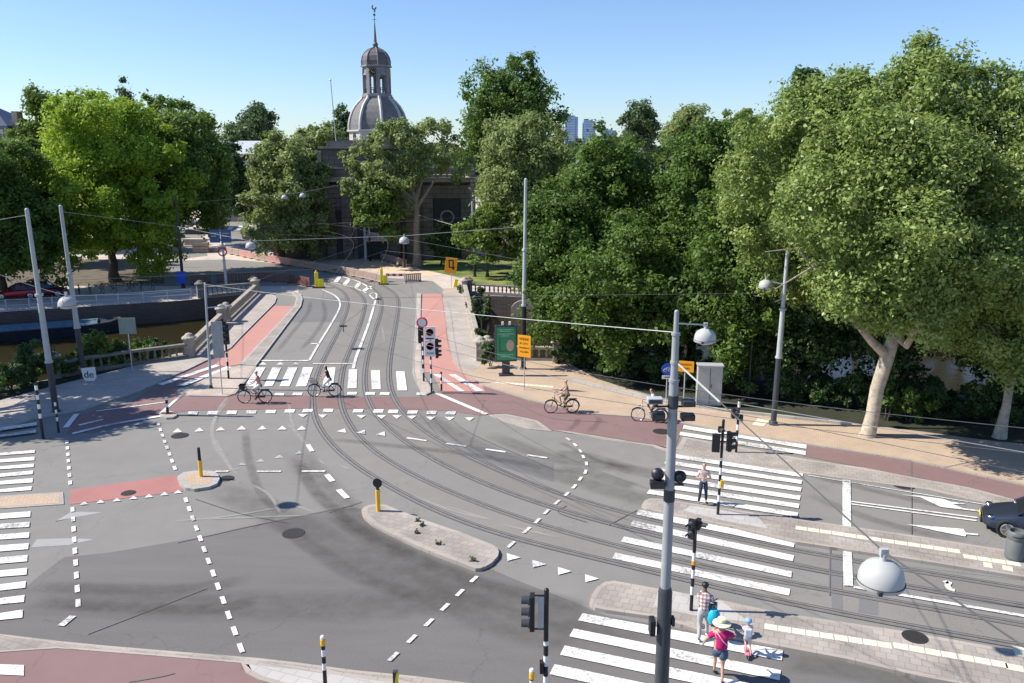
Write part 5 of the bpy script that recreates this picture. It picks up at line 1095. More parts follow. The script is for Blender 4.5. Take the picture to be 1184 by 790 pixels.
def striped_post(parent, h, r, z0=0., bands=None, name='post', taper=1., black_from=None):
    """black and white banded post"""
    m_ = MB(); z_ = z0; i = 0; st_ = bands or .28; top_ = black_from or h
    m_.tube((0, 0, z0), (0, 0, z0+.55), r, r, 12, 0); z_ = z0+.55
    while z_ < top_-.01:
        z1_ = min(top_, z_+st_); m_.tube((0, 0, z_), (0, 0, z1_), r, r, 12, 1 if i % 2 == 0 else 0, cap=False); z_ = z1_; i += 1
    if black_from: m_.tube((0, 0, black_from), (0, 0, h), r, r, 12, 0)
    m_.lathe([(r, h), (r*.7, h+.03), (.005, h+.05)], (0, 0, 0), 12, 0)
    return m_.build(name, [M_BLACK, M_WPAINT], parent, smooth=True)
# equipment on the big pole: two floodlights with a box, push-button box, signal boxes
e_ = on13(550)
for sx, v_, u_ in ((-1, 548, 760), (1, 551, 787)):
    c_ = atY(u_, v_, b13.y-.05)-b13
    m_ = MB(); m_.lathe([(.06, .1), (.13, .05), (.155, -.08), (.15, -.1), (.125, -.06), (.01, -.02)], (0, 0, 0), 20)
    M = Matrix.Translation(c_) @ Matrix.Rotation(R(18*sx), 4, 'Z') @ Matrix.Rotation(R(62), 4, 'X'); m_.v = [tuple(M @ Vector(q)) for q in m_.v]; fl = m_.build('floodlight', M_BLACK, p13, smooth=True)
    m_ = MB(); m_.lathe([(.11, -.072), (.01, -.075)], (0, 0, 0), 16); m_.v = [tuple(M @ Vector(q)) for q in m_.v]; m_.build('glass', M_CHROME, fl)
    m_ = MB(); m_.tube(c_-Vector((0, 0, .1)), Vector((c_.x, c_.y, e_.z-.22)), .02, .02, 6); m_.build('bracket', M_BLACK, p13)
m_ = MB(); m_.box(Vector((e_.x, e_.y-.02, e_.z-.22)), (.66, .06, .05)); m_.build('bracket_bar', M_DGREY, p13)
c_ = atY(760, 560, b13.y-.1)-b13; m_ = MB(); m_.box(c_, (.34, .22, .17)); bx = m_.build('ballast_box', M_BLACK, p13, bevel=.015); m_ = MB(); m_.box(c_+Vector((0, -.115, 0)), (.29, .01, .12)); m_.build('face_plate', M_GLASSD, bx)
c_ = atY(754, 724, b13.y)-b13; m_ = MB(); m_.box(c_, (.14, .3, .42)); m_.build('button_box', M_BLACK, p13, bevel=.02); c_ = atY(778, 718, b13.y)-b13; m_ = MB(); m_.box(c_, (.08, .2, .22)); m_.build('button_box', M_DGREY, p13, bevel=.02)
for (u_, v_, w_, h_, mt) in ((757, 463, .36, .14, M_LGREY), (761, 481, .3, .19, M_BLACK), (796, 466, .30, .15, M_DGREY), (795, 482, .32, .15, M_BLACK)):
    c_ = atY(u_, v_, b13.y-.05)-b13; m_ = MB(); m_.box(c_, (w_, .24, h_)); bx = m_.build('signal_box', mt, p13, bevel=.02); m_ = MB(); m_.box(c_+Vector((0, -.125, .0)), (w_*.8, .01, h_*.65)); m_.build('face_plate', M_DGREY if mt == M_LGREY else M_GLASSD, bx)
m_ = MB(); a_ = on13(470); m_.tube(a_-Vector((.42, 0, 0)), a_+Vector((.42, 0, 0)), .025, .025, 8); m_.build('bracket_bar', M_BLACK, p13)
# near hanging lamp on its diagonal span wire
Lc = atY(1018, 676, 9.6); hl = thing('hanging_lamp', 'large white dome lamp hanging from the diagonal wire close to the viewer', 'street lamp', Lc); lampshade(hl, (0, 0, 0), .285)
wA = atY(783, 420, b13.y); wB = Lc+Vector((0.0, 0, .46)); dd = wB-wA
wire('span_wire', 'thick diagonal wire from the big foreground pole down to the lower right corner', [wA, wB, atY(1190, 752, 7.6), atY(1500, 980, 5.6)], .013, simple('dark_cable', (.10, .10, .10), .5, var=.1), group=None)
wire('insulator', 'white tattered insulator sleeve on the diagonal wire beside the big pole', [wA, wA.lerp(wB, .16), wA.lerp(wB, .32)], .02, M_LAMPW, cat='insulator', group=None)
# small hanging lamps
def hang(u, v, Y, label, r=.33, pts=None):
    c_ = atY(u, v, Y); o_ = thing('hanging_lamp', label, 'street lamp', c_); lampshade(o_, (0, 0, 0), r); return c_
l1 = hang(78, 355, 31, 'white dome lamp hanging between the two leaning poles on the left')
wire('span_wire', 'pale wire to the lamp between the leaning poles', [atY(-60, 294, 29), l1+Vector((0, 0, .45)), t3-Vector((0, 0, .3))], .011, sag=.1)
l2 = hang(290, 287, 58, 'white dome lamp hanging over the square beyond the bridge, lower one', .36)
l3 = hang(329, 230, 90, 'left one of two tiny white lamps hanging before the broad grey-green tree', .34)
l4 = hang(350, 228, 90, 'right one of two tiny white lamps hanging before the broad grey-green tree', .34)
l5 = hang(467.5, 281, 58, 'white dome lamp hanging in front of the gate building above the lawn', .36)
wire('span_wire', 'thin wire carrying the two tiny lamps before the gate building', [atY(203, 236, 90), l3+Vector((0, 0, .5)), l4+Vector((0, 0, .5)), t8+Vector((0, 0, -.3))], .015)
wire('span_wire', 'thin wire carrying the two middle lamps over the far tram tracks', [atY(205, 262, 62), l2+Vector((0, 0, .5)), l5+Vector((0, 0, .5)), atY(607, 262, 55.5)], .013)
# span and contact wires
wire('span_wire', 'long pale wire from the big foreground pole to the slim left pole', [atY(781, 384.5, b13.y), t3-Vector((0, 0, .05))], .011, sag=.12)
wire('span_wire', 'wire from the leftmost leaning pole up out of the picture', [t1-Vector((0, 0, .25)), t1+Vector((-9, -3, -1.8))], .012)
wire('span_wire', 'wire from the second leaning pole across the bright tree', [t2-Vector((0, 0, .3)), atY(205, 262, 84)], .012)
CL = []
for k, (ra, rb) in enumerate(((RailW[0], RailW[1]), (RailW[2], RailW[3]))):
    n_ = 60; A_ = resample(ra, sum((b_-a).length for a, b_ in zip(ra, ra[1:]))/n_)[:n_]; B_ = resample(rb, sum((b_-a).length for a, b_ in zip(rb, rb[1:]))/n_)[:n_]
    m_c = [(a+b_)/2 for a, b_ in zip(A_, B_)]; CL.append(m_c)
    P_ = [Vector((p.x, p.y, 5.6)) for p in m_c]; m_ = MB(); m_.path(P_, .010, 5)
    tag(m_.build('contact_wire', M_WIRE), ['contact wire above the nearer tram track', 'contact wire above the farther tram track'][k], 'wire', 'tram contact wires')
def cross(i, pa, pb, lab):
    z_ = 5.95; a, b_ = Vector(pa), Vector(pb); q1 = CL[0][i]; q2 = CL[1][i]; P_ = [a, Vector((q1.x, q1.y, z_)), Vector((q2.x, q2.y, z_)), b_]; wire('span_wire', lab, P_, .009, M_WIRE)
    for q in (q1, q2):
        m_ = MB(); m_.tube((q.x, q.y, 5.6), (q.x, q.y, z_), .02, .02, 5); m_.box((q.x, q.y, z_-.08), (.34, .06, .06)); tag(m_.build('wire_hanger', M_BLACK), 'small black hanger clamp holding a tram contact wire', 'hanger', 'contact wire hangers')
cross(16, t3-Vector((0, 0, .8)), b11+Vector((0, 0, 7.2)), 'cross wire over the zebra from the slim left pole to the tall pole')
cross(8, atY(205, 268, 80), t10-Vector((0, 0, 1.6)), 'cross wire over the far end of the bridge')
cross(24, t2-Vector((0, 0, 4.5)), b11+Vector((0, 0, 6.8)), 'cross wire spanning the whole near side of the junction')
cross(38, b13+on13(470), t12-Vector((0, 0, 2.2)), 'cross wire from the big foreground pole to the right lamp post')
wire('span_wire', 'lower long wire running right past the leaning plane trunk', [b13+on13(458), atY(860, 468, 24), atY(1184, 523, 22), atY(1500, 585, 20)], .012)
wire('span_wire', 'upper long wire running right past the leaning plane trunk', [b13+on13(462), atY(860, 480, 26), atY(1184, 546, 24), atY(1500, 620, 21)], .010, M_WIRE)
wire('span_wire', 'thin wire crossing in front of the gate building', [t9-Vector((0, 0, 2.4)), atY(300, 262, 100)], .014)
wire('span_wire', 'second thin wire crossing in front of the gate building', [t10-Vector((0, 0, 3.2)), t8-Vector((0, 0, 2.7)), atY(330, 250, 108)], .014)
# ============================================================ TRAFFIC SIGNALS
def signal(label, b, h, r=.06, black_from=None, rz=0., bands=.28, group=None):
    o_ = thing('traffic_light', label, 'traffic light', b, rz, group); striped_post(o_, h, r, bands=bands, black_from=black_from); return o_
bT = G(632, 682, 3.7); bT = Vector((bT.x, bT.y, 0)); o_ = signal('near traffic light seen from the side on a striped pole at the bottom centre', bT, 3.7, .06, 2.35)
head_box(o_, (-.34, -.02, 3.12), .26, .92, .12, 3, R(-92)); m_ = MB(); m_.box((-.13, 0, 3.55), (.32, .03, .03)); m_.box((-.13, 0, 2.66), (.32, .03, .03)); m_.build('bracket', M_BLACK, o_)
m_ = MB(); m_.box((-.12, 0, 3.1), (.16, .02, .84)); m_.build('back_plate', M_GREY, o_); m_ = MB(); m_.box((-.1, -.03, 1.65), (.1, .16, .3)); m_.build('push_button', M_BLACK, o_, bevel=.01)
b_ = G(799, 706, .12); o_ = signal('traffic light on a striped pole beside the man in the checked shirt', b_, 3.0, .055, 2.1)
head_box(o_, (-.1, -.02, 2.72), .24, .62, .14, 2, R(-40)); head_box(o_, (.09, .05, 2.85), .2, .34, .14, 1, R(60)); m_ = MB(); m_.tube((0, 0, 1.55), (0, 0, 1.68), .062, .062, 12); m_.build('sticker', M_ORANGE, o_)
b_ = G(830, 595, .12); o_ = signal('tall traffic light on a striped pole just right of the waiting woman', b_, 3.85, .055, 2.35)
head_box(o_, (-.24, -.02, 2.95), .3, .72, .16, 2, R(170)); head_box(o_, (.26, .0, 3.0), .24, .78, .14, 3, R(100)); head_box(o_, (-.1, -.05, 3.5), .2, .24, .12, 1, R(10)); m_ = MB(); m_.box((-.02, 0, 3.0), (.5, .04, .04)); m_.box((.0, 0, 3.28), (.5, .04, .04)); m_.build('bracket', M_BLACK, o_)
m_ = MB(); m_.box((.07, -.05, 1.3), (.12, .14, .3)); m_.build('push_button', M_YEL, o_, bevel=.01)
b_ = G(851, 523, .03); o_ = signal('small traffic light at the far end of the right zebra, striped to the top', b_, 2.6, .06)
head_box(o_, (-.26, 0, 1.95), .26, .5, .14, 2, R(90)); head_box(o_, (.14, 0, 1.7), .2, .3, .14, 1, R(-90)); m_ = MB(); m_.box((-.1, 0, 1.95), (.3, .04, .04)); m_.build('bracket', M_BLACK, o_)
b_ = G(264.5, 438, .06); o_ = signal('traffic light on a striped pole at the left end of the bridge zebra', b_, 3.6, .065, 1.75)
head_box(o_, (.03, -.02, 2.85), .42, 1.25, .2, 3, R(12)); head_box(o_, (-.12, .02, 3.65), .36, .4, .16, 1, R(-70))
b_ = G(490, 441, .1); o_ = signal('traffic light behind the white speed signs on the striped pole', b_, 3.7, .06, 2.9); head_box(o_, (-.14, .1, 2.9), .3, 1.0, .16, 3, R(200))
m_ = MB(); q = top_at(488, 373, b_)-b_; m_.path([(q.x+.3*math.cos(a*math.pi/8), -.05, q.z+.3*math.sin(a*math.pi/8)) for a in range(16)], .05, 6, closed=True); sg = m_.build('round_sign', M_REDS, o_); m_ = MB(); m_.lathe([(.27, -.01), (.27, .01)], (0, 0, 0), 20); m_.v = [(q.x+x_, -.05+z_, q.z+y_) for x_, y_, z_ in m_.v]; m_.build('sign_face', M_WPAINT, sg)
# speed sign post
def disc_sign(parent, c, r, face, ring=None, rz=0., name='round_sign'):
    M = Matrix.Translation(c) @ Matrix.Rotation(rz, 4, 'Z') @ Matrix.Rotation(R(90), 4, 'X')
    m_ = MB(); m_.lathe([(.005, -.012), (r, -.012), (r, .012), (.005, .012)], (0, 0, 0), 24, 0)
    if ring: m_.lathe([(r*.99, .013), (r*.99, .018), (r*.84, .018), (r*.84, .013)], (0, 0, 0), 24, 1)
    m_.v = [tuple(M @ Vector(q)) for q in m_.v]; return m_.build(name, [face, ring or face], parent)
def text(parent, body, c, size, mat, rz=0., name='lettering', ext=.004):
    cu_ = bpy.data.curves.new(name, 'FONT'); cu_.body = body; cu_.size = size; cu_.extrude = ext; cu_.align_x = 'CENTER'; cu_.align_y = 'CENTER'
    to = bpy.data.objects.new(name, cu_); C.objects.link(to); bpy.context.view_layer.update()
    dg = bpy.context.evaluated_depsgraph_get(); me = bpy.data.meshes.new_from_object(to.evaluated_get(dg)); bpy.data.objects.remove(to)
    M = Matrix.Translation(c) @ Matrix.Rotation(rz, 4, 'Z') @ Matrix.Rotation(R(90), 4, 'X'); me.transform(M); me.materials.clear(); me.materials.append(mat)
    o2 = bpy.data.objects.new(name, me); C.objects.link(o2); o2.parent = parent; return o2
b_ = G(499, 453, .1); o_ = thing('speed_sign', 'white panels with red ringed round signs on a striped post beside the bike lane', 'road sign', b_)
striped_post(o_, 3.7, .055, black_from=2.0); head_box(o_, (.36, 0, 2.75), .26, .9, .14, 3, R(80)); head_box(o_, (.36, .12, 2.2), .22, .35, .14, 1, R(80))
m_ = MB(); m_.box((-.02, -.09, 3.55), (.66, .03, .78)); q = m_.build('sign_panel', M_WPAINT, o_, bevel=.01); disc_sign(q, (-.02, -.115, 3.62), .23, M_WPAINT, M_REDS); text(q, '30', (-.02, -.14, 3.62), .2, M_DGREY); 
m_ = MB(); m_.box((-.02, -.09, 2.64), (.66, .03, .96)); q = m_.build('sign_panel', M_WPAINT, o_, bevel=.01); disc_sign(q, (-.02, -.115, 2.78), .23, M_WPAINT, M_REDS); text(q, '30', (-.02, -.14, 2.78), .2, M_BLACK); text(q, 'ZONE', (-.02, -.112, 2.36), .15, M_BLACK)
m_ = MB(); m_.box((-.02, -.115, 3.24), (.46, .012, .07)); m_.build('symbol', M_BLACK, o_)
# striped small posts and yellow bollards
def bollard(name, label, b, h, r=.055, group=None, top='plain', bands=.2):
    o_ = thing(name, label, 'bollard', b, 0, group); m_ = MB(); m_.tube((0, 0, 0), (0, 0, h*.38), r, r, 12, 0); z_ = h*.38; i = 0
    while z_ < h-.02: z1_ = min(h, z_+bands); m_.tube((0, 0, z_), (0, 0, z1_), r, r, 12, 1 if i % 2 == 0 else 0, cap=False); z_ = z1_; i += 1
    m_.lathe([(r, h), (.005, h+.03)], (0, 0, 0), 12, 0); m_.build('post', [M_BLACK, M_WPAINT], o_, smooth=True)
    if top == 'push':
        m_ = MB(); m_.tube((0, 0, h-.05), (0, 0, h+.12), r*1.25, r*1.25, 12); m_.build('push_button', M_YEL, o_); m_ = MB(); m_.sphere((0, 0, h+.17), r*1.2, 12, 8); m_.build('cap', M_WPAINT, o_, smooth=True)
    return o_
bq = G(373, 738, 1.45); bollard('striped_post', 'striped push-button post with a white cap on the paved strip bottom left', Vector((bq.x, bq.y, .05)), 1.25, top='push')
bq = G(615, 775, 1.3); bollard('striped_post', 'striped push-button post at the bottom edge left of the near traffic light', Vector((bq.x, bq.y, 0)), 1.12, top='push')
bollard('striped_post', 'short striped post at the foot of the right bridge bike lane', G(510.5, 452, .1), 1.15)
bollard('striped_post', 'striped post on the small round islet left of the crossing', G(194, 478, .11), .95, .07)
bollard('striped_post', 'tall striped pole left of the leftmost leaning pole', G(50, 508, .0), 2.9, .07, bands=.24)
bollard('striped_post', 'thin striped pole right under the leftmost leaning pole', G(68, 500, .0), 1.6, .05, bands=.2)
b_ = G(437.5, 591, .13); o_ = thing('keep_left_bollard', 'yellow post with a black disc on top at the tip of the central island', 'bollard', b_); m_ = MB(); m_.tube((0, 0, 0), (0, 0, .9), .085, .085, 14); m_.build('post', M_YEL, o_, smooth=True)
m_ = MB(); m_.tube((0, 0, .9), (0, 0, 1.0), .06, .06, 10); m_.build('neck', M_BLACK, o_); disc_sign(o_, (0, 0, 1.17), .19, M_BLACK, None, R(-15), 'disc'); disc_sign(o_, (0.01, .03, 1.17), .18, M_BLACK, None, R(-15), 'back_disc')
b_ = G(232.5, 551, .13); o_ = thing('yellow_bollard', 'slim yellow post with a black upper half on the small round island', 'bollard', b_); m_ = MB(); m_.tube((0, 0, 0), (0, 0, .75), .085, .08, 14); m_.build('post', M_YEL, o_, smooth=True); m_ = MB(); m_.tube((0, 0, .75), (0, 0, 1.32), .07, .06, 14); m_.build('top', M_BLACK, o_, smooth=True)
bq = G(457, 776, .95); o_ = thing('chevron_post', 'yellow and black chevron marker standing at the bottom edge', 'marker post', (bq.x, bq.y, 0)); m_ = MB(); m_.box((0, 0, .5), (.12, .12, .9)); m_.build('post', M_DGREY, o_)
m_ = MB(); m_.add([(-.12, -.08, .1), (-.06, -.08, .1), (.12, -.08, .95), (.04, -.08, .95)], [(0, 1, 2, 3)]); m_.add([(-.12, -.08, -.1), (.1, -.08, .5), (.1, -.08, .62), (-.12, -.08, .0)], [(0, 1, 2, 3)]); m_.build('chevron', M_YELB, o_)
for lab, u, v, w_ in (('left yellow traffic barrier post with a base box at the far bridge end', 366.5, 333, 1.), ('right yellow barrier post at the far bridge end near the striped board', 441.5, 329, .8)):
    b_ = G(u, v); o_ = thing('yellow_barrier_post', lab, 'barrier post', b_); m_ = MB(); m_.box((0, 0, .85), (.36*w_, .3, 1.7), R(5)); m_.build('body', M_YELB, o_, bevel=.04); m_ = MB(); m_.box((.45*w_, 0, .5), (.5*w_, .4, .95)); m_.build('side_box', M_YELB, o_, bevel=.04); m_ = MB(); m_.box((.2, -.03, .06), (1.2*w_, .6, .12)); m_.build('foot', M_BLACK, o_)
    m_ = MB(); m_.sphere((0, 0, 1.78), .1, 10, 6); m_.build('lamp', M_ORANGE, o_)
# warning boards between
b_ = G(458, 328); o_ = thing('warning_board', 'red and white striped road barrier board beside the right yellow post', 'barrier', b_); m_ = MB()
for i in range(6): m_.box((-.9+i*.36, 0, .95), (.36, .05, .3), mi=i % 2)
m_.build('board', [M_REDS, M_WPAINT], o_)
for x_ in (-.95, .95): m_ = MB(); m_.box((x_, 0, .6), (.07, .07, 1.2)); m_.box((x_, 0, .04), (.12, .7, .08)); m_.build('leg', M_WPAINT, o_)
# ---- signs
b_ = G(585, 434, .085); o_ = thing('poster_stand', 'dark framed green advertising poster on a short foot at the bridge corner', 'advertising stand', b_, R(6))
zc = (top_at(585, 397, b_)-b_).z; m_ = MB(); m_.box((0, 0, zc), (1.38, .2, 2.35)); fr = m_.build('frame', M_DGREY, o_, bevel=.03); m_ = MB(); m_.box((0, -.11, zc), (1.2, .02, 2.12)); po = m_.build('poster', M_GREEN, fr)
M_PALEG = simple('pale_poster_ink', (.45, .62, .48), .3); m_ = MB()
for i, (z_, w_) in enumerate(((.9, .9), (.8, .7), (.62, .95), (.5, .5), (-.72, .9), (-.84, .6))): m_.box((-.05*(i % 2), -.124, zc+z_), (w_, .006, .035))
m_.build('poster_text', M_PALEG, po); m_ = MB(); m_.lathe([(.005, 0), (.24, 0), (.24, .008), (.005, .008)], (0, 0, 0), 20); m_.v = [(.26+x_, -.124-z_, zc-.12+y_*1.5) for x_, y_, z_ in m_.v]; m_.build('poster_motif', simple('poster_cream', (.6, .42, .32), .4, var=.3, scale=9), po)
m_ = MB(); m_.box((-.4, -.124, zc-.05), (.05, .006, .9)); m_.box((-.15, -.124, zc-.48), (.5, .006, .05)); m_.build('poster_motif', M_DGREY, po)
m_ = MB(); m_.box((0, 0, (zc-1.1)/2), (.5, .16, zc-1.1)); m_.box((0, 0, .06), (.9, .5, .12)); m_.build('foot', M_DGREY, o_, bevel=.02)
for x_ in (-.2, .25): m_ = MB(); m_.box((x_, 0, zc+1.28), (.12, .16, .2)); m_.build('top_lamp', M_WPAINT, o_)
def lined_sign(name, label, b, zc, w_, h_, rz, lines, mat=M_ORANGE, post=.03, tilt=0., cat='road sign', border=True, ink=M_BLACK):
    o_ = thing(name, label, cat, b, rz); m_ = MB(); m_.tube((0, .03, 0), (0, .03, zc), post, post, 8); m_.build('post', M_GREY, o_)
    m_ = MB(); m_.box((0, 0, zc), (w_, .03, h_), ry=tilt); pn = m_.build('panel', mat, o_, bevel=.008)
    for (txt, dz, sz) in lines: text(pn, txt, (0, -.018, zc+dz), sz, ink)
    return o_
b_ = G(606, 451, .08); zc = (top_at(607, 400.5, b_)-b_).z
o_ = lined_sign('text_sign', 'orange roadwork text sign on a thin post behind the lone cyclist', b_, zc, .86, 1.32, R(-28), [('WERK', .42, .24), ('IN UITV.', .16, .16), ('OMLEIDING', -.1, .13), ('VOLGEN', -.34, .15)])
b_ = G(522, 333, .0); zc = (top_at(525, 307, b_)-b_).z
o_ = lined_sign('detour_sign', 'tilted orange detour sign with a black arrow at the far bridge end', b_, zc, 1.25, 1.65, R(8), [], tilt=R(8)); m_ = MB()
m_.box((-.2, -.03, zc+.2), (.12, .02, .7)); m_.box((.22, -.03, zc+.2), (.12, .02, .7)); m_.box((0, -.03, zc+.52), (.54, .02, .12)); m_.box((0, -.03, zc-.2), (.5, .02, .1)); m_.add([(.22, -.035, zc-.55), (.02, -.035, zc-.18), (.42, -.035, zc-.18)], [(0, 1, 2)]); m_.build('arrow', M_BLACK, kids(o_)[-1])
m_ = MB(); m_.box((.45, 0, .45), (.4, .3, .9), ry=R(12)); m_.build('sandbag', M_YELB, o_, bevel=.06)
b_ = G(770, 468, .08); zc = (top_at(771, 427, b_)-b_).z
o_ = thing('cycle_sign', 'round blue cycle sign above a small white plate, left of the big pole', 'road sign', b_); m_ = MB(); m_.tube((0, .03, 0), (0, .03, zc+.2), .03, .03, 8); m_.build('post', M_GREY, o_)
ds = disc_sign(o_, (0, 0, zc), .34, M_BLUE, None, 0)
m_ = MB()
for x_ in (-.13, .13): m_.path([(x_+.085*math.cos(a*math.pi/7), -.02, zc-.06+.085*math.sin(a*math.pi/7)) for a in range(14)], .012, 5, closed=True)
m_.path([(-.13, -.02, zc-.06), (-.05, -.02, zc+.08), (.1, -.02, zc+.08), (.13, -.02, zc-.06)], .012, 5); m_.path([(-.05, -.02, zc+.08), (0, -.02, zc-.05), (.1, -.02, zc+.08), (.08, -.02, zc+.14)], .012, 5); m_.build('bicycle_symbol', M_WPAINT, ds)
m_ = MB(); m_.box((0, 0, zc-.46), (.56, .03, .2)); pl_ = m_.build('plate', M_WPAINT, o_); m_ = MB(); m_.box((0, -.018, zc-.46), (.3, .006, .05)); m_.build('plate_arrow', M_BLACK, pl_)
b_ = G(790, 470, .08); zc = (top_at(793, 424, b_)-b_).z
o_ = lined_sign('text_sign', 'small orange text sign right of the big pole in front of the grey cabinet', b_, zc, .95, .62, R(-18), [('OMLEIDING', .12, .13), ('FIETSERS', -.1, .13)])
b_ = G(820, 469, .08); h_ = (top_at(820, 424, b_)-b_).z; o_ = thing('utility_cabinet', 'grey metal utility cabinet standing in the shade behind the orange sign', 'cabinet', b_+Vector((0, .3, 0)), R(-6)); m_ = MB(); m_.box((0, 0, h_/2), (1.35, .6, h_)); bd = m_.build('body', simple('cabinet_grey', (.40, .41, .39), .5, var=.15, scale=2), o_, bevel=.02)
m_ = MB(); m_.box((0, -.31, h_*.5), (.02, .02, h_*.92)); m_.box((.08, -.32, h_*.5), (.04, .04, .2)); m_.build('door_seam', M_DGREY, bd); m_ = MB(); m_.box((0, 0, h_+.03), (1.45, .7, .06)); m_.build('lid', M_GREY, o_)
b_ = G(153, 431); zc = (top_at(151, 377, b_)-b_).z; o_ = lined_sign('back_sign', 'plain grey-green back of a square sign on a thin post at the near left bank', b_, zc, 1.05, 1.05, R(5), [], simple('sign_back', (.28, .32, .27), .5, var=.15))
b_ = G(257, 456, .06); zc = (top_at(252, 393, b_)-b_).z; o_ = lined_sign('back_sign', 'tall grey back of a street sign on a thin post beside the left traffic light', b_, zc, .62, 2.15, R(8), [], simple('sign_back_grey', (.36, .37, .36), .5, .2, var=.15), .03)
b_ = G(101, 444); o_ = thing('white_board', 'small white board with dark scribbled letters lying in the left hedge', 'board', b_+Vector((0, .3, 0)), R(5)); m_ = MB(); m_.add([(-.52, 0, 1.12), (.5, 0, 1.2), (.52, 0, .35), (.3, 0, .1), (-.3, 0, .06), (-.46, 0, .5)]+[(-.52, .04, 1.12), (.5, .04, 1.2), (.52, .04, .35), (.3, .04, .1), (-.3, .04, .06), (-.46, .04, .5)], [(5, 4, 3, 2, 1, 0), (6, 7, 8, 9, 10, 11)]+[(i, (i+1) % 6, 6+(i+1) % 6, 6+i) for i in range(6)]); bd = m_.build('panel', M_WPAINT, o_)
text(bd, 'de', (0, -.02, .62), .75, M_BLACK); o_.scale = (.82, .82, .82)
# bin and litter
b_ = G(1172, 646, .12); o_ = thing('litter_bin', 'round dark grey litter bin on the tram stop beside the car', 'bin', b_); m_ = MB(); m_.lathe([(.27, 0), (.27, .06), (.30, .08), (.30, .72), (.285, .74), (.30, .76), (.30, 1.0), (.27, 1.04), (.24, 1.04), (.235, .92), (.02, .9)], (0, 0, 0), 28); m_.build('body', simple('bin_grey', (.13, .14, .14), .5, var=.1), o_, smooth=True)
m_ = MB(); m_.path([(.305*math.cos(a), .305*math.sin(a), .84+.07*math.cos(i*0)) for i, a in enumerate([R(-150+12*k) for k in range(8)])], .015, 6); m_.build('slot_trim', M_BLACK, o_)
# ============================================================ CONSTRUCTION BARRIERS, STACKS
CB = 'low barrier panels round the construction site'
def barrier_proto(name, label, mat, L=2.0, h=1.0, group=CB):
    o_ = thing(name, label, 'barrier', (0, 0, 0), 0, group); m_ = MB(); m_.box((0, 0, h*.88), (L, .08, .12)); m_.box((0, 0, h*.12), (L, .08, .12)); m_.build('frame', mat, o_)
    m_ = MB(); n_ = 9
    for i in range(n_): m_.box((-L/2+L*(i+.5)/n_, 0, h*.5), (L/n_*.72, .05, h*.7))
    m_.build('slats', mat, o_)
    for x_ in (-L*.42, L*.42): m_ = MB(); m_.box((x_, 0, .05), (.14, .6, .1)); m_.build('foot', M_DGREY, o_)
    return o_
protoT = barrier_proto('site_barrier', 'tan slatted barrier panel in the long row before the gate building', M_TAN)
protoP = barrier_proto('site_barrier', 'pink slatted barrier panel in the long row before the gate building', M_PINK)
used = {0: False, 1: False}; BN = [0]
def run_barriers(pts, pinks=()):
    P_ = GP(pts); i = 0
    for a, b_ in zip(P_, P_[1:]):
        d = b_-a; n_ = max(1, round(d.length/2.05)); az = math.atan2(d.y, d.x)
        for k in range(n_):
            c_ = a+d*((k+.5)/n_); pk = 1 if i in pinks else 0; src = protoP if pk else protoT; sc_ = d.length/n_/2.05
            if not used[pk]: o_ = src; used[pk] = True; o_.location = c_; o_.rotation_euler = (0, 0, az)
            else: o_ = copy_tree(src, c_, az)
            BN[0] += 1; o_['label'] = '%s slatted barrier panel, %s of the construction row counted from its left end' % ('pink' if pk else 'tan', ORD[BN[0]-1])
            i += 1
run_barriers([(262, 293), (300, 301), (345, 309), (400, 318), (432, 325), (440, 327)], (2, 3, 6, 7, 8))
run_barriers([(462, 327), (492, 325)], ())
run_barriers([(428, 296), (450, 303), (470, 309)], ())
DB = 'dark red barriers along the far left quay'
pD = barrier_proto('quay_barrier', 'brownish red barrier panel in the shade along the far left quay road', simple('dark_red_barrier', (.20, .10, .08), .7, var=.2), 2.2, 1.05, DB); f_ = True
P_ = GP([(214, 330), (250, 327), (300, 325.5), (335, 327), (358, 332)])
for a, b_ in zip(P_, P_[1:]):
    d = b_-a; n_ = max(1, round(d.length/2.25))
    for k in range(n_):
        c_ = a+d*((k+.5)/n_); az = math.atan2(d.y, d.x)
        DN = globals().get('DN', 0)+1
        if not f_: copy_tree(pD, c_, az)['label'] = 'brownish red barrier panel, %s from the left along the far left quay' % ORD[DN-1]; continue
        pD['label'] = 'brownish red barrier panel, first from the left along the far left quay'
        if f_: pD.location = c_; pD.rotation_euler = (0, 0, az); f_ = False
        else: copy_tree(pD, c_, az)
ST = 'stacked building materials on the square'
def stack(label, u, v, w_, d_, h_, mat, n=3, rz=0.):
    b_ = G(u, v); o_ = thing('material_stack', label, 'stack', b_, rz, ST); rnd = random.Random(int(u*7+v))
    for i in range(n): m_ = MB(); m_.box((rnd.uniform(-.1, .1), 0, h_*(i+.5)/n), (w_*rnd.uniform(.85, 1), d_, h_/n*.9)); m_.build('layer', mat, o_, bevel=.03)
    m_ = MB(); m_.box((0, 0, h_+.02), (w_*.9, d_*.9, .05)); m_.build('cover', M_CREAM, o_)
stack('large pinkish stack of blocks right on the square', 291, 278, 3.0, 1.6, 1.5, M_TAN, 3); stack('brown stack of pallets on the square, lower right block', 233, 292, 2.2, 1.5, 1.4, M_TAN, 3, .2); stack('flat stack of planks in the middle of the square', 226, 283, 3.6, 1.2, .9, M_TAN, 2, -.1)
stack('small dark stack behind the flat stack on the square, left', 208, 275, 1.7, 1.0, .9, M_DGREY, 2); stack('small dark stack on the square, second from left', 221, 271, 1.8, 1.0, .9, M_DGREY, 2); stack('small dark stack on the square, third from left', 234, 271, 1.8, 1.0, .9, M_DGREY, 2)
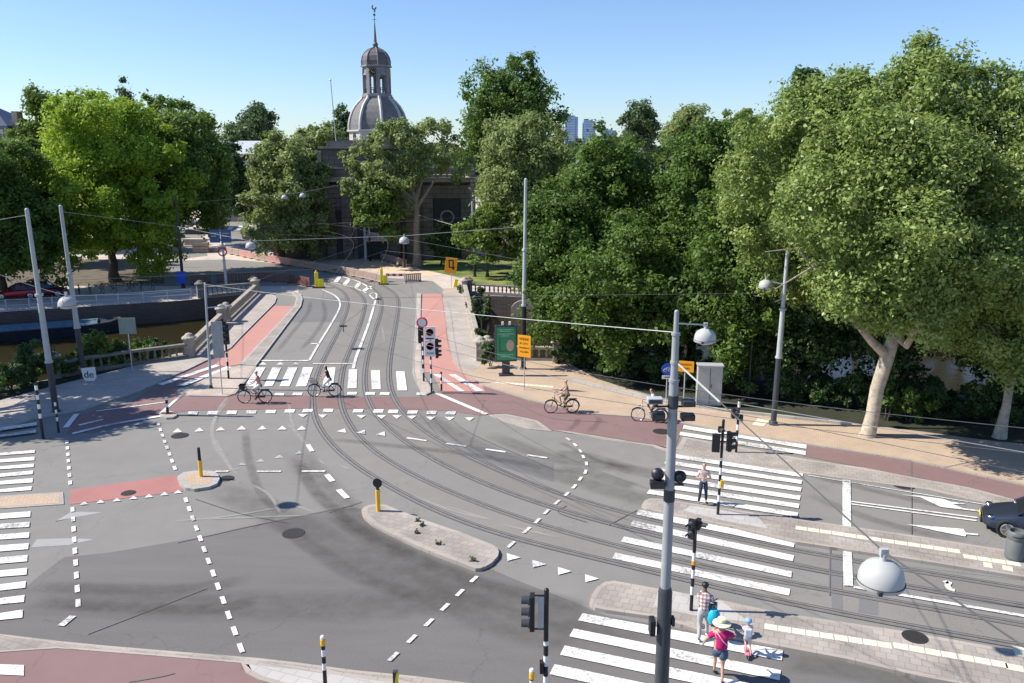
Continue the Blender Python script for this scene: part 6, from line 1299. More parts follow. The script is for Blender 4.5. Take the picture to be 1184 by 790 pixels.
stack('low pile of slabs beside the plaza road', 246, 291, 1.4, 1.0, .5, M_PINK, 1); stack('brick pile right of the large pinkish stack', 300, 283, 2.6, 1.2, 1.0, M_TAN, 2, -.3); stack('small cream crate by the shrubs left of the gate building', 320, 290, 1.1, 1.0, 1.0, M_CREAM, 2); stack('dark box beside the hanging lamp on the square', 299, 289, .9, .7, .5, M_DGREY, 1)
b_ = G(312, 283); o_ = thing('warning_sign', 'red and white round warning sign by the construction site', 'road sign', b_); m_ = MB(); m_.tube((0, 0, 0), (0, 0, 2.6), .05, .05, 6); m_.build('post', M_GREY, o_); disc_sign(o_, (0, -.06, 2.7), .55, M_WPAINT, M_REDS); disc_sign(o_, (.1, -.06, 1.5), .5, M_PINK, M_REDS)
b_ = G(352, 296, 0); o_ = thing('site_board', 'white info board before the dark trees left of the gate building', 'board', b_); m_ = MB(); m_.box((0, 0, 1.3), (1.0, .08, 1.4)); m_.build('panel', M_LGREY, o_); m_ = MB(); m_.tube((0, .05, 0), (0, .05, 1.0), .05, .05, 6); m_.build('post', M_GREY, o_)
b_ = G(386, 283, 0); o_ = thing('notice_sign', 'tall narrow grey notice on a post against the gate building wall', 'sign', G(386, 300)); m_ = MB(); m_.box((0, 0, 3.4), (.6, .08, 1.6)); m_.build('panel', M_LGREY, o_); m_ = MB(); m_.tube((0, .06, 0), (0, .06, 2.7), .05, .05, 6); m_.build('post', M_GREY, o_)

b_ = atY(877, 288, 45.0); o_ = thing('yellow_sign', 'small yellow sign on a dark post among the leaves left of the right lamp post', 'road sign', (b_.x, 45.0, 0)); m_ = MB(); m_.tube((0, .05, 0), (0, .05, b_.z), .05, .04, 8); m_.build('post', M_DGREY, o_); m_ = MB(); m_.box((0, 0, b_.z), (.5, .08, .5), ry=R(20)); m_.build('panel', M_YEL, o_, bevel=.02)
# ============================================================ PEOPLE
M_SKIN = simple('skin', (.52, .31, .22), .55, var=.06)
M_SKIND = simple('dark_skin', (.16, .09, .06), .55, var=.06)
M_HAIRB = simple('blond_hair', (.40, .24, .12), .6, var=.2, scale=20)
M_HAIRD = simple('dark_hair', (.03, .02, .015), .5, var=.2, scale=20)
M_SHOE = simple('dark_shoe', (.03, .03, .035), .6)
def cloth(name, col, var=.08): return simple(name, col, .85, var=var, scale=6, bump=.2)
def skin_mesh(chains, sub=1):
    """chains: list of [(point, radius or (rx, ry)), ...]; points equal to an earlier point are welded to it"""
    bm = bmesh.new(); L = bm.verts.layers.skin.verify(); seen = {}; first = True
    def vert(p, r, weld=True):
        k = tuple(round(c, 4) for c in p)
        if weld and k in seen: return seen[k]
        v = bm.verts.new(p); rr = r if isinstance(r, tuple) else (r, r); v[L].radius = rr; seen[k] = v; return v
    for ch in chains:
        prev = None
        for i, (p, r) in enumerate(ch):
            v = vert(p, r)
            if first: v[L].use_root = True; first = False
            if prev is not None and prev is not v:
                try: bm.edges.new((prev, v))
                except ValueError: pass
            prev = v
    bm.verts.ensure_lookup_table()
    # one root per island
    visited = set()
    for v in bm.verts:
        if v in visited: continue
        st = [v]; isl = []
        while st:
            q = st.pop()
            if q in visited: continue
            visited.add(q); isl.append(q); st += [e.other_vert(q) for e in q.link_edges]
        if not any(q[L].use_root for q in isl): isl[0][L].use_root = True
    me = bpy.data.meshes.new('tmp'); bm.to_mesh(me); bm.free(); o = bpy.data.objects.new('tmp', me); C.objects.link(o)
    s_ = o.modifiers.new('s', 'SKIN'); s_.use_smooth_shade = True
    if sub: u_ = o.modifiers.new('u', 'SUBSURF'); u_.levels = sub; u_.render_levels = sub
    bpy.context.view_layer.update(); out = bpy.data.meshes.new_from_object(o.evaluated_get(bpy.context.evaluated_depsgraph_get())); bpy.data.objects.remove(o)
    return out
def skin_obj(name, chains, mat, parent, sub=1):
    me = skin_mesh(chains, sub); me.materials.clear(); me.materials.append(mat); o = bpy.data.objects.new(name, me); C.objects.link(o); o.parent = parent
    me.polygons.foreach_set('use_smooth', [True]*len(me.polygons)); return o
def ik(a, b_, l1, l2, pole):
    a, b_ = Vector(a), Vector(b_); d = b_-a; L = min(d.length, (l1+l2)*.999); dn = d.normalized(); b2 = a+dn*L
    x_ = (l1*l1-l2*l2+L*L)/(2*L); h_ = math.sqrt(max(0, l1*l1-x_*x_)); pv = Vector(pole); pv = (pv-dn*pv.dot(dn)).normalized(); return a+dn*x_+pv*h_, b2
def person(label, loc, rz, H=1.72, lean=0., pelvis=(0, 0, None), hands=None, feet=None, knee=((0, 1, .1), (0, 1, .1)), elbow=((.5, -1, -.3), (-.5, -1, -.3)), top=None, sleeve=.5, bottom=None, leg=1.0, shoe=None, hair=None, hairlen=0., skin=None,
           skirt=False, child=False, headturn=0., look=0., hat=None, fat=1., group=None, curl=.6):
    """faces local +Y; L side is -X"""
    skin = skin or M_SKIN; s_ = H/1.72; o_ = thing('person', label, 'person', loc, rz, group)
    pz = pelvis[2] if pelvis[2] is not None else .93*s_; P0 = Vector((pelvis[0], pelvis[1], pz)); ln = Vector((0, math.sin(lean), math.cos(lean)))
    hs_ = 1.18 if child else 1.
    sp = P0+ln*.20*s_; ch = P0+ln*.40*s_; nk = P0+ln*.53*s_; l2 = Vector((0, math.sin(lean*.5+look), math.cos(lean*.5+look))); hb = nk+l2*.07*s_; hc = hb+l2*.09*s_*hs_; ht = hb+l2*.19*s_*hs_
    shl = [ch+Vector((sx*.165*s_, 0, .03*s_)) for sx in (-1, 1)]; hip = [P0+Vector((sx*.085*s_, 0, -.04*s_)) for sx in (-1, 1)]
    hands = hands or [P0+Vector((-.24*s_, .08, -.08*s_)), P0+Vector((.24*s_, .08, -.08*s_))]; feet = feet or [Vector((-.1, 0, .08)), Vector((.1, 0, .08))]
    el, wr, kn, an = [], [], [], []
    for i in (0, 1):
        e, w_ = ik(shl[i], hands[i], .29*s_, .26*s_, elbow[i]); el.append(e); wr.append(w_); k, a = ik(hip[i], feet[i], .43*s_, .43*s_, knee[i]); kn.append(k); an.append(a)
    f = fat; r = lambda q: q*s_
    body = [[(P0, (r(.125*f), r(.10*f))), (sp, (r(.115*f), r(.09*f))), (ch, (r(.13*f), r(.095*f))), (nk, r(.05)), (hb, r(.058)), (hc, (r(.072*hs_), r(.085*hs_))), (ht, (r(.055*hs_), r(.065*hs_)))]]
    for i in (0, 1):
        body.append([(ch, r(.12)), (shl[i], r(.056*f)), (el[i], r(.038*f)), (wr[i], r(.024))]); body.append([(P0, r(.12)), (hip[i], r(.082*f)), ((hip[i]+kn[i])/2, r(.074*f)), (kn[i], r(.053)), ((kn[i]*.65+an[i]*.35), r(.052)), (an[i], r(.033))])
        fd = Vector((0, 1, 0)) if abs(an[i].z-.08) < .25 else Vector((0, .95, -.25)); body[-1] += [(an[i]+Vector((0, .05*s_, -.035*s_)), r(.034)), (an[i]+fd*.14*s_+Vector((0, 0, -.045*s_)), r(.024))]
        # hand: palm and five curled fingers
        d = (wr[i]-el[i]).normalized(); side = d.cross(Vector((0, 0, 1))).normalized() if abs(d.z) < .95 else Vector((0, 1, 0)); nrm = side.cross(d).normalized()
        if nrm.z > 0 and abs(d.z) < .8: nrm = -nrm
        palm = wr[i]+d*.055*s_; body[-2].append((palm, (r(.030), r(.018))))
        for k in range(4):
            off = side*(k-1.5)*.017*s_; ln_ = (.032, .036, .034, .026)[k]*s_; b0 = palm+off*.9+d*.012*s_; b1 = b0+d*ln_*.9+nrm*ln_*curl*.3+off*.1; b2 = b1+(d*(1-curl)+nrm*curl).normalized()*ln_*.8
            body.append([(b0, r(.0095)), (b1, r(.0088)), (b2, r(.0072))])
        tb = palm-side*.024*s_-d*.02*s_; body.append([(tb, r(.011)), (tb-side*.018*s_+d*.022*s_+nrm*.008*s_, r(.0095)), (tb-side*.016*s_+d*.045*s_+nrm*.02*s_, r(.008))])
    fw = Vector((math.sin(headturn), math.cos(headturn)*math.cos(look), -math.sin(look+lean*.5))).normalized(); rt = fw.cross(l2).normalized()
    body.append([(hc+fw*.075*s_*hs_-l2*.0*s_, r(.012)), (hc+fw*.098*s_*hs_-l2*.022*s_, r(.013)), (hc+fw*.082*s_*hs_-l2*.034*s_, r(.010))])
    body.append([(hc+fw*.072*s_*hs_-l2*.058*s_-rt*.015*s_, r(.009)), (hc+fw*.072*s_*hs_-l2*.058*s_+rt*.015*s_, r(.009))])
    for sx in (-1, 1): body.append([(hc+rt*sx*.074*s_*hs_-l2*.015*s_, r(.012)), (hc+rt*sx*.080*s_*hs_+l2*.018*s_-fw*.008*s_, r(.014))])
    skin_obj('body', body, skin, o_)
    m_ = MB()
    for sx in (-1, 1): m_.sphere(hc+fw*.083*s_*hs_+rt*sx*.030*s_*hs_+l2*.002*s_, .0095*s_, 8, 6)
    m_.build('eyes', M_HAIRD, o_, smooth=True)
    if top is not None:
        g_ = .016; t_ = [[(P0-ln*.05*s_, (r(.13*f+g_), r(.108*f+g_))), (P0+ln*.06*s_, (r(.127*f+g_), r(.104*f+g_))), (sp, (r(.118*f+g_), r(.094*f+g_))), (ch, (r(.132*f+g_), r(.098*f+g_))), (ch+ln*.08*s_, (r(.095+g_), r(.07+g_))), (ch+ln*.12*s_, r(.055+g_))]]
        for i in (0, 1):
            t1_ = min(1, sleeve*2); t2_ = max(0, sleeve*2-1)
            c_ = [(ch, r(.12)), (shl[i], r(.058*f+g_)), (shl[i].lerp(el[i], t1_), r(.044*f+g_))]
            if t2_ > 0: c_.append((el[i].lerp(wr[i], t2_*.96), r(.030+g_)))
            if sleeve > 0: t_.append(c_)
        skin_obj('shirt', t_, top, o_)
    if bottom is not None:
        g_ = .013; t_ = [[(P0+ln*.12*s_, (r(.118*f+g_*.4), r(.094*f+g_*.4))), (P0, (r(.126*f+g_), r(.102*f+g_)))]]
        for i in (0, 1):
            c_ = [(P0, r(.12)), (hip[i], r(.090*f+g_*1.3))]
            if leg <= .5: c_.append((hip[i].lerp(kn[i], leg*2), r(.084*f+g_*1.8)))
            else:
                c_ += [((hip[i]+kn[i])/2, r(.076*f+g_)), (kn[i], r(.056+g_))]; c_.append((kn[i].lerp(an[i], (leg-.5)*2*.97), r(.042+g_)))
            t_.append(c_)
        skin_obj('skirt' if skirt else ('shorts' if leg < .6 else 'trousers'), t_, bottom, o_)
    for i in (0, 1):
        fd = Vector((0, 1, 0)) if abs(an[i].z-.08) < .25 else Vector((0, .95, -.25))
        skin_obj('shoe', [[(an[i]+Vector((0, -.035*s_, -.045*s_)), r(.036)), (an[i]+fd*.05*s_+Vector((0, 0, -.045*s_)), r(.038)), (an[i]+fd*.15*s_+Vector((0, 0, -.052*s_)), r(.030))]], shoe or M_SHOE, o_)
    if hair is not None:
        hch = [[(hc-fw*.012*s_+l2*.075*s_, r(.070*hs_)), (hc-fw*.030*s_+l2*.040*s_, r(.088*hs_)), (hc-fw*.040*s_+l2*.0*s_, r(.080*hs_))]]
        if hairlen: hch[0] += [(hc-fw*.05*s_-l2*.09*s_, r(.06)), (hc-fw*.055*s_-l2*(.09+hairlen)*s_, r(.045))]
        skin_obj('hair', hch, hair, o_)
    o_['_'] = 0; del o_['_']
    return o_, dict(head=hc, ht=ht, fw=fw, hands=wr, chest=ch, l2=l2, s=s_, pelvis=P0)
def rotpt(loc, rz, p): return Vector(loc)+Matrix.Rotation(rz, 3, 'Z') @ Vector(p)
# ---- bicycle: forward is local +Y
def bicycle(label, loc, rz, frame, scale=1.0, basket=None, group=None, bag=None, step=True, crank=0.):
    o_ = thing('bicycle', label, 'bicycle', loc, rz, group, scale)
    RW = .345; fy, ry, wz = .58, -.54, .345; bb = Vector((0, -.08, .29)); seat = Vector((0, -.27, .90)); ht_ = Vector((0, .40, .90)); hb_ = Vector((0, .44, .68))
    for y_ in (ry, fy):
        m_ = MB(); m_.path([(0, y_+RW*math.cos(a*math.pi/14), wz+RW*math.sin(a*math.pi/14)) for a in range(28)], .021, 7, closed=True); wh = m_.build('wheel', M_RUB, o_, smooth=True)
        m_ = MB(); m_.path([(0, y_+(RW-.03)*math.cos(a*math.pi/14), wz+(RW-.03)*math.sin(a*math.pi/14)) for a in range(28)], .012, 5, closed=True)
        for k in range(14): a = k*math.pi/7; m_.tube((.02*(-1)**k, y_, wz), (0, y_+(RW-.03)*math.cos(a), wz+(RW-.03)*math.sin(a)), .003, .003, 3)
        m_.tube((-.05, y_, wz), (.05, y_, wz), .024, .024, 8); m_.build('rim', M_CHROME, wh)
        m_ = MB(); m_.path([(0, y_+(RW+.035)*math.cos(R(a)), wz+(RW+.035)*math.sin(R(a))) for a in (range(20, 200, 18) if y_ < 0 else range(35, 150, 16))], .022, 5); m_.build('mudguard', M_BLACK, o_)
    m_ = MB(); m_.tube(bb, seat, .019, .016); m_.path([hb_, Vector((0, .22, .42)), bb], .020) if step else m_.tube(hb_, bb, .02)
    m_.path([ht_-Vector((0, 0, .1)), Vector((0, .12, .52)), bb+(seat-bb)*.35], .017) if step else m_.tube(ht_-Vector((0, 0, .06)), seat-Vector((0, 0, .1)), .018)
    m_.tube(hb_-Vector((0, .02, .06)), ht_, .022)
    for x_ in (-.055, .055): m_.tube(bb+Vector((x_*.5, 0, 0)), (x_, ry, wz), .011); m_.tube(bb+(seat-bb)*.8, (x_, ry, wz), .010); m_.tube(hb_+Vector((x_*.6, .02, -.03)), (x_, fy, wz), .012)
    m_.build('frame', frame, o_, smooth=True)
    m_ = MB(); m_.tube(ht_, ht_+Vector((0, -.03, .16)), .016); c_ = ht_+Vector((0, -.02, .17)); m_.path([c_+Vector((-.27, -.20, .0)), c_+Vector((-.24, -.08, .01)), c_+Vector((-.12, .02, 0)), c_, c_+Vector((.12, .02, 0)), c_+Vector((.24, -.08, .01)), c_+Vector((.27, -.20, 0))], .012, 7); m_.build('handlebar', M_CHROME, o_, smooth=True)
    for x_ in (-.27, .27): m_ = MB(); m_.tube(c_+Vector((x_, -.20, 0)), c_+Vector((x_*1.0, -.10, .01)), .018); m_.build('grip', M_BLACK, o_)
    m_ = MB(); m_.path([seat+Vector((0, -.13, .055)), seat+Vector((0, -.04, .06)), seat+Vector((0, .13, .055))], [.085, .075, .025], 8); m_.tube(seat-Vector((0, 0, .06)), seat+Vector((0, 0, .05)), .013); m_.build('saddle', M_BLACK, o_, smooth=True)
    m_ = MB(); m_.tube((-.05, ry-.25, .74), (-.05, ry+.2, .74), .008); m_.tube((.05, ry-.25, .74), (.05, ry+.2, .74), .008); m_.box((0, ry, .75), (.12, .42, .012)); m_.tube((.06, ry, wz), (.06, ry-.1, .74), .007); m_.tube((-.06, ry, wz), (-.06, ry-.1, .74), .007); m_.build('rack', M_BLACK, o_)
    m_ = MB(); a = crank; v_ = Vector((0, math.sin(a), -math.cos(a)))*.17; m_.tube(bb+Vector((-.07, 0, 0)), bb+Vector((.07, 0, 0)), .022); m_.tube(bb+Vector((.07, 0, 0)), bb+v_+Vector((.08, 0, 0)), .011); m_.tube(bb+Vector((-.07, 0, 0)), bb-v_+Vector((-.08, 0, 0)), .011)
    m_.box(bb+v_+Vector((.13, 0, 0)), (.09, .08, .02)); m_.box(bb-v_+Vector((-.13, 0, 0)), (.09, .08, .02)); m_.path([bb+Vector((.05, .09*math.cos(k*math.pi/8), .09*math.sin(k*math.pi/8))) for k in range(16)], .008, 4, closed=True); m_.build('crank', M_DGREY, o_)
    m_ = MB(); m_.box((.055, (bb.y+ry)/2, .32), (.015, .46, .10)); m_.build('chain_guard', M_BLACK, o_)
    m_ = MB(); m_.box((0, .50, .82), (.06, .06, .07)); m_.build('headlight', M_CHROME, o_, bevel=.01)
    if basket is not None: m_ = MB(); m_.add([(-.16, .50, .80), (.16, .50, .80), (.16, .74, .80), (-.16, .74, .80), (-.19, .47, 1.03), (.19, .47, 1.03), (.19, .79, 1.03), (-.19, .79, 1.03)], [(3, 2, 1, 0), (0, 1, 5, 4), (1, 2, 6, 5), (2, 3, 7, 6), (3, 0, 4, 7)]); m_.path([(-.19, .47, 1.03), (.19, .47, 1.03), (.19, .79, 1.03), (-.19, .79, 1.03)], .014, 5, closed=True); m_.build('basket', basket, o_)
    return o_, bb, v_, c_
def cyclist(plab, blab, loc, rz, top, bottom, frame, scale=1.05, sleeve=.4, leg=1., hair=None, hairlen=0., basket=None, lean=.25, skin=None, crank=0.6, shoe=None, step=True):
    bo_, bb, v_, c_ = bicycle(blab, loc, rz, frame, scale, basket, None, step=step, crank=crank)
    S_ = scale; F_ = [(bb-v_+Vector((-.13, -.05, .10)))*S_, (bb+v_+Vector((.13, -.05, .10)))*S_]; Hn = [(c_+Vector((-.27, -.20, .03)))*S_, (c_+Vector((.27, -.20, .03)))*S_]
    return person(plab, loc, rz, 1.74, lean, (0, -.27*S_, 1.02*S_), Hn, F_, ((-.15, 1, .4), (.15, 1, .4)), ((-.6, -.4, -1), (.6, -.4, -1)), top, sleeve, bottom, leg, shoe, hair, hairlen, skin)
def at_wheels(u0, v0, u1, v1, z=.0):
    a, b_ = G(u0, v0, z), G(u1, v1, z); c_ = (a+b_)/2; d = a-b_; return c_, math.atan2(d.y, d.x)-math.pi/2, d.length
c_, rz_, L_ = at_wheels(283, 466.5, 308, 466); cyclist('cyclist in a pink top and white shorts riding left, nearer the island', 'black city bicycle with a dark front bag ridden by the cyclist in pink', c_+Vector((0, 0, .02)), rz_, cloth('pink_top', (.60, .30, .27)), cloth('white_shorts', (.75, .72, .68)), M_BLACK, sleeve=.15, leg=.4, hair=M_HAIRD, basket=M_BLACK, lean=.22)
c_, rz_, L_ = at_wheels(363.5, 459, 388.5, 458.5); cyclist('long haired cyclist in a black top and white trousers on the zebra', 'dark bicycle with a pale front basket on the bridge zebra', c_+Vector((0, 0, .02)), rz_, cloth('black_top', (.02, .02, .025)), cloth('white_trousers', (.75, .73, .70)), M_BLACK, sleeve=.2, leg=.95, hair=M_HAIRD, hairlen=.2, basket=simple('pale_basket', (.55, .50, .44), .8), lean=.32, crank=1.2)
c_, rz_, L_ = at_wheels(638.5, 478, 661, 477.5); cyclist('lone cyclist in an olive dress on the red lane right of the bridge', 'dark brown bicycle on the red lane under the olive clothed cyclist', c_+Vector((0, 0, .02)), rz_, cloth('olive_top', (.17, .16, .08)), cloth('olive_shorts', (.10, .10, .05)), simple('brown_frame', (.10, .06, .04), .4), sleeve=.1, leg=.42, hair=M_HAIRB, lean=.15, crank=2.0)
c_, rz_, L_ = at_wheels(738, 487.5, 764, 489); cyclist('cyclist in white shirt half hidden behind the big grey pole', 'white bicycle with front crate half hidden by the big grey pole', c_+Vector((0, 0, .02)), rz_, cloth('white_shirt', (.72, .72, .72)), cloth('dark_green_trousers', (.03, .06, .05)), M_WPAINT, sleeve=.9, leg=.8, hair=M_HAIRD, lean=.42, crank=2.6, shoe=M_WPAINT)
# pedestrians
b_ = G(812, 581.5, .04); person('woman in a pale top and dark jeans waiting on the right zebra with folded hands', b_, R(172), 1.70, .02, (0, 0, None), [Vector((-.10, .24, 1.16)), Vector((.10, .24, 1.18))], [Vector((-.15, -.12, .08)), Vector((.16, .10, .08))], top=cloth('pale_pink_top', (.62, .48, .45)), sleeve=.35, bottom=cloth('dark_jeans', (.035, .05, .085)), leg=1., hair=M_HAIRB, hairlen=.17, look=.12, elbow=((-.8, -.6, -.6), (.8, -.6, -.6)))
# man in checked shirt
m, n, l, b = newmat('checked_cloth'); b.inputs['Roughness'].default_value = .9
tc = n.new('ShaderNodeTexCoord'); mp = n.new('ShaderNodeMapping'); l.new(tc.outputs['Object'], mp.inputs['Vector'])
def wv(axis, sc_):
    w_ = n.new('ShaderNodeTexWave'); w_.bands_direction = axis; w_.inputs['Scale'].default_value = sc_; l.new(mp.outputs[0], w_.inputs['Vector']); r_ = n.new('ShaderNodeValToRGB'); r_.color_ramp.interpolation = 'CONSTANT'; r_.color_ramp.elements[0].color = (1, 1, 1, 1); r_.color_ramp.elements[1].color = (.62, .48, .48, 1); r_.color_ramp.elements[1].position = .55; l.new(w_.outputs['Fac'], r_.inputs[0]); return r_
wx, wz_ = wv('X', 3.0), wv('Z', 3.0); mx = n.new('ShaderNodeMix'); mx.data_type = 'RGBA'; mx.blend_type = 'MULTIPLY'; mx.inputs['Factor'].default_value = 1; l.new(wx.outputs[0], mx.inputs['A']); l.new(wz_.outputs[0], mx.inputs['B'])
mm = n.new('ShaderNodeMix'); mm.data_type = 'RGBA'; mm.blend_type = 'MULTIPLY'; mm.inputs['Factor'].default_value = 1; mm.inputs['B'].default_value = (.74, .70, .70, 1); l.new(mx.outputs['Result'], mm.inputs['A']); l.new(mm.outputs['Result'], b.inputs['Base Color']); M_CHECK = m
b_ = G(812, 739, .04); mr_ = R(-14); o_, J = person('man in a pale checked shirt and grey trousers pushing a pushchair, seen from behind', b_, mr_, 1.76, .12, (0, 0, None), [Vector((-.06, .44, 1.08)), Vector((.34, .44, 1.08))], [Vector((-.10, -.18, .08)), Vector((.12, .22, .08))], top=M_CHECK, sleeve=.8, bottom=cloth('grey_trousers', (.42, .42, .42)), leg=1., hair=M_HAIRD, skin=M_SKIND, look=.25, fat=1.12, shoe=M_WPAINT)
m_ = MB(); hc = J['head']; m_.sphere((hc.x, hc.y-.005, hc.z+.03), .102, 16, 10, sz=.85); m_.box((hc.x, hc.y+.13, hc.z+.015), (.15, .12, .015), rx=R(-12)); m_.build('cap', M_BLACK, o_, smooth=True)
# pushchair
b2_ = rotpt(b_, mr_, (.14, .66, 0)); b2_.z = .12*0+.04; pc = thing('pushchair', 'black pushchair with a folded hood pushed by the man in the checked shirt', 'pushchair', b2_, mr_)
for x_, y_ in ((-.26, -.15), (.26, -.15), (-.14, .5), (.14, .5)):
    rr = .13 if y_ < 0 else .09; m_ = MB(); m_.path([(x_, y_+rr*math.cos(a*math.pi/8), rr+.015+rr*math.sin(a*math.pi/8)) for a in range(16)], .022, 6, closed=True); m_.tube((x_-.02, y_, rr+.015), (x_+.02, y_, rr+.015), rr*.5, rr*.5, 10); m_.build('wheel', M_RUB, pc, smooth=True)
m_ = MB()
for x_ in (-.22, .22): m_.path([(x_, -.30, 1.02), (x_, -.16, .75), (x_, .12, .42), (x_*.6, .5, .12)], .015, 6); m_.tube((x_, .05, .5), (x_, -.15, .14), .014)
m_.path([(-.22, -.30, 1.02), (0, -.33, 1.05), (.22, -.30, 1.02)], .018, 7); m_.build('frame', M_DGREY, pc, smooth=True)
m_ = MB(); m_.add([(-.2, -.12, .45), (.2, -.12, .45), (.2, .32, .48), (-.2, .32, .48), (-.2, -.26, .95), (.2, -.26, .95), (.18, .38, .3), (-.18, .38, .3)], [(0, 1, 2, 3), (0, 4, 5, 1), (3, 2, 6, 7)]); m_.box((0, .1, .42), (.4, .46, .08)); m_.build('seat', M_BLACK, pc)
m_ = MB(); vs = []
for i in range(5):
    a = R(100-i*26)
    for k in range(7): b__ = math.pi*k/6; vs.append((.23*math.cos(b__), -.12+.30*math.sin(b__)*math.cos(a)*1.0-.04, .78+.30*math.sin(b__)*math.sin(a)))
m_.add(vs, [(i*7+k, i*7+k+1, i*7+k+8, i*7+k+7) for i in range(4) for k in range(6)]); m_.build('hood', M_BLACK, pc)
bp_ = rotpt(b_, mr_, (.10, -.05, 0)); bg_ = thing('shopping_bag', 'bright turquoise bag hanging at the right side of the man in the checked shirt', 'bag', (bp_.x+.18, bp_.y+.0, .62), R(5)); m_ = MB(); m_.path([(0, 0, .42), (0, 0, .34), (0, 0, .15), (0, 0, .02)], [.10, .17, .20, .15], 10); m_.build('sack', simple('turquoise_bag', (.01, .42, .58), .5, var=.12), bg_, smooth=True); m_ = MB(); m_.path([(-.06, 0, .4), (-.03, 0, .55), (.03, 0, .55), (.06, 0, .4)], .01, 5); m_.build('handle', simple('turquoise_bag', (.01, .42, .58)), bg_)
# woman in magenta
b_ = G(831, 784, .04); wr_ = R(-8); o_, J = person('woman in a magenta shirt, denim shorts and a wide cream sun hat', b_, wr_, 1.70, .10, (0, 0, None), [Vector((-.44, .12, .92)), Vector((.30, .38, 1.12))], [Vector((.06, -.26, .09)), Vector((-.10, .22, .08))][::-1], top=cloth('magenta_shirt', (.50, .012, .14)), sleeve=.42, bottom=cloth('denim_shorts', (.07, .10, .16)), leg=.36, hair=M_HAIRB, look=.1, fat=1.5, elbow=((-1, -.5, -.2), (1, -.5, -.4)))
hc = J['head']; m_ = MB(); m_.lathe([(.05, .16), (.115, .13), (.128, .03), (.24, -.005), (.245, -.018), (.125, .01), (.1, .0), (.01, .15)], (hc.x, hc.y-.02, hc.z+.03), 28); ht_ = m_.build('sun_hat', simple('straw_cream', (.78, .72, .50), .8, var=.08, scale=30), o_, smooth=True)
m_ = MB(); m_.lathe([(.129, .035), (.129, .06), (.125, .06)], (hc.x, hc.y-.02, hc.z+.03), 28); m_.build('hat_band', simple('hat_band', (.35, .38, .22), .8), ht_)
s1 = J['chest']; m_ = MB(); m_.path([s1+Vector((-.16, -.10, .13)), s1+Vector((-.05, -.165, 0)), s1+Vector((.06, -.17, -.15)), s1+Vector((.17, -.12, -.28))], .012, 6); m_.build('bag_strap', M_WPAINT, o_)
# child on a scooter
b_ = G(863, 757, .04); cz = R(-10); o_, J = person('small child with a light blue helmet and pale backpack riding a pink scooter', b_, cz, 1.10, .14, (0, 0, .56), [Vector((-.14, .26, .72)), Vector((.14, .26, .72))], [Vector((-.02, -.02, .17)), Vector((.10, -.12, .10))], top=cloth('pale_blue_top', (.50, .55, .66)), sleeve=.9, bottom=cloth('pale_leggings', (.50, .46, .48)), leg=.62, hair=M_HAIRB, child=True, shoe=simple('pink_shoe', (.65, .15, .22), .6))
hc = J['head']; m_ = MB(); m_.sphere((hc.x, hc.y-.005, hc.z+.03), .098, 18, 10, sz=.85); m_.build('helmet', simple('helmet_blue', (.22, .42, .68), .3, var=.05), o_, smooth=True)
ch_ = J['chest']; m_ = MB(); m_.box((ch_.x, ch_.y-.12, ch_.z-.07), (.2, .10, .24)); m_.build('backpack', simple('pale_backpack', (.55, .58, .68), .7, var=.1), o_, bevel=.03)
sc_o = thing('kick_scooter', 'pink child scooter under the child with the blue helmet', 'scooter', b_, cz); m_ = MB(); m_.box((0, .02, .09), (.12, .42, .03)); m_.build('deck', simple('pink_plastic', (.75, .22, .30), .4), sc_o, bevel=.01)
m_ = MB(); m_.tube((0, .22, .09), (0, .30, .74), .014); m_.tube((-.16, .30, .74), (.16, .30, .74), .012); m_.build('handlebar', M_CHROME, sc_o)
for y_ in (-.21, .26): m_ = MB(); m_.tube((-.015, y_, .055), (.015, y_, .055), .055, .055, 14); m_.build('wheel', M_RUB, sc_o)
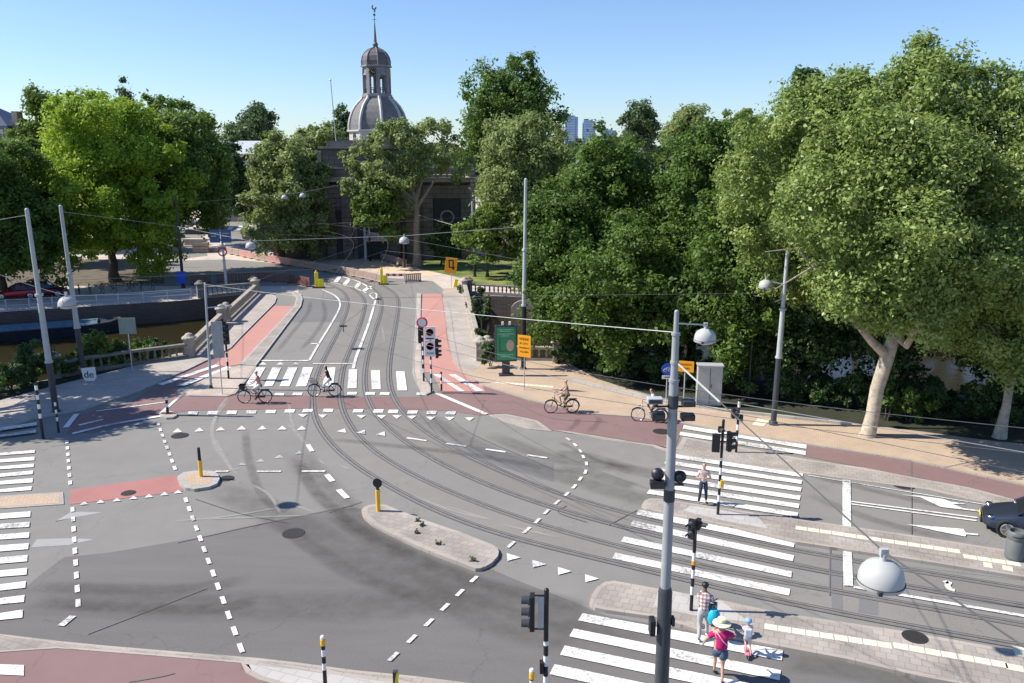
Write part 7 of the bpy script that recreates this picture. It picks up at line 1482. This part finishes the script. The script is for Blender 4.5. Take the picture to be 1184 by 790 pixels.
# ============================================================ CARS
def loft(st, mat, name, parent, sub=1, cap=True):
    """st: list of closed cross sections (lists of points with equal counts)"""
    n_ = len(st[0]); vs = [p for s in st for p in s]; fs = []
    for i in range(len(st)-1):
        for k in range(n_): fs.append((i*n_+k, i*n_+(k+1) % n_, (i+1)*n_+(k+1) % n_, (i+1)*n_+k))
    if cap: fs += [tuple(range(n_))[::-1], tuple((len(st)-1)*n_+k for k in range(n_))]
    m_ = MB(); m_.add(vs, fs); o2 = m_.build(name, mat, parent, smooth=True)
    if sub: q = o2.modifiers.new('s', 'SUBSURF'); q.levels = sub; q.render_levels = sub
    return o2
def car(label, loc, rz, col, L=4.1, plate=True):
    o_ = thing('car', label, 'car', loc, rz); pm = simple('car_paint_%d' % int(col[0]*1000), col, .22, .35, var=.04, spec=.7); W_ = .87
    def sec(x_, w_, z0, zs, zt, wt): return [(x_, -w_*.9, z0), (x_, -w_, z0+.12), (x_, -w_*1.0, (z0+zs)/2+.06), (x_, -w_*.965, zs), (x_, -wt, zt), (x_, 0, zt+.025), (x_, wt, zt), (x_, w_*.965, zs), (x_, w_*1.0, (z0+zs)/2+.06), (x_, w_, z0+.12), (x_, w_*.9, z0), (x_, 0, z0)]
    h = L/2; st = [sec(h, .46, .32, .46, .52, .33), sec(h-.06, .64, .24, .52, .60, .46), sec(h-.28, .80, .20, .60, .71, .56), sec(h-.6, W_*.98, .19, .68, .82, .63), sec(h-1.0, W_, .19, .77, .92, .68), sec(h-1.25, W_, .19, .82, .97, .70), sec(0, W_, .19, .86, .96, .74), sec(-h+.9, W_, .19, .88, .96, .74), sec(-h+.35, W_*.98, .22, .88, .97, .72), sec(-h+.08, .80, .28, .84, .94, .66), sec(-h, .70, .34, .78, .88, .58)]
    bd = loft(st, pm, 'body', o_)
    def g(x_, w_, z_, wt, zt): return [(x_, -w_, z_), (x_, -wt, zt), (x_, wt, zt), (x_, w_, z_)]
    gs = [g(h-1.12, .72, .93, .68, .95), g(h-1.75, .76, .93, .60, 1.38), g(h-2.2, .77, .93, .60, 1.46), g(-h+1.2, .77, .93, .59, 1.45), g(-h+.55, .74, .93, .56, 1.30), g(-h+.18, .70, .93, .62, .98)]
    gl = loft(gs, M_GLASSD, 'windows', o_, 0)
    rs_ = [[(x_, -w_, z_), (x_, -w_*.6, z_+.05), (x_, w_*.6, z_+.05), (x_, w_, z_), (x_, 0, z_-.01)] for x_, w_, z_ in ((h-1.72, .62, 1.37), (h-2.2, .63, 1.465), (-h+1.2, .62, 1.455), (-h+.5, .60, 1.33))]; loft(rs_, pm, 'roof', o_, 1)
    m_ = MB()
    for s_ in (-1, 1):
        m_.path([(h-1.08, s_*.735, .92), (h-1.75, s_*.63, 1.40), (h-2.2, s_*.62, 1.47), (-h+1.2, s_*.61, 1.46), (-h+.5, s_*.60, 1.32), (-h+.2, s_*.66, .98)], .032, 6); m_.tube((h-2.35, s_*.79, .92), (h-2.4, s_*.62, 1.46), .028)
    m_.build('pillar', pm, o_, smooth=True)
    for s_ in (-1, 1):
        for x_ in (h-.82, -h+.78):
            m_ = MB(); m_.path([(x_+.31*math.cos(a*math.pi/12), s_*.84, .33+.31*math.sin(a*math.pi/12)) for a in range(24)], .105*.6, 8, closed=True); m_.tube((x_, s_*.70, .33), (x_, s_*.86, .33), .27, .27, 20); wh = m_.build('wheel', M_RUB, o_, smooth=True)
            m_ = MB(); m_.lathe([(.21, 0), (.235, .02), (.2, .03), (.19, .0)], (0, 0, 0), 24)
            for k in range(5): a = k*2*math.pi/5; m_.box((.11*math.cos(a), .11*math.sin(a), .02), (.2, .05, .02), a)
            m_.v = [(x_+p[0], s_*(.875+p[2]), .33+p[1]) for p in m_.v]; m_.build('rim', M_CHROME, wh)
        m_ = MB(); m_.sphere((h-.28, s_*.64, .66), .15, 12, 8, sz=.5); hl_ = m_.build('headlight', M_CHROME, o_, smooth=True)
        m_ = MB(); m_.box((h-1.45, s_*.93, .98), (.12, .2, .13)); m_.build('mirror', pm, o_, bevel=.03)
        m_ = MB(); m_.sphere((-h+.12, s_*.62, .78), .13, 10, 6, sz=.8); m_.build('tail_light', M_REDS, o_, smooth=True)
    m_ = MB(); m_.box((h-.02, 0, .35), (.12, .9, .16)); m_.build('grille', M_BLACK, o_, bevel=.02)
    m_ = MB(); m_.box((h+.045, 0, .47), (.02, .5, .11)); m_.build('number_plate', M_YELB, o_)
    m_ = MB(); m_.path([(h-.03, -.4, .6), (h+.0, 0, .62), (h-.03, .4, .6)], .015, 5); m_.build('badge_strip', M_CHROME, o_)
    return o_
dl = (G(935, 549.6)-G(1184, 590.8)).normalized(); az = math.atan2(dl.y, dl.x); fr_ = G(1131, 606, 0); car('dark blue-grey hatchback waiting at the right edge of the picture', fr_-dl*2.1, az, (.035, .045, .07))
car('red parked car half hidden by leaves on the far left quay', G(22, 345)+Vector((0, 0, 0)), R(195), (.30, .01, .02))
car('dark red parked car behind the leaning poles on the far left quay', G(53, 343), R(20), (.10, .012, .02))
# parked bicycles on the far left quay
src = None
for i, (u, v) in enumerate([(92, 341), (104, 340), (118, 339), (131, 338), (150, 337), (163, 336), (176, 335)]):
    c_ = G(u, v)
    if src is None: src = bicycle('first parked bicycle from the left in the shaded far left quay row', c_, R(25), M_BLACK, 1.05, group='bicycles parked along the far left quay')[0]
    else: copy_tree(src, c_, R(25+(i*37) % 30), '%s parked bicycle from the left in the shaded far left quay row' % ORD[i])
